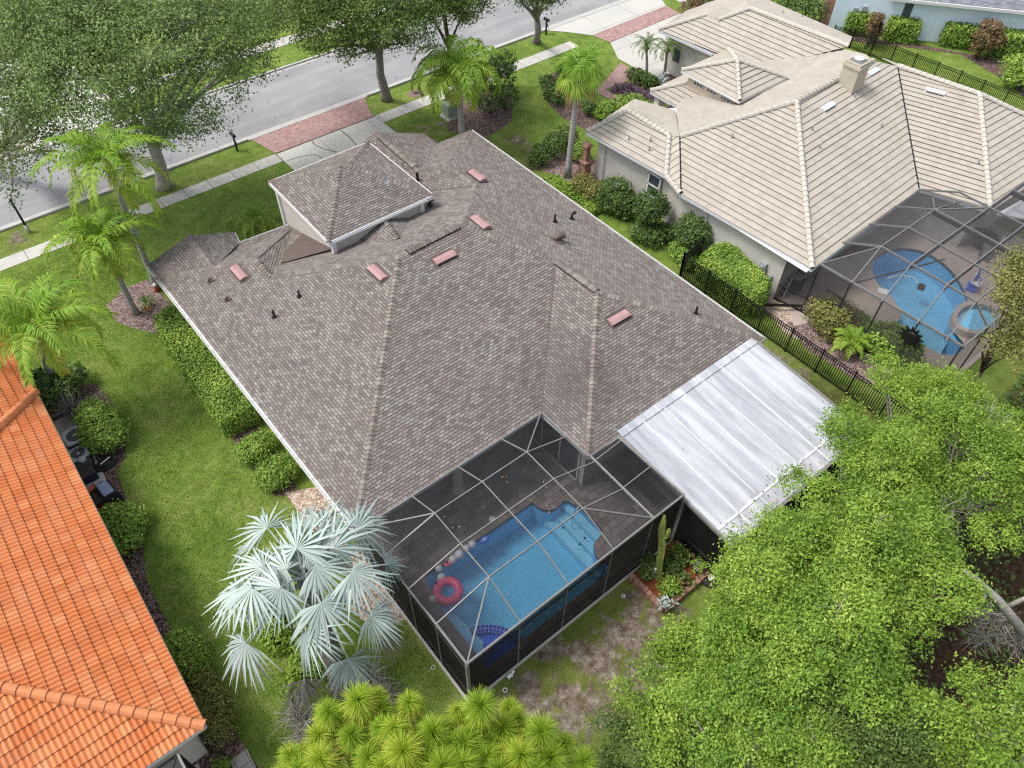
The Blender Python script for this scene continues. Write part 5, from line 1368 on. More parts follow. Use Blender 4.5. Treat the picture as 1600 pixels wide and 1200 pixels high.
for (x, y), s in (((29.0 + 0.12, 25.0), 1),):
    q = G(1022, 292, 2.0); m = MB(); m.box((29.22, 23.05, 1.75), (0.06, 0.8, 1.3)); wn = m.build("window", "window_glass", HT)
    m = MB()
    for dy in (-0.42, 0.42): m.box((29.19, 23.05 + dy, 1.75), (0.08, 0.09, 1.5))
    for dz in (-0.7, 0.0, 0.7): m.box((29.19, 23.05, 1.75 + dz), (0.08, 0.9, 0.08))
    m.build("window_frame", "white_trim", wn)
m = MB(); m.tube([(28.75, 27.0, 2.85), (28.93, 26.9, 2.6), (28.98, 26.9, 0.1), (28.75, 26.9, 0.05)], 0.045, 8); m.build("downspout", "white_metal", HT)
m = MB(); m.tube([(28.45, 18.9, 2.85), (28.8, 18.9, 2.6), (28.84, 18.9, 0.1)], 0.045, 8); m.build("downspout", "white_metal", HT)
m = MB(); m.box((28.55, 27.9, 0.55), (0.5, 0.5, 1.1)); m.box((28.55, 27.9, 1.14), (0.66, 0.66, 0.12)); m.box((28.55, 27.9, 1.75), (0.34, 0.34, 1.1)); m.box((28.55, 27.9, 2.2), (0.5, 0.5, 0.12)); m.build("corner_pillar", "brick_red", HT)
m = MB(); m.box((28.85, 14.95, 1.55), (0.22, 0.34, 0.46)); m.lathe((28.78, 14.95, 1.45), [(0.13, 0), (0.13, 0.2)], 12); m.box((28.87, 14.45, 1.1), (0.12, 0.28, 0.4)); m.tube([(28.83, 14.95, 1.3), (28.83, 14.9, 0.7), (28.83, 14.4, 0.5), (28.85, 14.4, 0.0)], 0.025, 6); m.build("electric_meter", "grey_plastic", HT)
m = MB(); m.box((30.9, 13.87, 1.55), (1.2, 0.05, 0.85)); wn = m.build("window", "window_glass", HT)
m = MB()
for dx in (-0.62, 0.62): m.box((30.9 + dx, 13.86, 1.55), (0.09, 0.07, 1.0))
for dz in (-0.46, 0.46): m.box((30.9, 13.86, 1.55 + dz), (1.33, 0.07, 0.08))
m.build("window_frame", "white_trim", wn)
m = MB(); m.box((41.97, 33.2, 1.5), (0.05, 0.6, 0.9)); m.build("window", "window_glass", HT)
m = MB(); m.tube([G(1017, 130, 0.1), G(1026, 124, 0.3), G(1036, 122, 0.35), G(1040, 113, 0.8)], 0.06, 8); m.build("drain_pipe", "white_metal", HT)
m = MB(); m.box((35.1, 28.5, 1.4), (0.4, 0.4, 2.8)); m.box((35.1, 25.3, 1.4), (0.4, 0.4, 2.8)); m.build("porch_column", "white_trim", HT)
# chimney and vents
cc = G(1341, 96, 6.75); cc.z = 0; m = MB(); m.box(cc + Vector((0, 0, 5.75)), (1.0, 1.0, 1.7)); m.box(cc + Vector((0, 0, 6.6)), (1.14, 1.14, 0.14)); m.box(cc + Vector((0, 0, 6.74)), (1.0, 1.0, 0.16)); ch = m.build("chimney", "chimney_paint", HT)
m = MB(); m.box(cc + Vector((0, 0, 6.84)), (0.72, 0.72, 0.06)); m.build("chimney_top", "cushion_grey", ch)
m = MB(); m.lathe(cc + Vector((0, 0, 6.86)), [(0.22, 0), (0.22, 0.05), (0.27, 0.06), (0.27, 0.1), (0.05, 0.13)], 18); m.build("flue_cap", "white_pot", ch)
PTN = (NC, VB, R1); PTL = (J1, NC, R1); PTR = (VB, HH0, HH1)
for x, y, pl, ev in ((1292, 167, PTN, (NC, VB)), (1362, 113, PTN, (NC, VB)), (1462, 144, PTR, (VB, HH0))): roof_vent(x, y, pl, ev, "white_metal", troof, fin="white_metal")
def skyjack(px, py, plane, s=0.5, parent=troof):
    c = on_plane(px, py, plane); e, up, n = frame_on(plane[0], (plane[0], plane[1])); M = Matrix((e, up, n)).transposed()
    m = MB(); m.box(c + n * 0.085, (s, s * 1.3, 0.03), M=M); o = m.build("vent_flashing", "white_metal", parent)
    m = MB(); m.box(c + n * 0.16, (s * 0.35, s * 0.4, 0.12), M=M); m.tube([c + n * 0.1, c + Vector((0, 0, 0.3))], 0.045, 8); m.build("vent_hood", "grey_plastic", parent)
for x, y, pl in ((1143, 216, PTL), (1334, 154, PTN), (1376, 200, PTN), (1280, 232, PTN), (1268, 204, PTN), (1527, 257, PTR), (1016, 221, (FL, J0, PK)), (1014, 236, (FL, J0, PK)), (982, 219, (FL, J0, PK)), (1222, 23, (GT1, GT2, Vector(GRa))), (1252, 30, (GT1, GT2, Vector(GRa)))): skyjack(x, y, pl)
# white flat cover beside the cage
m = MB(); m.prism([(40.3, 9.3), (52.0, 8.2), (52.0, 4.0), (43.8, 4.0)], 2.75, 2.85); m.build("flat_cover", "white_metal", HT)

# tan house cage
TC = thing("pool_enclosure", "grey screened cage over the freeform pool beside the tan tiled house", "pool cage", (36, 8, 0))
def tbeam(a, b, w=0.05, h=0.10, mat="alu_grey", name="roof_beam"): m = MB(); m.bar(a, b, w, h); return m.build(name, mat, TC)
tx = (31.6, 33.9, 36.2, 38.55, 40.9, 43.2); ty = (10.95, 9.35, 7.55, 6.15); zt, zw = 4.0, 3.2; wx, wyy = 29.25, 5.2
for i, x in enumerate(tx):
    if x < 39: tbeam((x, 12.75 + 0.04 * i, 3.1), (x, ty[0], zt))
    ys_ = ty[0] if x < 39 else 9.35
    tbeam((x, ys_, zt), (x, ty[3], zt)); tbeam((x, ty[3], zt), (x, wyy, zw)); 
    m = MB(); m.bar((x, ys_, zt - 0.17), (x, wyy + 1.0, zt - 0.17), 0.04, 0.22); m.build("gutter_beam", "bronze_beam", TC) if i in (2, 4) else None
for y in ty:
    tbeam((tx[0], y, zt - 0.004), (tx[2] if y > 10 else tx[-1], y, zt - 0.004)); tbeam((tx[0], y, zt), (wx, y - 0.3, zw))
for y in (9.35, 7.55): m = MB(); m.bar((tx[0], y, zt - 0.2), (tx[-1], y, zt - 0.2), 0.04, 0.30); m.build("gutter_beam", "bronze_beam", TC)
tbeam((wx, 12.4, zw), (29.6, wyy, zw), 0.07, 0.11, name="eave_beam"); tbeam((29.6, wyy, zw), (43.5, wyy, zw), 0.07, 0.11, name="eave_beam")
tbeam((tx[0], ty[0], zt), (wx, 12.4, zw), 0.05, 0.06); tbeam((tx[2], ty[0], zt), (38.75, 12.2, 3.1), 0.05, 0.06); tbeam((38.55, 9.35, zt), (39.9, 9.6, 3.1), 0.05, 0.06); tbeam((tx[2], ty[0], zt), (39.3, 10.9, 3.1)); tbeam((tx[2], ty[0], zt), (tx[3], 9.35, zt), 0.05, 0.07)
tbeam((wx + 0.05, 10.6, 3.2), (33.3, 8.6, 3.9), 0.05, 0.06, "bronze_beam")
for y in (12.35, 10.7, 9.05, 7.25, 5.25):
    x = wx + (12.4 - y) * 0.041; m = MB(); m.box((x, y, 1.6), (0.06, 0.06, 3.2)); m.build("wall_post", "bronze_beam", TC)
for x in (31.9, 34.2, 36.5, 38.8, 41.1): m = MB(); m.box((x, wyy, 1.6), (0.06, 0.06, 3.2)); m.build("wall_post", "bronze_beam", TC)
m = MB(); m.bar((wx, 12.4, 0.9), (29.6, wyy, 0.9), 0.04, 0.04); m.bar((wx, 12.4, 0.1), (29.6, wyy, 0.1), 0.05, 0.08); m.bar((wx, 11.6, 2.15), (wx + 0.05, 10.7, 2.15), 0.05, 0.06); m.build("wall_rail", "bronze_beam", TC)
m = MB(); m.add([(wx, 12.4, 0.05), (29.6, wyy, 0.05), (29.6, wyy, zw), (wx, 12.4, zw)], [(0, 1, 2, 3)]); m.build("wall_screen", "screen_tan_wall", TC)
m = MB(); m.add([(29.6, wyy, 0.05), (43.5, wyy, 0.05), (43.5, wyy, zw), (29.6, wyy, zw)], [(0, 1, 2, 3)]); m.build("wall_screen", "screen_tan_wall", TC)
for p in ([(tx[0], ty[0], zt), (tx[0], ty[3], zt), (tx[2], ty[3], zt), (tx[2], ty[0], zt)], [(tx[2], ty[0], zt), (tx[2], ty[3], zt), (tx[5], ty[3], zt), (tx[5], 9.35, zt), (tx[3], 9.35, zt)],
          [(tx[0], 12.75, 3.1), (tx[0], ty[0], zt), (tx[2], ty[0], zt), (tx[2], 12.85, 3.1)], [(wx, 12.4, zw), (29.6, ty[3] - 0.3, zw), (tx[0], ty[3], zt), (tx[0], ty[0], zt)], [(29.6, wyy, zw), (43.2, wyy, zw), (43.2, ty[3], zt), (tx[0], ty[3], zt)],
          [(tx[2], ty[0], zt), (tx[3], 9.35, zt), (39.9, 9.6, 3.1), (38.75, 12.8, 3.1), (tx[2], 12.85, 3.1)]):
    m = MB(); m.add(p, [tuple(range(len(p)))]); m.build("roof_screen", "screen_tan", TC)
m = MB(); m.add([(29.0, 13.9, 0.05), (wx, 12.4, 0.05), (wx, 12.4, 3.0), (29.0, 13.9, 3.0)], [(0, 1, 2, 3)]); m.build("wall_screen", "screen_tan_wall", TC)
m = MB(); m.bar((28.98, 13.85, 1.0), (wx, 12.4, 1.0), 0.05, 0.05); m.bar((28.98, 13.85, 0.1), (wx, 12.4, 0.1), 0.06, 0.1); m.build("wall_rail", "bronze_beam", TC)
# tan deck, freeform pool and spa
KP = pp([(1362, 425), (1364, 405), (1385, 392), (1410, 388), (1440, 392), (1470, 408), (1492, 430), (1507, 455), (1513, 474), (1492, 490), (1486, 505), (1492, 522), (1512, 545), (1480, 560), (1440, 540), (1410, 520), (1383, 508), (1406, 503), (1408, 488), (1394, 465), (1370, 445)])
def smooth_poly(P, n=2):
    for _ in range(n):
        Q_ = []
        for i in range(len(P)):
            a, b = P[i], P[(i + 1) % len(P)]
            Q_ += [(a[0] * 0.75 + b[0] * 0.25, a[1] * 0.75 + b[1] * 0.25), (a[0] * 0.25 + b[0] * 0.75, a[1] * 0.25 + b[1] * 0.75)]
        P = Q_
    return P
KP = smooth_poly([(x, max(y, 5.65)) for x, y in KP], 2)
ca2 = sum(p[0] for p in KP) / len(KP); cb2 = sum(p[1] for p in KP) / len(KP)
SPA = [tuple(G(1522 + 32 * math.cos(a), 505 + 21 * math.sin(a))[:2]) for a in [i * 2 * PI / 24 for i in range(24)]]
SPO = [tuple(G(1522 + 40 * math.cos(a), 504 + 27 * math.sin(a))[:2]) for a in [i * 2 * PI / 24 for i in range(24)]]
struct(fill_with_hole([(29.25, 5.0), (43.9, 5.0), (43.9, 10.0), (39.5, 13.95), (29.0, 13.95)], [KP], 0.05, "patio", "tan_deck"))
FP = thing("swimming_pool", "freeform turquoise pool with round spa beside the tan tiled house", "swimming pool", (ca2, cb2, 0))
basin(KP, 0.055, -1.3, "basin", "pool_plaster", FP, "pool_rim_dark")
m = MB(); sh = [p for p in KP]
m.prism(pp([(1383, 440), (1420, 468), (1440, 492), (1478, 502), (1490, 520), (1475, 545), (1420, 520), (1395, 505), (1410, 488), (1395, 465), (1372, 448)]), -1.29, -0.75); m.build("shallow_floor", "pool_step", FP)
m = MB()
for i in range(24):
    j = (i + 1) % 24
    a, b, c, d = SPO[i], SPO[j], SPA[j], SPA[i]
    m.add([(*a, 0.0), (*b, 0.0), (*b, 0.42), (*a, 0.42)], [(3, 2, 1, 0)]); m.add([(*a, 0.42), (*b, 0.42), (*c, 0.42), (*d, 0.42)], [(3, 2, 1, 0)]); m.add([(*d, 0.42), (*c, 0.42), (*c, 0.06), (*d, 0.06)], [(3, 2, 1, 0)])
m.build("spa_wall", "tan_deck", FP)
MB().sheet(SPA, 0.07).build("spa_floor", "pool_step", FP)
struct(MB().sheet(offset_poly(KP, -0.001), -0.05).build("pool_water", "pool_water_surface"))
struct(MB().sheet(SPA, 0.34).build("spa_water", "pool_water_surface"))
# things by that pool
t = thing("pool_lift_seat", "blue plastic lift seat on the tan deck beside the freeform pool", "seat", tuple(G(1518, 450, 0.05))); o = Vector(t["at"])
MB().bevbox(o + Vector((0, 0, 0.10)), (0.75, 0.5, 0.2), 0.05, 0.3).build("base", "blue_plastic", t); m = MB(); m.tube([o, o + Vector((0, 0.05, 0.9)), o + Vector((0.0, 0.15, 1.25))], [0.09, 0.08, 0.05], 8); m.build("mast", "blue_plastic", t)
m = MB(); m.bevbox(o + Vector((-0.1, -0.1, 0.5)), (0.45, 0.45, 0.08), 0.02); m.bevbox(o + Vector((-0.1, 0.12, 0.75)), (0.45, 0.08, 0.5), 0.02); m.build("seat", "white_pot", t)
m = MB(); m.tube([o + Vector((0, 0, 0.8)), o + Vector((-0.35, -0.25, 0.95)), o + Vector((-0.5, -0.3, 0.7))], 0.03, 8); m.build("arm", "blue_plastic", t)
t = thing("sun_ornament", "black metal sun ornament hung on the tan cage's outer wall", "ornament", (29.45, 7.2, 2.3)); o = Vector(t["at"])
R = Matrix.Rotation(PI / 2, 3, "Y"); m = MB(); vs = []
for k in range(24):
    rr = 0.62 if k % 2 else 0.36; vs.append(o + Vector((-0.06, rr * math.cos(k * PI / 12), rr * math.sin(k * PI / 12))))
vs2 = [v + Vector((0.03, 0, 0)) for v in vs]; m.add(vs + vs2, [tuple(range(23, -1, -1)), tuple(range(24, 48))] + [(k, (k + 1) % 24, 24 + (k + 1) % 24, 24 + k) for k in range(24)]); m.build("rays", "black_iron", t)
MB().ball(o + Vector((-0.08, 0, 0)), 0.3, 8, (0.25, 1, 1)).build("face", "black_iron", t, True)
t = thing("pool_robot", "small dark robot cleaner with pale hose in the freeform pool", "pool cleaner", tuple(G(1440, 448, -0.05))); o = Vector(t["at"])
MB().bevbox(o + Vector((0, 0, 0.0)), (0.4, 0.35, 0.2), 0.05, 0.4).build("body", "rubber", t); m = MB(); m.tube([o, o + Vector((0.3, 0.7, 0.02)), o + Vector((-0.2, 1.3, 0.02)), o + Vector((-0.9, 1.5, 0.02))], 0.025, 6); m.build("hose", "white_pot", t, True)
tag(MB().bevbox(G(1380, 455, 0.07), (0.4, 0.55, 0.04), 0.01, 0.5).build("towel", "white_pot"), "white folded towel on the tan deck left of the freeform pool", "towel")
t = thing("patio_grill", "dark covered box grill in the screened nook at the tan house corner", "grill", tuple(G(1240, 452, 0.05))); o = Vector(t["at"])
MB().bevbox(o + Vector((0, 0, 0.5)), (0.7, 0.55, 0.9), 0.06).build("body", "rubber", t); MB().bevbox(o + Vector((0, 0, 1.0)), (0.75, 0.6, 0.16), 0.07).build("lid", "grey_plastic", t)
t = thing("step_ladder", "white metal step frame leaning outside the tan house nook", "step ladder", tuple(G(1216, 462, 0.0))); o = Vector(t["at"])
for dx in (-0.22, 0.22): MB().bar(o + Vector((0.0, dx * 1.2, 0)), o + Vector((0.35, dx, 1.15)), 0.07, 0.05).build("rail", "white_pot", t)
m = MB()
for k in range(4): m.bar(o + Vector((0.05 + k * 0.085, -0.25, 0.15 + k * 0.28)), o + Vector((0.05 + k * 0.085, 0.25, 0.15 + k * 0.28)), 0.16, 0.05)
m.build("step", "dark_metal", t)
chair("patio_chair", "square pale cushioned chair inside the tan cage's far side", G(1546, 392, 0.05), 0.6, "ridge_tan")
chair("patio_chair", "grey chair near the dark dining set in the tan cage", G(1535, 405, 0.05), 2.0, "cushion_grey")
t = thing("patio_table", "dark round dining table in the tan cage near the pale chair", "table", tuple(G(1530, 385, 0.05))); o = Vector(t["at"]); MB().lathe(o + Vector((0, 0, 0.7)), [(0.7, 0), (0.72, 0.02), (0.7, 0.05)], 24).build("table_top", "rubber", t); MB().lathe(o, [(0.35, 0), (0.08, 0.06), (0.06, 0.7)], 12).build("pedestal", "rubber", t)

# ================================================================== pale blue house, top right
HB = thing("pale_blue_house", "pale blue house with grey shingle roof beyond the far iron fence", "house", (62, 29, 0))
a = Vector(G(1292, 47)); b = Vector(G(1700, 92)); d = (b - a).normalized(); s = Vector((-d.y, d.x, 0))
if s.x < 0: s = -s
def BP(u, v, z): return a + d * u + s * v + Vector((0, 0, z))
L = 26.0
m = MB(); m.add([BP(0, 0, 0), BP(L, 0, 0), BP(L, 0, 3.0), BP(0, 0, 3.0)], [(0, 1, 2, 3)]); m.add([BP(0, 0, 0), BP(0, 0, 3.0), BP(0, 12, 3.0), BP(0, 12, 0)], [(0, 1, 2, 3)]); m.build("wall", "blue_stucco", HB)
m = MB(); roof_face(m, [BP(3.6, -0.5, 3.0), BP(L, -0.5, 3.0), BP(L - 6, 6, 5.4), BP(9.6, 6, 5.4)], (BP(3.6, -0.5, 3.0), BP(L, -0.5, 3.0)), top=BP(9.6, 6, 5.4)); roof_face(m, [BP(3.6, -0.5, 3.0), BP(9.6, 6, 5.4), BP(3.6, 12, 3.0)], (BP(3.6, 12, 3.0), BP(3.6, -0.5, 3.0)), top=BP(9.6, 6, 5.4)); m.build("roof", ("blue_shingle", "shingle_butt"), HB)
m = MB(); m.bar(BP(3.6, -0.55, 2.93), BP(L, -0.55, 2.93), 0.1, 0.2); m.build("fascia", "white_trim", HB)
m = MB(); m.bar(BP(-0.3, 0.1, 1.5), BP(-0.3, 1.2, 1.5), 0.7, 3.0); m.build("brick_pillar", "brick_red", HB)
m = MB(); m.bar(BP(4.9, -0.02, 1.9), BP(5.5, -0.02, 1.9), 0.05, 1.3); m.build("window", "window_glass", HB)
m = MB(); m.bar(BP(1.4, -0.08, 1.7), BP(1.7, -0.08, 1.7), 0.15, 0.4); m.bar(BP(2.0, -0.08, 1.9), BP(2.35, -0.08, 1.9), 0.2, 0.35); m.tube([BP(1.5, -0.08, 1.5), BP(1.5, -0.08, 0)], 0.03, 6); m.tube([BP(2.15, -0.08, 1.7), BP(2.15, -0.08, 0)], 0.03, 6); m.build("utility_box", "grey_plastic", HB)
m = MB(); m.tube([BP(9.2, -0.06, 1.7), BP(9.2, -0.12, 0.4), BP(9.8, -0.3, 0.3)], 0.03, 6); m.bar(BP(9.0, -0.08, 1.2), BP(9.25, -0.08, 1.2), 0.12, 0.3); m.build("hose_bib", "grey_plastic", HB)
m = MB(); m.bar(BP(15.0, -0.02, 1.7), BP(16.0, -0.02, 1.7), 0.05, 1.2); m.build("window", "window_glass", HB)

# ================================================================== iron fences
def iron_fence(name, label, pts, h=1.5, bay=1.75, step=0.115):
    t = thing(name, label, "fence", (pts[0][0], pts[0][1], 0))
    for a, b in zip(pts[:-1], pts[1:]):
        a = Vector((a[0], a[1], 0)); b = Vector((b[0], b[1], 0)); L = (b - a).length; n = max(1, round(L / bay)); d = (b - a) / n
        for i in range(n + 1):
            p = a + d * i; m = MB(); m.box(p + Vector((0, 0, (h + 0.06) / 2)), (0.075, 0.075, h + 0.06)); m.box(p + Vector((0, 0, h + 0.075)), (0.08, 0.08, 0.03)); m.build("post", "black_iron", t)
        for i in range(n):
            p, q = a + d * i, a + d * (i + 1); m = MB()
            for z in (0.14, h - 0.18, h - 0.02): m.bar(p + Vector((0, 0, z)), q + Vector((0, 0, z)), 0.03, 0.035)
            k = int((q - p).length / step)
            for j in range(1, k): 
                r = p.lerp(q, j / k); m.box(r + Vector((0, 0, h / 2 + 0.02)), (0.034, 0.034, h - 0.08))
            m.build("picket_panel", "black_iron", t)
    return t
iron_fence("iron_fence", "black picket fence between the shingled house and the tan house's hedge", [(28.2, 18.35), (26.45, 18.1), (26.42, 2.5)])
iron_fence("iron_fence", "black picket fence along the far lawn by the pale blue house", [(55.0, 29.2), (55.6, 27.9), (56.5, 13.0)], 1.35)
iron_fence("iron_fence", "low dark fence across the street at the top of the lawn", [tuple(G(338, 24)[:2]), tuple(G(372, 10)[:2]), tuple(G(402, 4)[:2])], 1.2, 2.2)
t = thing("gate_rail", "black low rail running from the hedge to the tan cage corner", "rail", tuple(G(1188, 476))); a = G(1188, 476, 0.35); b = G(1254, 478, 0.35)
MB().bar(a, b, 0.10, 0.10).build("rail", "black_iron", t); m = MB(); m.box(a - Vector((0, 0, 0.17)), (0.08, 0.08, 0.36)); m.box(b - Vector((0, 0, 0.17)), (0.08, 0.08, 0.36)); m.build("post", "black_iron", t)

# ================================================================== street furniture
def mailbox(label, base, rz):
    t = thing("mailbox", label, "mailbox", tuple(base)); o = Vector(base); R = Matrix.Rotation(rz, 3, "Z")
    MB().box(o + Vector((0, 0, 0.6)), (0.10, 0.10, 1.3)).build("post", "black_iron", t)
    m = MB(); P = [(-0.09, 0), (0.09, 0), (0.09, 0.12), (0.06, 0.19), (0, 0.215), (-0.06, 0.19), (-0.09, 0.12)]
    vs = [o + R @ Vector((x, y, 1.05 + z)) for y in (-0.27, 0.27) for x, z in P]; k = len(P)
    m.add(vs, [tuple(range(k)), tuple(range(2 * k - 1, k - 1, -1))] + [(i, k + i, k + (i + 1) % k, (i + 1) % k) for i in range(k)]); m.build("box", "black_iron", t)
    m = MB(); m.bar(o + R @ Vector((0, -0.25, 0.6)), o + R @ Vector((0, 0, 0.95)), 0.05, 0.05); m.build("bracket", "black_iron", t)
    return t
mailbox("black mailbox on a post by the kerb left of the driveway", G(371, 236), 0.0)
mailbox("black mailbox on a post beside the tan house's kerb tree", G(853, 54), 0.0)
t = thing("lamp_post", "plain black lamp post with pale foot by the kerb", "lamp post", tuple(G(46, 363))); o = Vector(t["at"])
MB().tube([o, o + Vector((0, 0, 0.5))], [0.10, 0.085], 10).build("foot", "kerb_concrete", t, True); MB().tube([o + Vector((0, 0, 0.4)), o + Vector((0, 0, 2.1))], [0.065, 0.055], 10).build("pole", "black_iron", t, True)
MB().lathe(o + Vector((0, 0, 2.08)), [(0.06, 0), (0.09, 0.03), (0.09, 0.12), (0.02, 0.16)], 12).build("cap", "black_iron", t)
t = thing("utility_cabinet", "green grey utility cabinet on a slab beside the centre palm", "cabinet", tuple(G(704, 182))); o = Vector(t["at"])
MB().box(o + Vector((0, 0, 0.06)), (1.1, 1.0, 0.12)).build("slab", "kerb_concrete", t); MB().bevbox(o + Vector((0, 0, 0.56)), (0.8, 0.75, 0.88), 0.05).build("cabinet", "green_box", t)
m = MB(); m.box(o + Vector((0, -0.38, 0.5)), (0.7, 0.03, 0.6)); m.build("door", "green_box", t)
t = thing("meter_pit", "round pinkish valve cover set in the verge grass", "valve cover", tuple(G(650, 146))); o = Vector(t["at"]); MB().lathe(o, [(0.55, 0.0), (0.5, 0.03), (0.2, 0.035)], 20).build("collar", "paver_pink", t); MB().lathe(o + Vector((0, 0, 0.03)), [(0.18, 0.0), (0.17, 0.02)], 16).build("lid", "rubber", t)
t = thing("black_post", "thin black post beside the reddish shrub by the blue house", "post", tuple(G(1362, 78))); o = Vector(t["at"]); MB().tube([o, o + Vector((0, 0, 1.9))], 0.05, 8).build("pole", "black_iron", t); MB().lathe(o + Vector((0, 0, 1.88)), [(0.07, 0), (0.09, 0.1), (0.02, 0.18)], 10).build("cap", "black_iron", t)

# ================================================================== orange house side yard
def condenser(label, c, w, h, rz=0.0):
    t = thing("air_conditioner", label, "air conditioner", tuple(c), "air conditioners by the orange roof"); o = Vector(c)
    MB().bevbox(o + Vector((0, 0, h / 2)), (w, w, h), 0.06, rz).build("case", "ac_case", t)
    m = MB(); R = Matrix.Rotation(rz, 3, "Z"); N = 32; vs = []; hw = w / 2
    for k in range(N):
        a = 2 * PI * k / N; cxs, sn = math.cos(a), math.sin(a); q = hw / max(abs(cxs), abs(sn)); q = min(q, hw * 1.28)
        vs.append(o + R @ Vector((q * cxs, q * sn, h + 0.012)))
    vi = [o + R @ Vector((hw * 0.76 * math.cos(2 * PI * k / N), hw * 0.76 * math.sin(2 * PI * k / N), h + 0.012)) for k in range(N)]
    vd = [v - Vector((0, 0, 0.1)) for v in vi]; ve = [v - Vector((0, 0, 0.06)) for v in vs]
    m.add(vs + vi + vd + ve, [(k, (k + 1) % N, N + (k + 1) % N, N + k) for k in range(N)] + [(N + k, N + (k + 1) % N, 2 * N + (k + 1) % N, 2 * N + k) for k in range(N)] + [(3 * N + k, 3 * N + (k + 1) % N, (k + 1) % N, k) for k in range(N)]); m.build("top_cover", "ac_top", t)
    m = MB(); m.lathe(o + Vector((0, 0, h + 0.004)), [(hw * 0.76, -0.1), (hw * 0.75, -0.09)], 24); 
    for k in range(5):
        a = k * 2 * PI / 5 + 0.4; m.bar(o + Vector((0, 0, h - 0.05)), o + Vector((math.cos(a) * hw * 0.7, math.sin(a) * hw * 0.7, h - 0.06)), hw * 0.4, 0.012)
    m.build("fan", "rubber", t)
    m = MB(); m.lathe(o + Vector((0, 0, h - 0.04)), [(hw * 0.2, 0), (hw * 0.2, 0.05), (hw * 0.05, 0.06)], 16)
    for r in (0.32, 0.44, 0.56, 0.68): m.torus(o + Vector((0, 0, h + 0.015)), hw * r * 1.1, 0.004, 24, 4)
    m.build("fan_hub", "ac_top", t)
    return t
condenser("larger dark air conditioner with round fan, nearer the round bush", G(130, 698), 0.92, 0.85, 0.02)
condenser("smaller dark air conditioner with round fan, next to the pool pump", G(132, 722), 0.74, 0.65, 0.02)
t = thing("pool_pump", "dark box shaped pool pump between air conditioner and grey tank", "pump", tuple(G(134, 733, 0.05))); o = Vector(t["at"]); MB().bevbox(o + Vector((0, 0, 0.3)), (0.8, 0.55, 0.55), 0.08).build("housing", "ac_case", t); MB().lathe(o + Vector((0.1, 0.0, 0.57)), [(0.16, 0), (0.16, 0.1), (0.05, 0.14)], 16).build("filter_lid", "ac_top", t)
t = thing("equipment_box", "blue grey plastic box beside the pool pump by the orange roof", "box", tuple(G(138, 747, 0.05))); o = Vector(t["at"]); MB().bevbox(o + Vector((0, 0, 0.22)), (0.75, 0.6, 0.42), 0.04).build("box", "navy_cover", t); MB().bevbox(o + Vector((0, 0, 0.46)), (0.8, 0.65, 0.06), 0.02).build("lid", "ac_case", t)
t = thing("hose_reel", "black pipe coil with a white strip lying on the mulch", "hose", tuple(G(166, 728))); o = Vector(t["at"]); m = MB()
for k in range(3): m.torus(o + Vector((0.05 * k, 0.03 * k, 0.08 + 0.05 * k)), 0.33 - 0.03 * k, 0.06, 24, 8, Matrix.Diagonal((1.35, 0.7, 1)))
m.build("coil", "rubber", t, True); MB().bar(o + Vector((-0.15, -0.02, 0.27)), o + Vector((0.3, 0.12, 0.27)), 0.05, 0.02).build("strip", "white_pot", t)
chair("patio_chair", "orange red wooden chair half under the orange roof edge", G(148, 778, 0.03), 0.2, "red_tile_paint", "red_tile_paint")
t = thing("side_table", "orange red wooden side table next to the black barbecue", "table", tuple(G(157, 790, 0.03))); o = Vector(t["at"]); MB().bevbox(o + Vector((0, 0, 0.45)), (0.5, 0.5, 0.05), 0.01).build("table_top", "red_tile_paint", t)
for dx in (-0.2, 0.2):
    for dy in (-0.2, 0.2): MB().box(o + Vector((dx, dy, 0.21)), (0.05, 0.05, 0.42)).build("leg", "red_tile_paint", t)
t = thing("barbecue", "black barbecue with blue grey lid beside the bush on the side lawn", "barbecue", tuple(G(180, 785, 0.02))); o = Vector(t["at"])
MB().bevbox(o + Vector((0, 0, 0.45)), (0.62, 0.85, 0.8), 0.05, 0.12).build("cabinet", "rubber", t)
m = MB(); R = Matrix.Rotation(0.12, 3, "Z"); vs = []
for y in (-0.42, 0.42):
    for k in range(7): a = PI * k / 6; vs.append(o + R @ Vector((0.31 * math.cos(a), y, 0.86 + 0.2 * math.sin(a))))
m.add(vs, [tuple(range(7)), tuple(range(13, 6, -1))] + [(k, 7 + k, 8 + k, k + 1) for k in range(6)]); m.build("lid", "rubber", t)
MB().box(o + R @ Vector((0.0, 0, 1.065)), (0.4, 0.72, 0.02), 0.12).build("lid_panel", "grill_lid", t); MB().box(o + R @ Vector((-0.5, 0, 0.82)), (0.3, 0.6, 0.04), 0.12).build("side_shelf", "rubber", t)
# gnome-like garden figure and pot by the left mulch bed
t = thing("garden_ornament", "small orange and white ornament on the mulch under the roof corner", "ornament", tuple(G(246, 455))); o = Vector(t["at"]); MB().lathe(o, [(0.12, 0), (0.14, 0.15), (0.08, 0.35)], 12).build("body", "rust_fabric", t, True); MB().ball(o + Vector((0, 0, 0.42)), 0.1, 8).build("head", "white_pot", t, True)

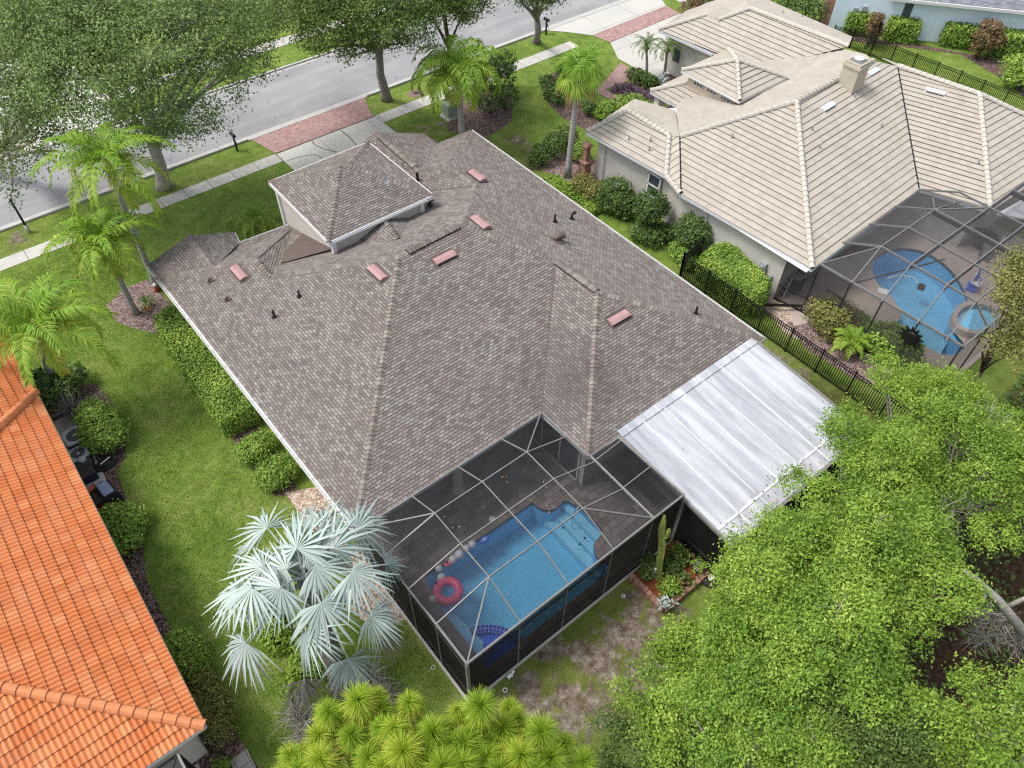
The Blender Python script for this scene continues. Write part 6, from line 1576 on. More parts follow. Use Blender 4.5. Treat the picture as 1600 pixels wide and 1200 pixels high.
# ================================================================== brick planter with cactus
PL0 = (12.15, 5.62, 14.55, 7.4)
t = thing("brick_planter", "square brick edged planting bed against the black screen wall", "planter", (13.3, 6.5, 0))
x0, y0, x1, y1 = PL0
for a, b in (((x0, y0), (x1, y0)), ((x0, y0), (x0, y1)), ((x1, y0), (x1, y1 - 0.1))):
    m = MB(); a = Vector((*a, 0)); b = Vector((*b, 0)); d = (b - a); n = int(d.length / 0.22); 
    for k in range(n):
        for lay in range(3):
            p = a + d * ((k + 0.5) / n); s = 0.205
            ang = math.atan2(d.y, d.x); m.box(p + Vector((rnd.uniform(-0.008, 0.008), rnd.uniform(-0.008, 0.008), 0.05 + lay * 0.1)), (s, 0.2, 0.092), ang)
    m.build("brick_edge", "brick_red", t)
m = MB(); m.sheet([(x0 + 0.05, y0 + 0.05), (x1 - 0.05, y0 + 0.05), (x1 - 0.05, y1), (x0 + 0.05, y1)], 0.2); m.build("soil", "red_mulch", t)
t = thing("column_cactus", "tall pale green column cactus standing in the brick planter", "cactus", tuple(G(1029, 905, 0.2))); o = Vector(t["at"]); ctop = G(1038, 806, 3.3)
def ribbed(mb, path, rads, n=12):
    path = [Vector(p) for p in path]; vs = []; 
    for i, p in enumerate(path):
        for k in range(n * 2):
            a = PI * k / n; r = rads[i] * (1.12 if k % 2 else 0.86); vs.append(p + Vector((math.cos(a) * r, math.sin(a) * r, 0)))
    N = 2 * n; fs = [(i * N + k, i * N + (k + 1) % N, (i + 1) * N + (k + 1) % N, (i + 1) * N + k) for i in range(len(path) - 1) for k in range(N)]; fs.append(tuple((len(path) - 1) * N + k for k in range(N))); mb.add(vs, fs)
hz = 3.5
m = MB(); ribbed(m, [o.lerp(ctop, k / 10) + Vector((0.03 * math.sin(k * 1.3), 0.03 * math.sin(k), -0.05)) for k in range(10)] + [ctop], [0.13, 0.13, 0.135, 0.125, 0.14, 0.13, 0.14, 0.125, 0.13, 0.115, 0.05], 6); m.build("stem", "cactus_skin", t)
m = MB(); q = o.lerp(ctop, 0.66); ribbed(m, [q, q + Vector((0.14, -0.08, 0.12)), q + Vector((0.15, -0.08, 0.45)), q + Vector((0.15, -0.08, 0.62))], [0.07, 0.09, 0.085, 0.03], 6); m.build("arm", "cactus_skin", t)
def pot_plant(name, label, c, mat_pot, r, h, mat_leaf, n, size, seed, up=1.0, group=None):
    t = thing(name, label, "potted plant", tuple(c), group); o = Vector(c); rng = np.random.default_rng(seed)
    MB().lathe(o, [(r * 0.7, 0), (r * 0.98, h * 0.85), (r * 1.1, h * 0.86), (r * 1.1, h), (r * 0.9, h), (r * 0.88, h * 0.9)], 16).build("pot", mat_pot, t, True)
    P = np.array(o) + np.array([0, 0, h]) + rng.normal(size=(n, 3)) * np.array([r * 0.9, r * 0.9, 0.10]) + np.array([0, 0, 0.12]); A, B = leaf_axes(n, size, 0.4, rng, up)
    cloud("leaves", P, A, B, rng.uniform(0, 1, n), mat_leaf, t); return t
pot_plant("potted_plant", "white pot with a blue green agave on the planter's near corner", G(1037, 946, 0.3), "white_pot", 0.15, 0.22, "frond_silver", 26, 0.3, 3)
pot_plant("potted_plant", "terracotta pot with green leaves on the planter's right edge", G(1066, 910, 0.25), "terracotta", 0.17, 0.25, "leaf_dark", 70, 0.2, 4)
pot_plant("potted_plant", "grey pot with yellow green plant at the planter's far corner", G(1090, 890, 0.25), "grey_plastic", 0.2, 0.3, "leaf_yellowish", 80, 0.2, 5)
t = thing("tire_planter", "dark old tyre with a small white pot beside the brick planter", "tyre", tuple(G(1108, 905))); o = Vector(t["at"]); MB().torus(o + Vector((0, 0, 0.12)), 0.27, 0.12, 28, 12, Matrix.Diagonal((1, 1, 0.95))).build("tyre", "rubber", t, True); MB().lathe(o + Vector((0, -0.05, 0.02)), [(0.09, 0), (0.13, 0.24), (0.11, 0.24), (0.1, 0.2)], 14).build("pot", "white_pot", t, True)
t = thing("garden_figure", "small white statue standing between planter shrubs and cactus", "statue", tuple(G(1021, 899, 0.2))); o = Vector(t["at"]); MB().lathe(o, [(0.09, 0), (0.08, 0.12), (0.05, 0.25), (0.07, 0.38), (0.03, 0.46)], 12).build("body", "white_pot", t, True); MB().ball(o + Vector((0, 0, 0.52)), 0.06, 8).build("head", "white_pot", t, True)
t = thing("white_figurine", "little white animal figurine by the cage's outer base", "figurine", tuple(G(797, 1058))); o = Vector(t["at"]); MB().ball(o + Vector((0, 0, 0.18)), 0.1, 8, (1.4, 0.8, 0.9)).build("body", "white_pot", t, True); MB().ball(o + Vector((0.14, 0, 0.3)), 0.06, 8).build("head", "white_pot", t, True)
m = MB()
for dx in (-0.08, 0.08):
    for dy in (-0.04, 0.04): m.tube([o + Vector((dx, dy, 0)), o + Vector((dx, dy, 0.14))], 0.02, 6)
m.build("legs", "white_pot", t)
tag(MB().torus(G(789, 1078, 0.03), 0.07, 0.022, 18, 8).build("sprinkler_ring", "white_pot", None, True), "white plastic ring on bare soil near the pool cage corner", "ring")
tag(MB().torus(G(677, 1043, 0.03), 0.07, 0.022, 18, 8).build("sprinkler_ring", "ridge_tan", None, True), "pale yellow ring in the grass left of the cage wall", "ring")
tag(MB().torus(G(974, 931, 0.03), 0.06, 0.022, 18, 8).build("sprinkler_ring", "blue_stucco", None, True), "pale blue ring on bare soil left of the brick planter", "ring")

# ================================================================== street oaks
def B(px, py, z, r): p = G(px, py, z); return (p.x, p.y, p.z, r)
broad_tree("street_oak", "huge grey green oak over the street with trunk by the left kerb", G(257, 292), [B(330, 60, 8.5, 3.0), B(240, 80, 9.5, 3.4), B(150, 130, 9, 3.2), B(330, 130, 7, 2.3), B(385, 100, 6.5, 1.7), B(250, 165, 7.5, 2.6), B(180, 205, 7, 2.0), B(305, 195, 5.6, 1.5), B(372, 40, 8, 2.0), B(395, 60, 6.5, 1.2), B(220, 30, 10, 3.2), B(330, 20, 9.5, 2.4), B(262, 208, 5.2, 0.8)], "leaf_oak", 1650, 30, 0.15, 0.38, 21, 0.34, 90, "bark_pale", fp=G(238, 222, 3.6))
broad_tree("street_oak", "dense grey green oak crown filling the top left corner", G(-60, 250), [B(60, 60, 9, 3.4), B(30, 130, 8, 3.0), B(110, 60, 10, 3.0), B(90, 170, 7, 2.2), B(-20, 180, 7.5, 3.0), B(60, 215, 6, 1.3), B(160, 40, 10.5, 2.8), B(80, 10, 11, 3.0), B(8, 262, 5.5, 1.3), B(20, 300, 5, 0.6), B(110, 120, 8.5, 2.6), B(90, 235, 5.5, 1.1)], "leaf_oak", 1650, 30, 0.15, 0.36, 22, 0.34, 90, "bark_pale")
broad_tree("street_oak", "leaning street oak with dark green crown between kerb and pavement", G(604, 156), [B(520, 25, 8, 2.6), B(455, 25, 7, 1.7), B(590, 5, 9, 2.8), B(640, 35, 7.5, 1.9), B(560, 62, 6, 1.5), B(490, 62, 5.6, 1.0), B(430, 12, 6.5, 1.3), B(625, 68, 5.4, 0.9), B(530, -25, 9.5, 2.6), B(545, 88, 4.6, 0.5), B(665, 10, 7.5, 1.6), B(497, 75, 4.8, 0.5)], "leaf_street", 1700, 30, 0.155, 0.30, 23, 0.30, 20, "bark_grey", fp=G(592, 78, 4.0))
broad_tree("street_oak", "multi stemmed street oak behind the feathery centre palm", G(700, 108), [B(690, -5, 7.5, 1.9), B(735, 8, 7, 1.3), B(660, -10, 8, 1.6), B(725, 25, 6, 0.7), B(700, -40, 9, 2.2)], "leaf_street", 640, 30, 0.155, 0.2, 24, 0.30, 8, "bark_brown")
broad_tree("street_oak", "street tree trunk beside the mailbox with crown cut by the top edge", G(838, 66), [B(825, -2, 5.8, 1.0), B(848, -15, 6.6, 1.6), B(862, 2, 5.2, 0.5), B(810, -20, 7, 1.5), B(845, -50, 8, 2.2)], "leaf_street", 560, 30, 0.155, 0.28, 25, 0.28, 6, "bark_grey", fp=G(839, 30, 2.4))

# ================================================================== palms
def palm_at(name, label, bpx, tpx, z, **k): return feather_palm(name, label, G(*bpx), G(*tpx, z), **k)
palm_at("queen_palm", "tallest feather palm at left, leaning trunk ending at the roof corner", (246, 450), (173, 268), 7.0, nf=17, fl=3.25, mat="frond_lime", seed=31, r0=0.14, ll=0.75, nl=64, width=0.028)
palm_at("queen_palm", "lower feather palm with trunk rising from the pale mulch bed", (213, 490), (163, 388), 4.4, nf=16, fl=2.75, mat="frond_lime", seed=32, r0=0.14, ll=0.70, nl=62, width=0.028)
palm_at("queen_palm", "feather palm at the left edge overhanging the orange roof", (86, 600), (64, 522), 5.0, nf=17, fl=3.4, mat="frond_lime", seed=33, r0=0.15, ll=0.78, nl=64, width=0.028)
palm_at("queen_palm", "bushy feather palm standing behind the roof beside the utility cabinet", (723, 232), (716, 122), 5.0, nf=22, fl=3.6, mat="frond_green", seed=34, r0=0.19, ll=0.95, nl=68, width=0.029, droop=0.9)
for i, (b_, t_, lab) in enumerate((((1010, 122), (1010, 78), "dark small date palm left of its twin by the tan house"), ((1038, 116), (1042, 82), "dark small date palm nearest the tan garage wall"))):
    feather_palm("date_palm", lab, G(*b_), G(*t_, 2.0), nf=18, fl=1.45, mat="frond_dark", seed=41 + i, r0=0.10, ll=0.26, group="pair of small date palms", nl=30, width=0.013)
feather_palm("fern_clump", "big bright green fern clump on the front lawn", G(402, 352), G(402, 350, 0.25), nf=20, fl=1.7, mat="frond_green", seed=51, r0=0.08, ll=0.34, cat="fern", nl=34, width=0.017, shaft=False)
feather_palm("cycad", "small palm like bush with yellow centre beside the tan cage", G(1328, 545), G(1326, 540, 0.5), nf=16, fl=1.25, mat="frond_green", seed=52, r0=0.08, ll=0.32, cat="palm shrub", nl=28, width=0.022, shaft=False)

# fan palm with hanging skirt
def fan_palm(name, label, base, top, leaves, mats, seed, r0, trunk_mat="palm_bark", pet_mat="frond_green"):
    rng = np.random.default_rng(seed); base, top = Vector(base), Vector(top); t = thing(name, label, "palm tree", tuple(base))
    side = Vector(((top - base).x, (top - base).y, 0)) * 0.12
    path = [base - Vector((0, 0, 0.05))] + [base.lerp(top, k / 8) - side * math.sin(PI * k / 8) for k in range(1, 9)]
    m = MB(); m.tube(path, [r0 * 1.5] + [r0 * (1.12 - 0.03 * k) for k in range(1, 9)], 14); m.build("trunk", trunk_mat, t, True)
    for (az, el, pl, R_, nb, spread, droop, fold, mt, tone) in leaves:
        h = Vector((math.cos(az), math.sin(az), 0)); d0 = h * math.cos(el) + Vector((0, 0, math.sin(el)))
        hub = top + d0 * pl + Vector((0, 0, -0.05 * pl * pl)); mid = top.lerp(hub, 0.5) + Vector((0, 0, 0.10 * pl))
        rows = []
        ax = (d0 * 0.8 + h * 0.35 + Vector((0, 0, -0.45 - droop * 0.55)) + Vector(rng.normal(size=3) * 0.15)).normalized(); nr = Vector((0, 0, 1)) * 1.0 + h * (0.35 if el > -0.3 else 1.4) + Vector(rng.normal(size=3) * 0.36)
        nr = (nr - ax * nr.dot(ax)).normalized()
        fan_blade(rows, np.array(hub), ax, nr, R_, nb, rng, spread, 0.42, fold, droop, R_ * 0.42 * spread / nb * 0.62, tone)
        o = strips("fan_leaf", rows, mt, t, 0.12, 0.10)
        m = MB(); m.tube([top, mid, hub, hub + ax * 0.15], [r0 * 0.28, 0.03, 0.022, 0.015], 6); m.build("leaf_stalk", pet_mat, o)
    return t, rng
plain("petiole_green", (0.30, 0.36, 0.08), 0.6, 0.1); plain("petiole_silver", (0.30, 0.33, 0.32), 0.6, 0.1)
lr = random.Random(61); LV = []
for k in range(28):
    age = k / 27; az = k * 2.39996 + lr.uniform(-0.3, 0.3); el = 1.4 - 2.3 * age + lr.uniform(-0.18, 0.18)
    mt = "frond_lime" if age < 0.82 else ("frond_brown" if k % 2 else "frond_lime")
    LV.append((az, el, 0.45 + 0.7 * age ** 0.5 + lr.uniform(-0.1, 0.1), lr.uniform(0.95, 1.25), 28, (4.0 - 1.4 * age) * lr.uniform(0.9, 1.1), 0.25 + 0.75 * age, 0.45 + 0.2 * lr.random(), mt, 0.1 + 0.55 * age + lr.uniform(-0.1, 0.1)))
fan_palm("fan_palm", "tall slender fan palm leaning between the two houses", G(887, 276), G(906, 108, 6.6), LV, None, 62, 0.17, pet_mat="petiole_green")
lr = random.Random(71); LV = []
for k in range(26):
    age = k / 25; az = k * 2.39996 + 0.5 + lr.uniform(-0.3, 0.3); el = 1.35 - 2.0 * age ** 0.95 + lr.uniform(-0.18, 0.18)
    mt = "frond_silver" if age < 0.88 else "frond_dry"
    LV.append((az, el, 0.7 + 2.1 * age ** 0.6 + lr.uniform(-0.15, 0.15), lr.uniform(1.35, 1.75), 30, (4.2 - 1.9 * age) * lr.uniform(0.9, 1.1), 0.15 + 0.75 * age, 0.5 + 0.6 * lr.random(), mt, 0.85 - 0.5 * age + lr.uniform(-0.12, 0.12)))
fan_palm("silver_fan_palm", "silvery blue fan palm with thick grey trunk below the lawn", G(537, 1078), G(478, 903, 5.2), LV, None, 72, 0.33, "bark_grey", "petiole_silver")

# ================================================================== young pines at the near edge
def pine(name, label, tufts, seed, tz=7.6):
    rng = np.random.default_rng(seed); pts = [G(x, y, z) for x, y, z in tufts]
    c = sum(pts, Vector((0, 0, 0))) / len(pts); base = Vector((c.x, c.y, 0)); t = thing(name, label, "pine tree", tuple(base))
    m = MB(); topz = max(p.z for p in pts); m.tube([base, Vector((c.x, c.y, topz * 0.5)), Vector((c.x, c.y, topz - 0.9))], [0.13, 0.10, 0.06], 10)
    rows = []
    full = [(p, 1.0) for p in pts]
    for p in pts:
        for _k in range(2): full.append((p + Vector((rng.normal() * 0.38, rng.normal() * 0.38, -rng.uniform(0.3, 0.7))), rng.uniform(0.6, 0.85)))
    for p, rs in full:
        rs = rs * rng.uniform(0.82, 1.15); tilt = rng.normal(size=3) * 0.25; yl = rng.uniform(-0.16, 0.16)
        jz = topz - 1.0 - rng.uniform(0, 1.2); j = Vector((c.x, c.y, min(jz, p.z - 0.2)))
        m.tube([j, j.lerp(p, 0.6) - Vector((0, 0, 0.18)), p - Vector((0, 0, 0.05))], [0.045, 0.035, 0.028], 6)
        for layer, (n, zo, L) in enumerate(((int(620 * rs), 0.0, 0.44), (int(420 * rs), -0.26, 0.50))):
            d = unit(rng.normal(size=(n, 3)) + np.array([0, 0, 0.55 - layer * 0.5]) + tilt)
            for i in range(n):
                q = np.array(p) + np.array([0, 0, zo + rng.uniform(-0.1, 0.1)]) + d[i] * 0.02; LL = L * rs * rng.uniform(0.7, 1.2)
                e1 = q + d[i] * LL * 0.6; e2 = e1 + unit(d[i] + np.array([0, 0, -0.7])) * LL * 0.4
                wv = unit(np.cross(d[i], rng.normal(size=3))) * 0.0046
                rows.append((q, e1, e2, wv, float(np.clip((0.38 if layer == 0 else 0.72) + yl + rng.uniform(-0.25, 0.3), 0, 1))))
    strips("needles", rows, "pine_needle", t, 0.4, 0.7); m.build("trunk", "bark_brown", t, True)
    return t
pine("young_pine", "lime green young pine left of its neighbours below the silver palm", [(561, 1095, 7.6), (515, 1112, 7.3), (592, 1112, 7.0), (550, 1150, 7.2), (500, 1150, 6.6), (455, 1182, 6.6), (502, 1190, 7.2), (535, 1130, 6.4), (470, 1205, 7.0), (575, 1185, 7.4)], 81)
pine("young_pine", "central lime green young pine at the bottom edge", [(616, 1138, 7.8), (677, 1147, 7.5), (640, 1110, 6.6), (630, 1175, 7.9), (665, 1190, 7.4), (600, 1200, 7.6), (690, 1200, 7.9), (650, 1155, 6.8), (705, 1175, 6.4), (625, 1210, 7.0)], 82)
pine("young_pine", "young pine with its highest tuft beside the cage corner", [(752, 1105, 7.8), (725, 1165, 7.4), (785, 1140, 6.8), (755, 1140, 6.5), (722, 1195, 7.8), (760, 1185, 7.2), (780, 1205, 7.5)], 83)
pine("young_pine", "small young pine at the right of the bottom edge pines", [(846, 1145, 7.2), (815, 1182, 7.4), (860, 1185, 7.0), (805, 1150, 6.2), (838, 1205, 7.4), (785, 1175, 6.4)], 84)

# ================================================================== wood at the near right
def crown_at(px, py, z, R, seed, n=15, sp=0.70):
    r = random.Random(seed); c = G(px, py, z); bl = [(c.x, c.y, c.z + 0.15 * R, R * 0.40)]
    for k in range(n):
        a = k * 2.39996 + r.uniform(-0.3, 0.3); d = R * 1.02 * math.sqrt((k + 1.0) / n) * r.uniform(0.82, 1.08)
        bl.append((c.x + math.cos(a) * d, c.y + math.sin(a) * d, c.z + R * (0.25 - 0.55 * (d / R) ** 2) + r.uniform(-0.28, 0.28) * R, R * r.uniform(0.20, 0.36)))
    return c, bl
WOOD = [("bright green tree crown at the wood's top, overlapping the iron fence", 1455, 640, 4.8, 2.5, "leaf_yellowish"),
        ("leafy green crown spilling over the pale porch roof's far corner", 1385, 735, 6.3, 2.4, "leaf_lime"),
        ("broad green crown with bare grey twigs at the right edge", 1572, 715, 6.8, 2.4, "leaf_lime"),
        ("green crown over the pale porch roof's near corner", 1268, 876, 5.8, 2.1, "leaf_lime"),
        ("tall central green crown of the wood", 1368, 885, 7.4, 2.2, "leaf_lime"),
        ("green crown beside the bare pale limb", 1412, 848, 7.2, 1.4, "leaf_lime"),
        ("lower green crown beside the brick planter", 1178, 998, 5.4, 1.95, "leaf_lime"),
        ("dense green crown in the wood's middle bottom", 1290, 1005, 7.4, 2.4, "leaf_lime"),
        ("light green crown at the wood's left fringe over the bare soil", 1085, 1085, 4.2, 1.8, "leaf_yellowish"),
        ("green crown at the bottom edge, second from the fringe", 1200, 1130, 6.6, 2.1, "leaf_lime"),
        ("dark green crown at the bottom edge with gaps around it", 1340, 1150, 6.4, 1.9, "leaf_street"),
        ("yellow green crown in the bottom right corner", 1625, 1140, 8.2, 1.6, "leaf_yellowish"),
        ("small lime crown low at the bottom right", 1495, 1190, 6.0, 1.5, "leaf_lime"),
        ("low green bush tree at the wood's bottom left tip", 1030, 1180, 3.4, 1.5, "leaf_street")]
for i, (lab, px, py, z, R, mt) in enumerate(WOOD):
    c, bl = crown_at(px, py, z, R, 100 + i)
    
    near = R / 2.4
    broad_tree("woodland_tree", lab, (c.x, c.y, 0), bl, mt, int(600 * near ** 2), 60, 0.10, 0.14, 200 + i, 0.165, 90, "bark_pale", 0.35, "trees of the wood", shell=0.72, aspect=0.5, flat=0.45)
t = thing("bare_limb", "thick pale bare limb crossing the dark gap at the right", "branch", tuple(G(1590, 985, 0))); m = MB()
m.tube([G(1600, 1010, 0), G(1600, 990, 3.0), G(1592, 978, 5.6), G(1560, 938, 6.8), G(1525, 906, 7.4), G(1505, 890, 7.6)], [0.19, 0.165, 0.145, 0.125, 0.10, 0.05], 10); m.build("limb", "bark_pale", t, True)
m = MB(); m.tube([G(1570, 950, 5.2), G(1600, 935, 5.8), G(1630, 925, 6.2)], [0.08, 0.06, 0.03], 8); m.tube([G(1545, 920, 5.6), G(1530, 950, 5.9), G(1500, 960, 6.2)], [0.05, 0.03, 0.01], 6); m.build("side_branch", "bark_pale", t, True)
def twig_mass(name, label, pts, n, L, mat, seed, cat, drop=-0.2, kind=None, w=0.008):
    rng = np.random.default_rng(seed); pts = [Vector(p) for p in pts]; rows = []
    t = thing(name, label, cat, tuple(pts[0]))
    for i in range(n):
        p = pts[rng.integers(len(pts))] + Vector(rng.normal(size=3) * 0.12); d = unit(rng.normal(size=3) + np.array([0, 0, drop])); LL = L * rng.uniform(0.5, 1.2)
        e1 = np.array(p) + d * LL * 0.5; e2 = e1 + unit(d + rng.normal(size=3) * 0.35) * LL * 0.5
        rows.append((np.array(p), e1, e2, unit(np.cross(d, rng.normal(size=3))) * w, rng.uniform(0, 1)))
    strips("twigs", rows, mat, t, 0.4, 1.0); return t
twig_mass("hanging_moss", "grey moss hanging under the bare pale limb", [G(1560 + dx, 985 + dy, 4.2) for dx, dy in ((0, 0), (-30, 10), (20, -20), (30, 15), (-15, -25))], 420, 0.75, "twig_grey", 301, "moss", -1.2)
twig_mass("dead_shrub", "grey leafless shrub above the lime pines near the lawn", [G(590, 1075, 0.5), G(605, 1090, 0.4), G(578, 1060, 0.7)], 420, 0.8, "twig_grey", 302, "dead shrub", 0.5)
twig_mass("dead_shrub", "grey brown leafless shrub left of the lime pines", [G(470, 1125, 0.5), G(475, 1150, 0.4), G(462, 1110, 0.6)], 420, 0.8, "twig_grey", 303, "dead shrub", 0.5)
twig_mass("dry_grass_clump", "pale dry spiky clump under the left palm by the slab", [G(112, 640, 0.4)], 260, 0.8, "frond_dry", 304, "dry plant", 0.6, w=0.012)
twig_mass("dead_branches", "tangle of bare pale twigs deep in the wood's centre", [G(1440, 840, 5.6), G(1425, 825, 5.8), G(1455, 800, 5.6)], 130, 1.3, "twig_grey", 305, "branches", 0.3, w=0.014)
twig_mass("dead_branches", "tangle of bare grey twigs high in the wood's right side", [G(1530, 680, 6.6), G(1515, 690, 6.4), G(1545, 672, 6.5)], 200, 1.1, "twig_grey", 306, "branches", 0.3, w=0.012)
rng = np.random.default_rng(310)
NU = 30000; XY = np.column_stack([rng.uniform(9, 42, NU), rng.uniform(-10, 4.5, NU)]); keep = np.array([inpoly(x, y, LITTER) for x, y in XY]) & (np.sin(XY[:, 0] * 1.1) * np.cos(XY[:, 1] * 1.3) > -0.35); XY = XY[keep]
P = np.column_stack([XY, rng.uniform(0.05, 0.8, len(XY))]); A, B_2 = leaf_axes(len(P), 0.2, 0.5, rng, 0.8)
o = cloud("undergrowth", P, A, B_2, rng.uniform(0, 0.8, len(P)), "leaf_dark"); o["kind"] = "stuff"; o["label"] = "dark low undergrowth on the wood floor"

# ================================================================== hedges and shrubs
def BL(*l): return [B(*q) for q in l]
def GP(l, z): return [tuple(G(*p, z)[:2]) for p in l]
box_hedge("clipped_hedge", "long clipped hedge below the shingled house's left gutter", [(3.15, 23.1), (4.6, 23.0), (4.7, 30.6), (4.15, 31.2), (3.4, 30.9), (3.1, 28.0)], 1.15, "leaf_hedge", 26000, 0.105, 401)
shrub("round_shrub", "round shrub at the near end of the long clipped hedge", BL((398, 702, 0.5, 0.62), (408, 694, 0.5, 0.55), (388, 706, 0.5, 0.5)), "leaf_hedge", 5200, 0.10, 402)
shrub("round_shrub", "domed shrub beside the pebbles, last below the left gutter", BL((430, 738, 0.5, 0.72), (442, 732, 0.5, 0.6), (422, 745, 0.45, 0.6)), "leaf_hedge", 6000, 0.10, 403)
shrub("round_shrub", "large round shrub beside the air conditioners", BL((160, 668, 0.7, 0.9), (150, 650, 0.7, 0.8), (170, 680, 0.6, 0.75), (150, 685, 0.6, 0.7)), "leaf_hedge", 9000, 0.115, 404)
shrub("round_shrub", "bright leafy shrub just below the black barbecue", BL((190, 818, 0.6, 0.8), (178, 808, 0.6, 0.6), (198, 842, 0.5, 0.6), (205, 812, 0.5, 0.55)), "leaf_hedge", 7500, 0.115, 405)
shrub("round_shrub", "green shrub tucked beside the orange roof edge, above the low hedge", BL((290, 1022, 0.5, 0.65), (278, 1008, 0.6, 0.55), (302, 1036, 0.45, 0.5)), "leaf_hedge", 5000, 0.11, 406)
shrub("low_hedge", "thin brownish low hedge beside the orange roof's lower corner", BL((318, 1068, 0.35, 0.5), (327, 1090, 0.35, 0.52), (335, 1112, 0.35, 0.52), (343, 1135, 0.38, 0.55)), "leaf_olive", 5600, 0.095, 407, cat="hedge")
shrub("small_shrub", "tiny lime plant at the bottom edge by the grey pavers", BL((345, 1195, 0.2, 0.2)), "leaf_yellowish", 260, 0.12, 408)
shrub("ground_plants", "bright low plants under the silver fan palm, left clump", BL((425, 975, 0.3, 0.5), (432, 1000, 0.3, 0.5), (418, 955, 0.3, 0.4)), "leaf_yellowish", 2400, 0.12, 409)
shrub("ground_plants", "bright low plants around the silver palm's trunk", BL((480, 1010, 0.3, 0.5), (500, 1035, 0.35, 0.55), (470, 1040, 0.3, 0.4), (455, 1075, 0.3, 0.4)), "leaf_yellowish", 3200, 0.12, 410)
shrub("shade_shrub", "dark leafy shrub beneath the left edge palm by the slab", BL((70, 600, 0.6, 0.8), (95, 615, 0.6, 0.7), (110, 590, 0.6, 0.7)), "leaf_dark", 4000, 0.15, 411)
shrub("tall_shrub", "big dark shrub behind the centre feather palm", BL((778, 120, 1.6, 1.15), (765, 155, 1.0, 1.0), (785, 100, 2.0, 1.0), (790, 150, 1.0, 0.9)), "leaf_dark", 5200, 0.17, 412)
shrub("spreading_shrub", "dark spreading shrub left of the tall fan palm's foot", BL((850, 240, 0.6, 0.75), (868, 225, 0.7, 0.85), (885, 215, 0.7, 0.8), (838, 250, 0.4, 0.55)), "leaf_dark", 5200, 0.13, 413)
shrub("small_shrub", "small bright shrub right of the tall fan palm's foot", BL((905, 238, 0.5, 0.62)), "leaf_hedge", 2400, 0.12, 414)
box_hedge("ground_cover", "strip of lime ground cover along the shingled house's right gutter", GP([(850, 283), (868, 276), (905, 300), (935, 328), (925, 336), (885, 308)], 0.2), 0.32, "leaf_yellowish", 5000, 0.13, 415, cat="ground cover")
shrub("russet_shrub", "brownish green shrub by the tan house's brick pillar", BL((915, 290, 0.6, 0.75), (930, 300, 0.6, 0.75), (905, 285, 0.45, 0.5)), "leaf_olive", 3600, 0.12, 416)
shrub("round_shrub", "full rounded shrub below the tan house's white downspout", BL((962, 300, 1.1, 0.95), (970, 315, 0.8, 0.9), (950, 315, 0.6, 0.7), (975, 325, 0.5, 0.7)), "leaf_dark", 8000, 0.13, 417)
shrub("tiered_shrub", "two tier shrub with leafy skirt below the tan house window", BL((1018, 318, 1.9, 0.85), (1012, 330, 1.5, 0.75), (1026, 326, 1.5, 0.7), (1000, 362, 0.45, 0.6), (1020, 372, 0.45, 0.6), (1040, 362, 0.45, 0.55), (1010, 350, 0.5, 0.55)), "leaf_dark", 9500, 0.13, 418)
shrub("ball_shrub", "ball shaped dark shrub beside the iron fence corner", BL((1086, 362, 1.2, 1.08), (1086, 358, 1.3, 1.0)), "leaf_dark", 8000, 0.11, 419)
shrub("leafy_border", "low leafy plants below the ball shaped shrub", BL((1068, 398, 0.35, 0.5), (1075, 410, 0.35, 0.45), (1058, 388, 0.35, 0.4)), "leaf_hedge", 2200, 0.16, 420)
box_hedge("clipped_hedge", "thick clipped hedge behind the black fence beside the tan house", [(max(x, 26.85), y) for x, y in GP([(1098, 398), (1118, 382), (1148, 378), (1158, 397), (1186, 420), (1202, 436), (1196, 456), (1172, 468), (1140, 446), (1108, 420)], 1.55)], 1.55, "leaf_hedge", 24000, 0.11, 421)
shrub("round_shrub", "yellowish rounded shrub outside the tan cage door", BL((1305, 492, 1.0, 1.0), (1285, 485, 0.9, 0.8), (1322, 500, 0.9, 0.8), (1300, 510, 0.6, 0.8)), "leaf_olive", 9000, 0.115, 422)
shrub("glossy_shrub", "green glossy shrub outside the tan cage near its black sun", BL((1385, 530, 0.9, 0.9), (1405, 535, 0.8, 0.85), (1370, 525, 0.8, 0.7), (1415, 550, 0.6, 0.75), (1390, 552, 0.5, 0.7)), "leaf_hedge", 7500, 0.17, 423)
shrub("small_shrub", "small green shrub between yellowish shrub and cycad", BL((1350, 515, 0.7, 0.5), (1345, 500, 0.7, 0.4)), "leaf_hedge", 1800, 0.15, 424)
broad_tree("garden_tree", "yellow green tree at the right edge beside the tan cage", (30.9, 4.1, 0), BL((1588, 448, 8.4, 0.85), (1600, 480, 8.0, 0.9), (1578, 468, 7.8, 0.55), (1620, 420, 8.8, 1.1), (1610, 510, 7.4, 0.85), (1592, 425, 8.6, 0.6), (1600, 545, 6.6, 0.9), (1572, 540, 6.2, 0.6)), "leaf_olive", 420, 30, 0.115, 0.12, 425, 0.25, 6, "bark_brown")
shrub("front_hedge", "rounded leafy hedge before the tan house's left gable", BL((950, 172, 0.6, 0.7), (970, 165, 0.7, 0.75), (990, 163, 0.7, 0.75), (1008, 172, 0.7, 0.75), (985, 175, 0.6, 0.7)), "leaf_hedge", 6500, 0.14, 426, cat="hedge")
shrub("ball_shrub", "small dark ball shrub beside the pink front path", BL((920, 168, 0.5, 0.45)), "leaf_dark", 1300, 0.12, 427)
shrub("border_plants", "low lime plants between ball shrub and rounded leafy hedge", BL((933, 176, 0.3, 0.4), (940, 182, 0.3, 0.35)), "leaf_yellowish", 1000, 0.14, 428)
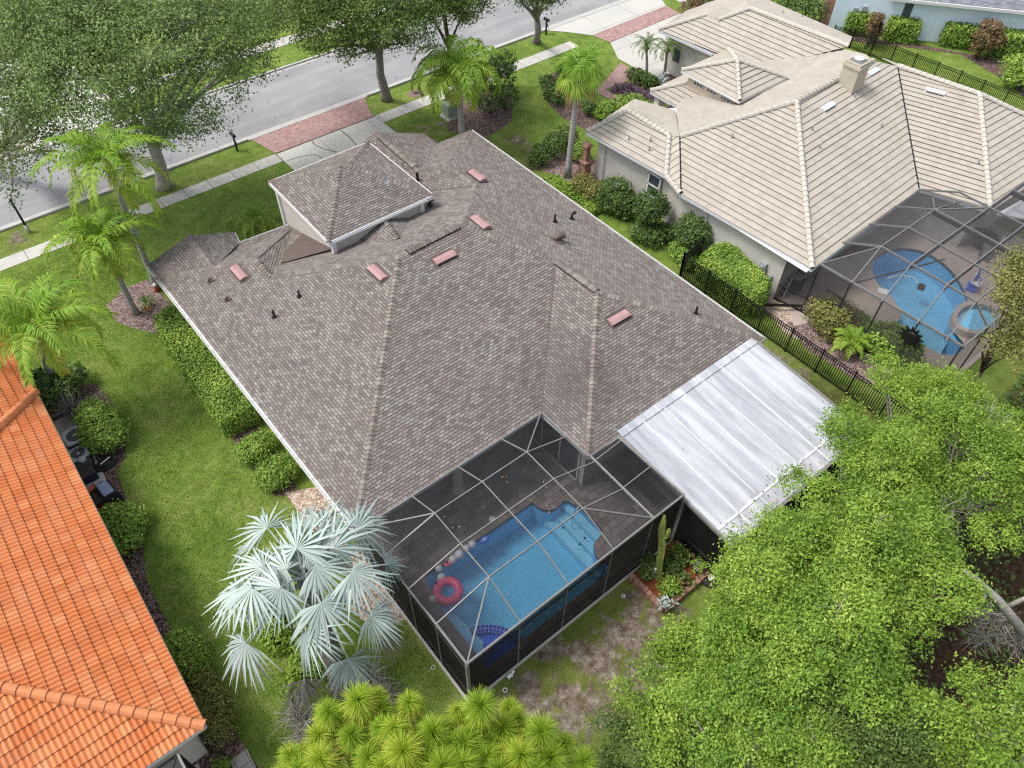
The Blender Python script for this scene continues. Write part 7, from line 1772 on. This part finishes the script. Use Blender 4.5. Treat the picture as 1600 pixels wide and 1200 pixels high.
shrub("border_plants", "dark border plants curving around the tall fan palm's lawn bed", BL((855, 128, 0.4, 0.55), (862, 145, 0.4, 0.55), (872, 155, 0.35, 0.5), (885, 125, 0.5, 0.6), (880, 110, 0.4, 0.5)), "leaf_dark", 3800, 0.15, 429)
shrub("border_plants", "dark green plants beneath the twin date palms", BL((1000, 120, 0.4, 0.6), (1015, 128, 0.35, 0.55), (990, 115, 0.3, 0.5)), "leaf_dark", 2600, 0.15, 430)
shrub("purple_plants", "low purple plants filling the bed by the pink path", BL((965, 140, 0.12, 0.42), (980, 138, 0.12, 0.42), (995, 145, 0.12, 0.42), (1010, 152, 0.12, 0.45), (1025, 160, 0.12, 0.42), (1000, 158, 0.12, 0.42), (980, 148, 0.12, 0.42), (1018, 166, 0.12, 0.4)), "leaf_purple", 3200, 0.13, 431, cat="bedding plants")
shrub("russet_shrub", "russet and green shrub beside the tan house's driveway at the top", BL((1078, 14, 0.7, 0.8), (1092, 10, 0.8, 0.8)), "leaf_russet", 2600, 0.15, 432)
shrub("round_shrub", "dark round shrub at the top beside the russet one", BL((1108, 14, 0.7, 0.9), (1118, 8, 0.8, 0.8)), "leaf_dark", 2600, 0.15, 433)
shrub("back_shrubs", "dark shrubs showing over the tan garage roof at the top", BL((1240, 12, 1.2, 1.4), (1262, 18, 1.0, 1.2), (1280, 14, 1.2, 1.2), (1225, 0, 1.6, 1.4)), "leaf_dark", 4200, 0.18, 434)
def U(px, py): return (Vector(G(px, py)) - a_b).dot(d_b)
a_b = Vector(G(1292, 47)); d_b = (Vector(G(1700, 92)) - a_b).normalized(); s_b = Vector((-d_b.y, d_b.x, 0)); s_b = s_b if s_b.x > 0 else -s_b
def HBP(u, v): q = a_b + d_b * u + s_b * v; return (q.x, q.y)
for i, (xa, xb, yb, lab) in enumerate(((1315, 1358, 56, "first clipped box hedge from the brick pillar"), (1378, 1428, 68, "second clipped box hedge, just right of the narrow reddish shrub"), (1466, 1518, 76, "third clipped box hedge, left of the reddish bush"), (1546, 1606, 92, "fourth clipped box hedge, right of the reddish bush"))):
    ua, ub = U(xa, yb), U(xb, yb); v0 = (Vector(G((xa + xb) / 2, yb)) - a_b).dot(s_b)
    box_hedge("box_hedge", lab, [HBP(ua + 0.2, v0), HBP(ub - 0.1, v0), HBP(ub - 0.1, v0 + 1.4), HBP(ua + 0.2, v0 + 1.4)], 1.55, "leaf_hedge", 3600, 0.17, 440 + i, "box hedges along the pale blue wall")
shrub("upright_shrub", "narrow reddish shrub between first and second box hedge", BL((1368, 40, 1.6, 0.55), (1366, 52, 0.8, 0.5), (1370, 28, 2.3, 0.45)), "leaf_russet", 1800, 0.17, 446)
shrub("upright_shrub", "wide reddish bush standing between third and fourth box hedge", BL((1540, 60, 1.5, 0.9), (1548, 45, 2.1, 0.8), (1532, 75, 0.8, 0.7), (1555, 62, 1.5, 0.7)), "leaf_russet", 3600, 0.17, 447)
shrub("round_shrub", "large round green bush at the right edge near the far fence", BL((1592, 108, 1.1, 1.2), (1600, 120, 0.8, 1.2), (1585, 122, 0.7, 0.8)), "leaf_hedge", 4200, 0.16, 448)
# planter plants
shrub("planter_shrub", "dark leafy shrub left of the cactus in the brick planter", BL((1018, 880, 0.5, 0.28), (1012, 892, 0.45, 0.25)), "leaf_dark", 700, 0.15, 450)
shrub("planter_shrub", "variegated shrub at the front of the brick planter", BL((1048, 912, 0.45, 0.3), (1040, 920, 0.4, 0.25), (1056, 922, 0.4, 0.22)), "leaf_yellowish", 900, 0.12, 451)
shrub("planter_shrub", "green shrub right of the cactus in the brick planter", BL((1052, 880, 0.45, 0.35), (1062, 872, 0.5, 0.3), (1044, 886, 0.4, 0.25)), "leaf_dark", 1000, 0.13, 452)
shrub("planter_shrub", "tuft of pale plants at the planter's far end by the red mulch", BL((1058, 862, 0.45, 0.22), (1070, 868, 0.4, 0.2)), "leaf_yellowish", 500, 0.12, 453)
# spiky plant and agave
def rosette(name, label, c, n, L, w, mat, seed, up=0.5, cat="plant"):
    rng = np.random.default_rng(seed); t = thing(name, label, cat, tuple(c)); rows = []
    for i in range(n):
        az = i * 2.39996; el = up + rng.uniform(-0.35, 0.5); d = np.array([math.cos(az) * math.cos(el), math.sin(az) * math.cos(el), math.sin(el)]); e1 = np.array(c) + d * L * 0.55; e2 = e1 + unit(d + np.array([0, 0, -0.5])) * L * 0.45
        rows.append((np.array(c), e1, e2, unit(np.cross(d, [0, 0, 1.0])) * w, rng.uniform(0, 1)))
    strips("leaves", rows, mat, t, 0.1, 0.7); return t
rosette("spiky_plant", "small spiky dark plant in the pale mulch bed by the palm trunk", G(229, 473, 0.15), 34, 0.6, 0.025, "frond_dark", 460)
rosette("bromeliad", "small rust red rosette just below the spiky dark plant", G(230, 483, 0.1), 20, 0.35, 0.03, "frond_brown", 461)
rosette("agave", "grey spiky agave in the bed beside the tan garage wall", G(1034, 130, 0.2), 28, 0.7, 0.035, "frond_silver", 462)

# ================================================================== grass blades on the lawns
rng = np.random.default_rng(500)
NG = 150000
XY = np.vstack([np.column_stack([rng.uniform(-3, 5, NG // 2), rng.uniform(8, 40, NG // 2)]), np.column_stack([rng.uniform(-6, 42, NG // 2), rng.uniform(5, 44, NG // 2)])])
EXC = [rect(4.3, 24.5, 11, 33.5), rect(4.3, 23.5, 5.2, 14), rect(14.8, 22.6, 32, 44.4), rect(-60, 140, 40.45, 41.75), rect(28.6, 60, 3, 35), rect(39, 60, 33, 44), rect(-20, -2.9, 0, 40)] + [w_[0] for w_ in WORN[:2]]
BEDS = [[(v.co.x, v.co.y) for v in o_.data.vertices] for o_ in bpy.data.objects if o_.name.split(".")[0] in ("mulch_bed", "pebble_bed", "purple_bed", "front_path", "equipment_slab", "paver_patch", "stepping_stones")]
keep = np.ones(len(XY), bool)
def inside_np(X, Y, poly):
    c = np.zeros(len(X), bool); n = len(poly)
    for i in range(n):
        x1, y1 = poly[i]; x2, y2 = poly[(i + 1) % n]
        if y1 == y2: continue
        c ^= ((y1 > Y) != (y2 > Y)) & (X < (x2 - x1) * (Y - y1) / (y2 - y1) + x1)
    return c
for q in EXC + BEDS + [LITTER]: keep &= ~inside_np(XY[:, 0], XY[:, 1], q)
XY = XY[keep]; n = len(XY)
d = unit(np.column_stack([rng.normal(size=(n, 2)), np.abs(rng.normal(size=n)) * 0.8 + 0.35])); L = rng.uniform(0.04, 0.10, (n, 1))
P = np.column_stack([XY, np.full(n, 0.01)]) + d * L * 0.5; A = d * L * 0.5; Bx = unit(np.cross(d, rng.normal(size=(n, 3)))) * L * 0.14
cl = 0.5 + 0.5 * np.sin(XY[:, 0] * 0.9 + 1.3 * np.sin(XY[:, 1] * 0.7)) * np.cos(XY[:, 1] * 0.8 + np.sin(XY[:, 0] * 1.1))
o = cloud("grass", P, A, Bx, np.clip(0.55 * cl + rng.uniform(-0.1, 0.5, n), 0, 1), "grass_blade"); o["kind"] = "stuff"; o["label"] = "short mown grass blades of the lawns"
# fallen leaves and flecks on the paving, roofs and mesh
rng = np.random.default_rng(520); pts = []
for n_, poly, z in ((170, rect(15.2, 22.3, 33, 41.5), 0.035), (260, rect(0, 50, 44.5, 45.6), 0.03), (120, rect(0, 50, 46, 50.5), 0.03), (90, rect(24, 39, 40.6, 41.5), 0.03), (60, rect(0, 15, 40.7, 41.5), 0.03), (30, rect(6.8, 10.9, 9.2, 12.2), 4.05), (90, rect(14.7, 22.6, 5.3, 6.2), 2.9)):
    X = rng.uniform(poly[0][0], poly[1][0], n_); Y = rng.uniform(poly[0][1], poly[2][1], n_); pts.append(np.column_stack([X, Y, np.full(n_, z)]))
P = np.vstack(pts); A, B_2 = leaf_axes(len(P), 0.085, 0.5, rng, 3.0)
o = cloud("fallen_leaves", P, A, B_2, rng.uniform(0, 1, len(P)), "frond_brown"); o["kind"] = "stuff"; o["label"] = "scattered brown fallen leaves on paving and roofs"
for o_ in bpy.data.objects:
    if "at" in o_: del o_["at"]
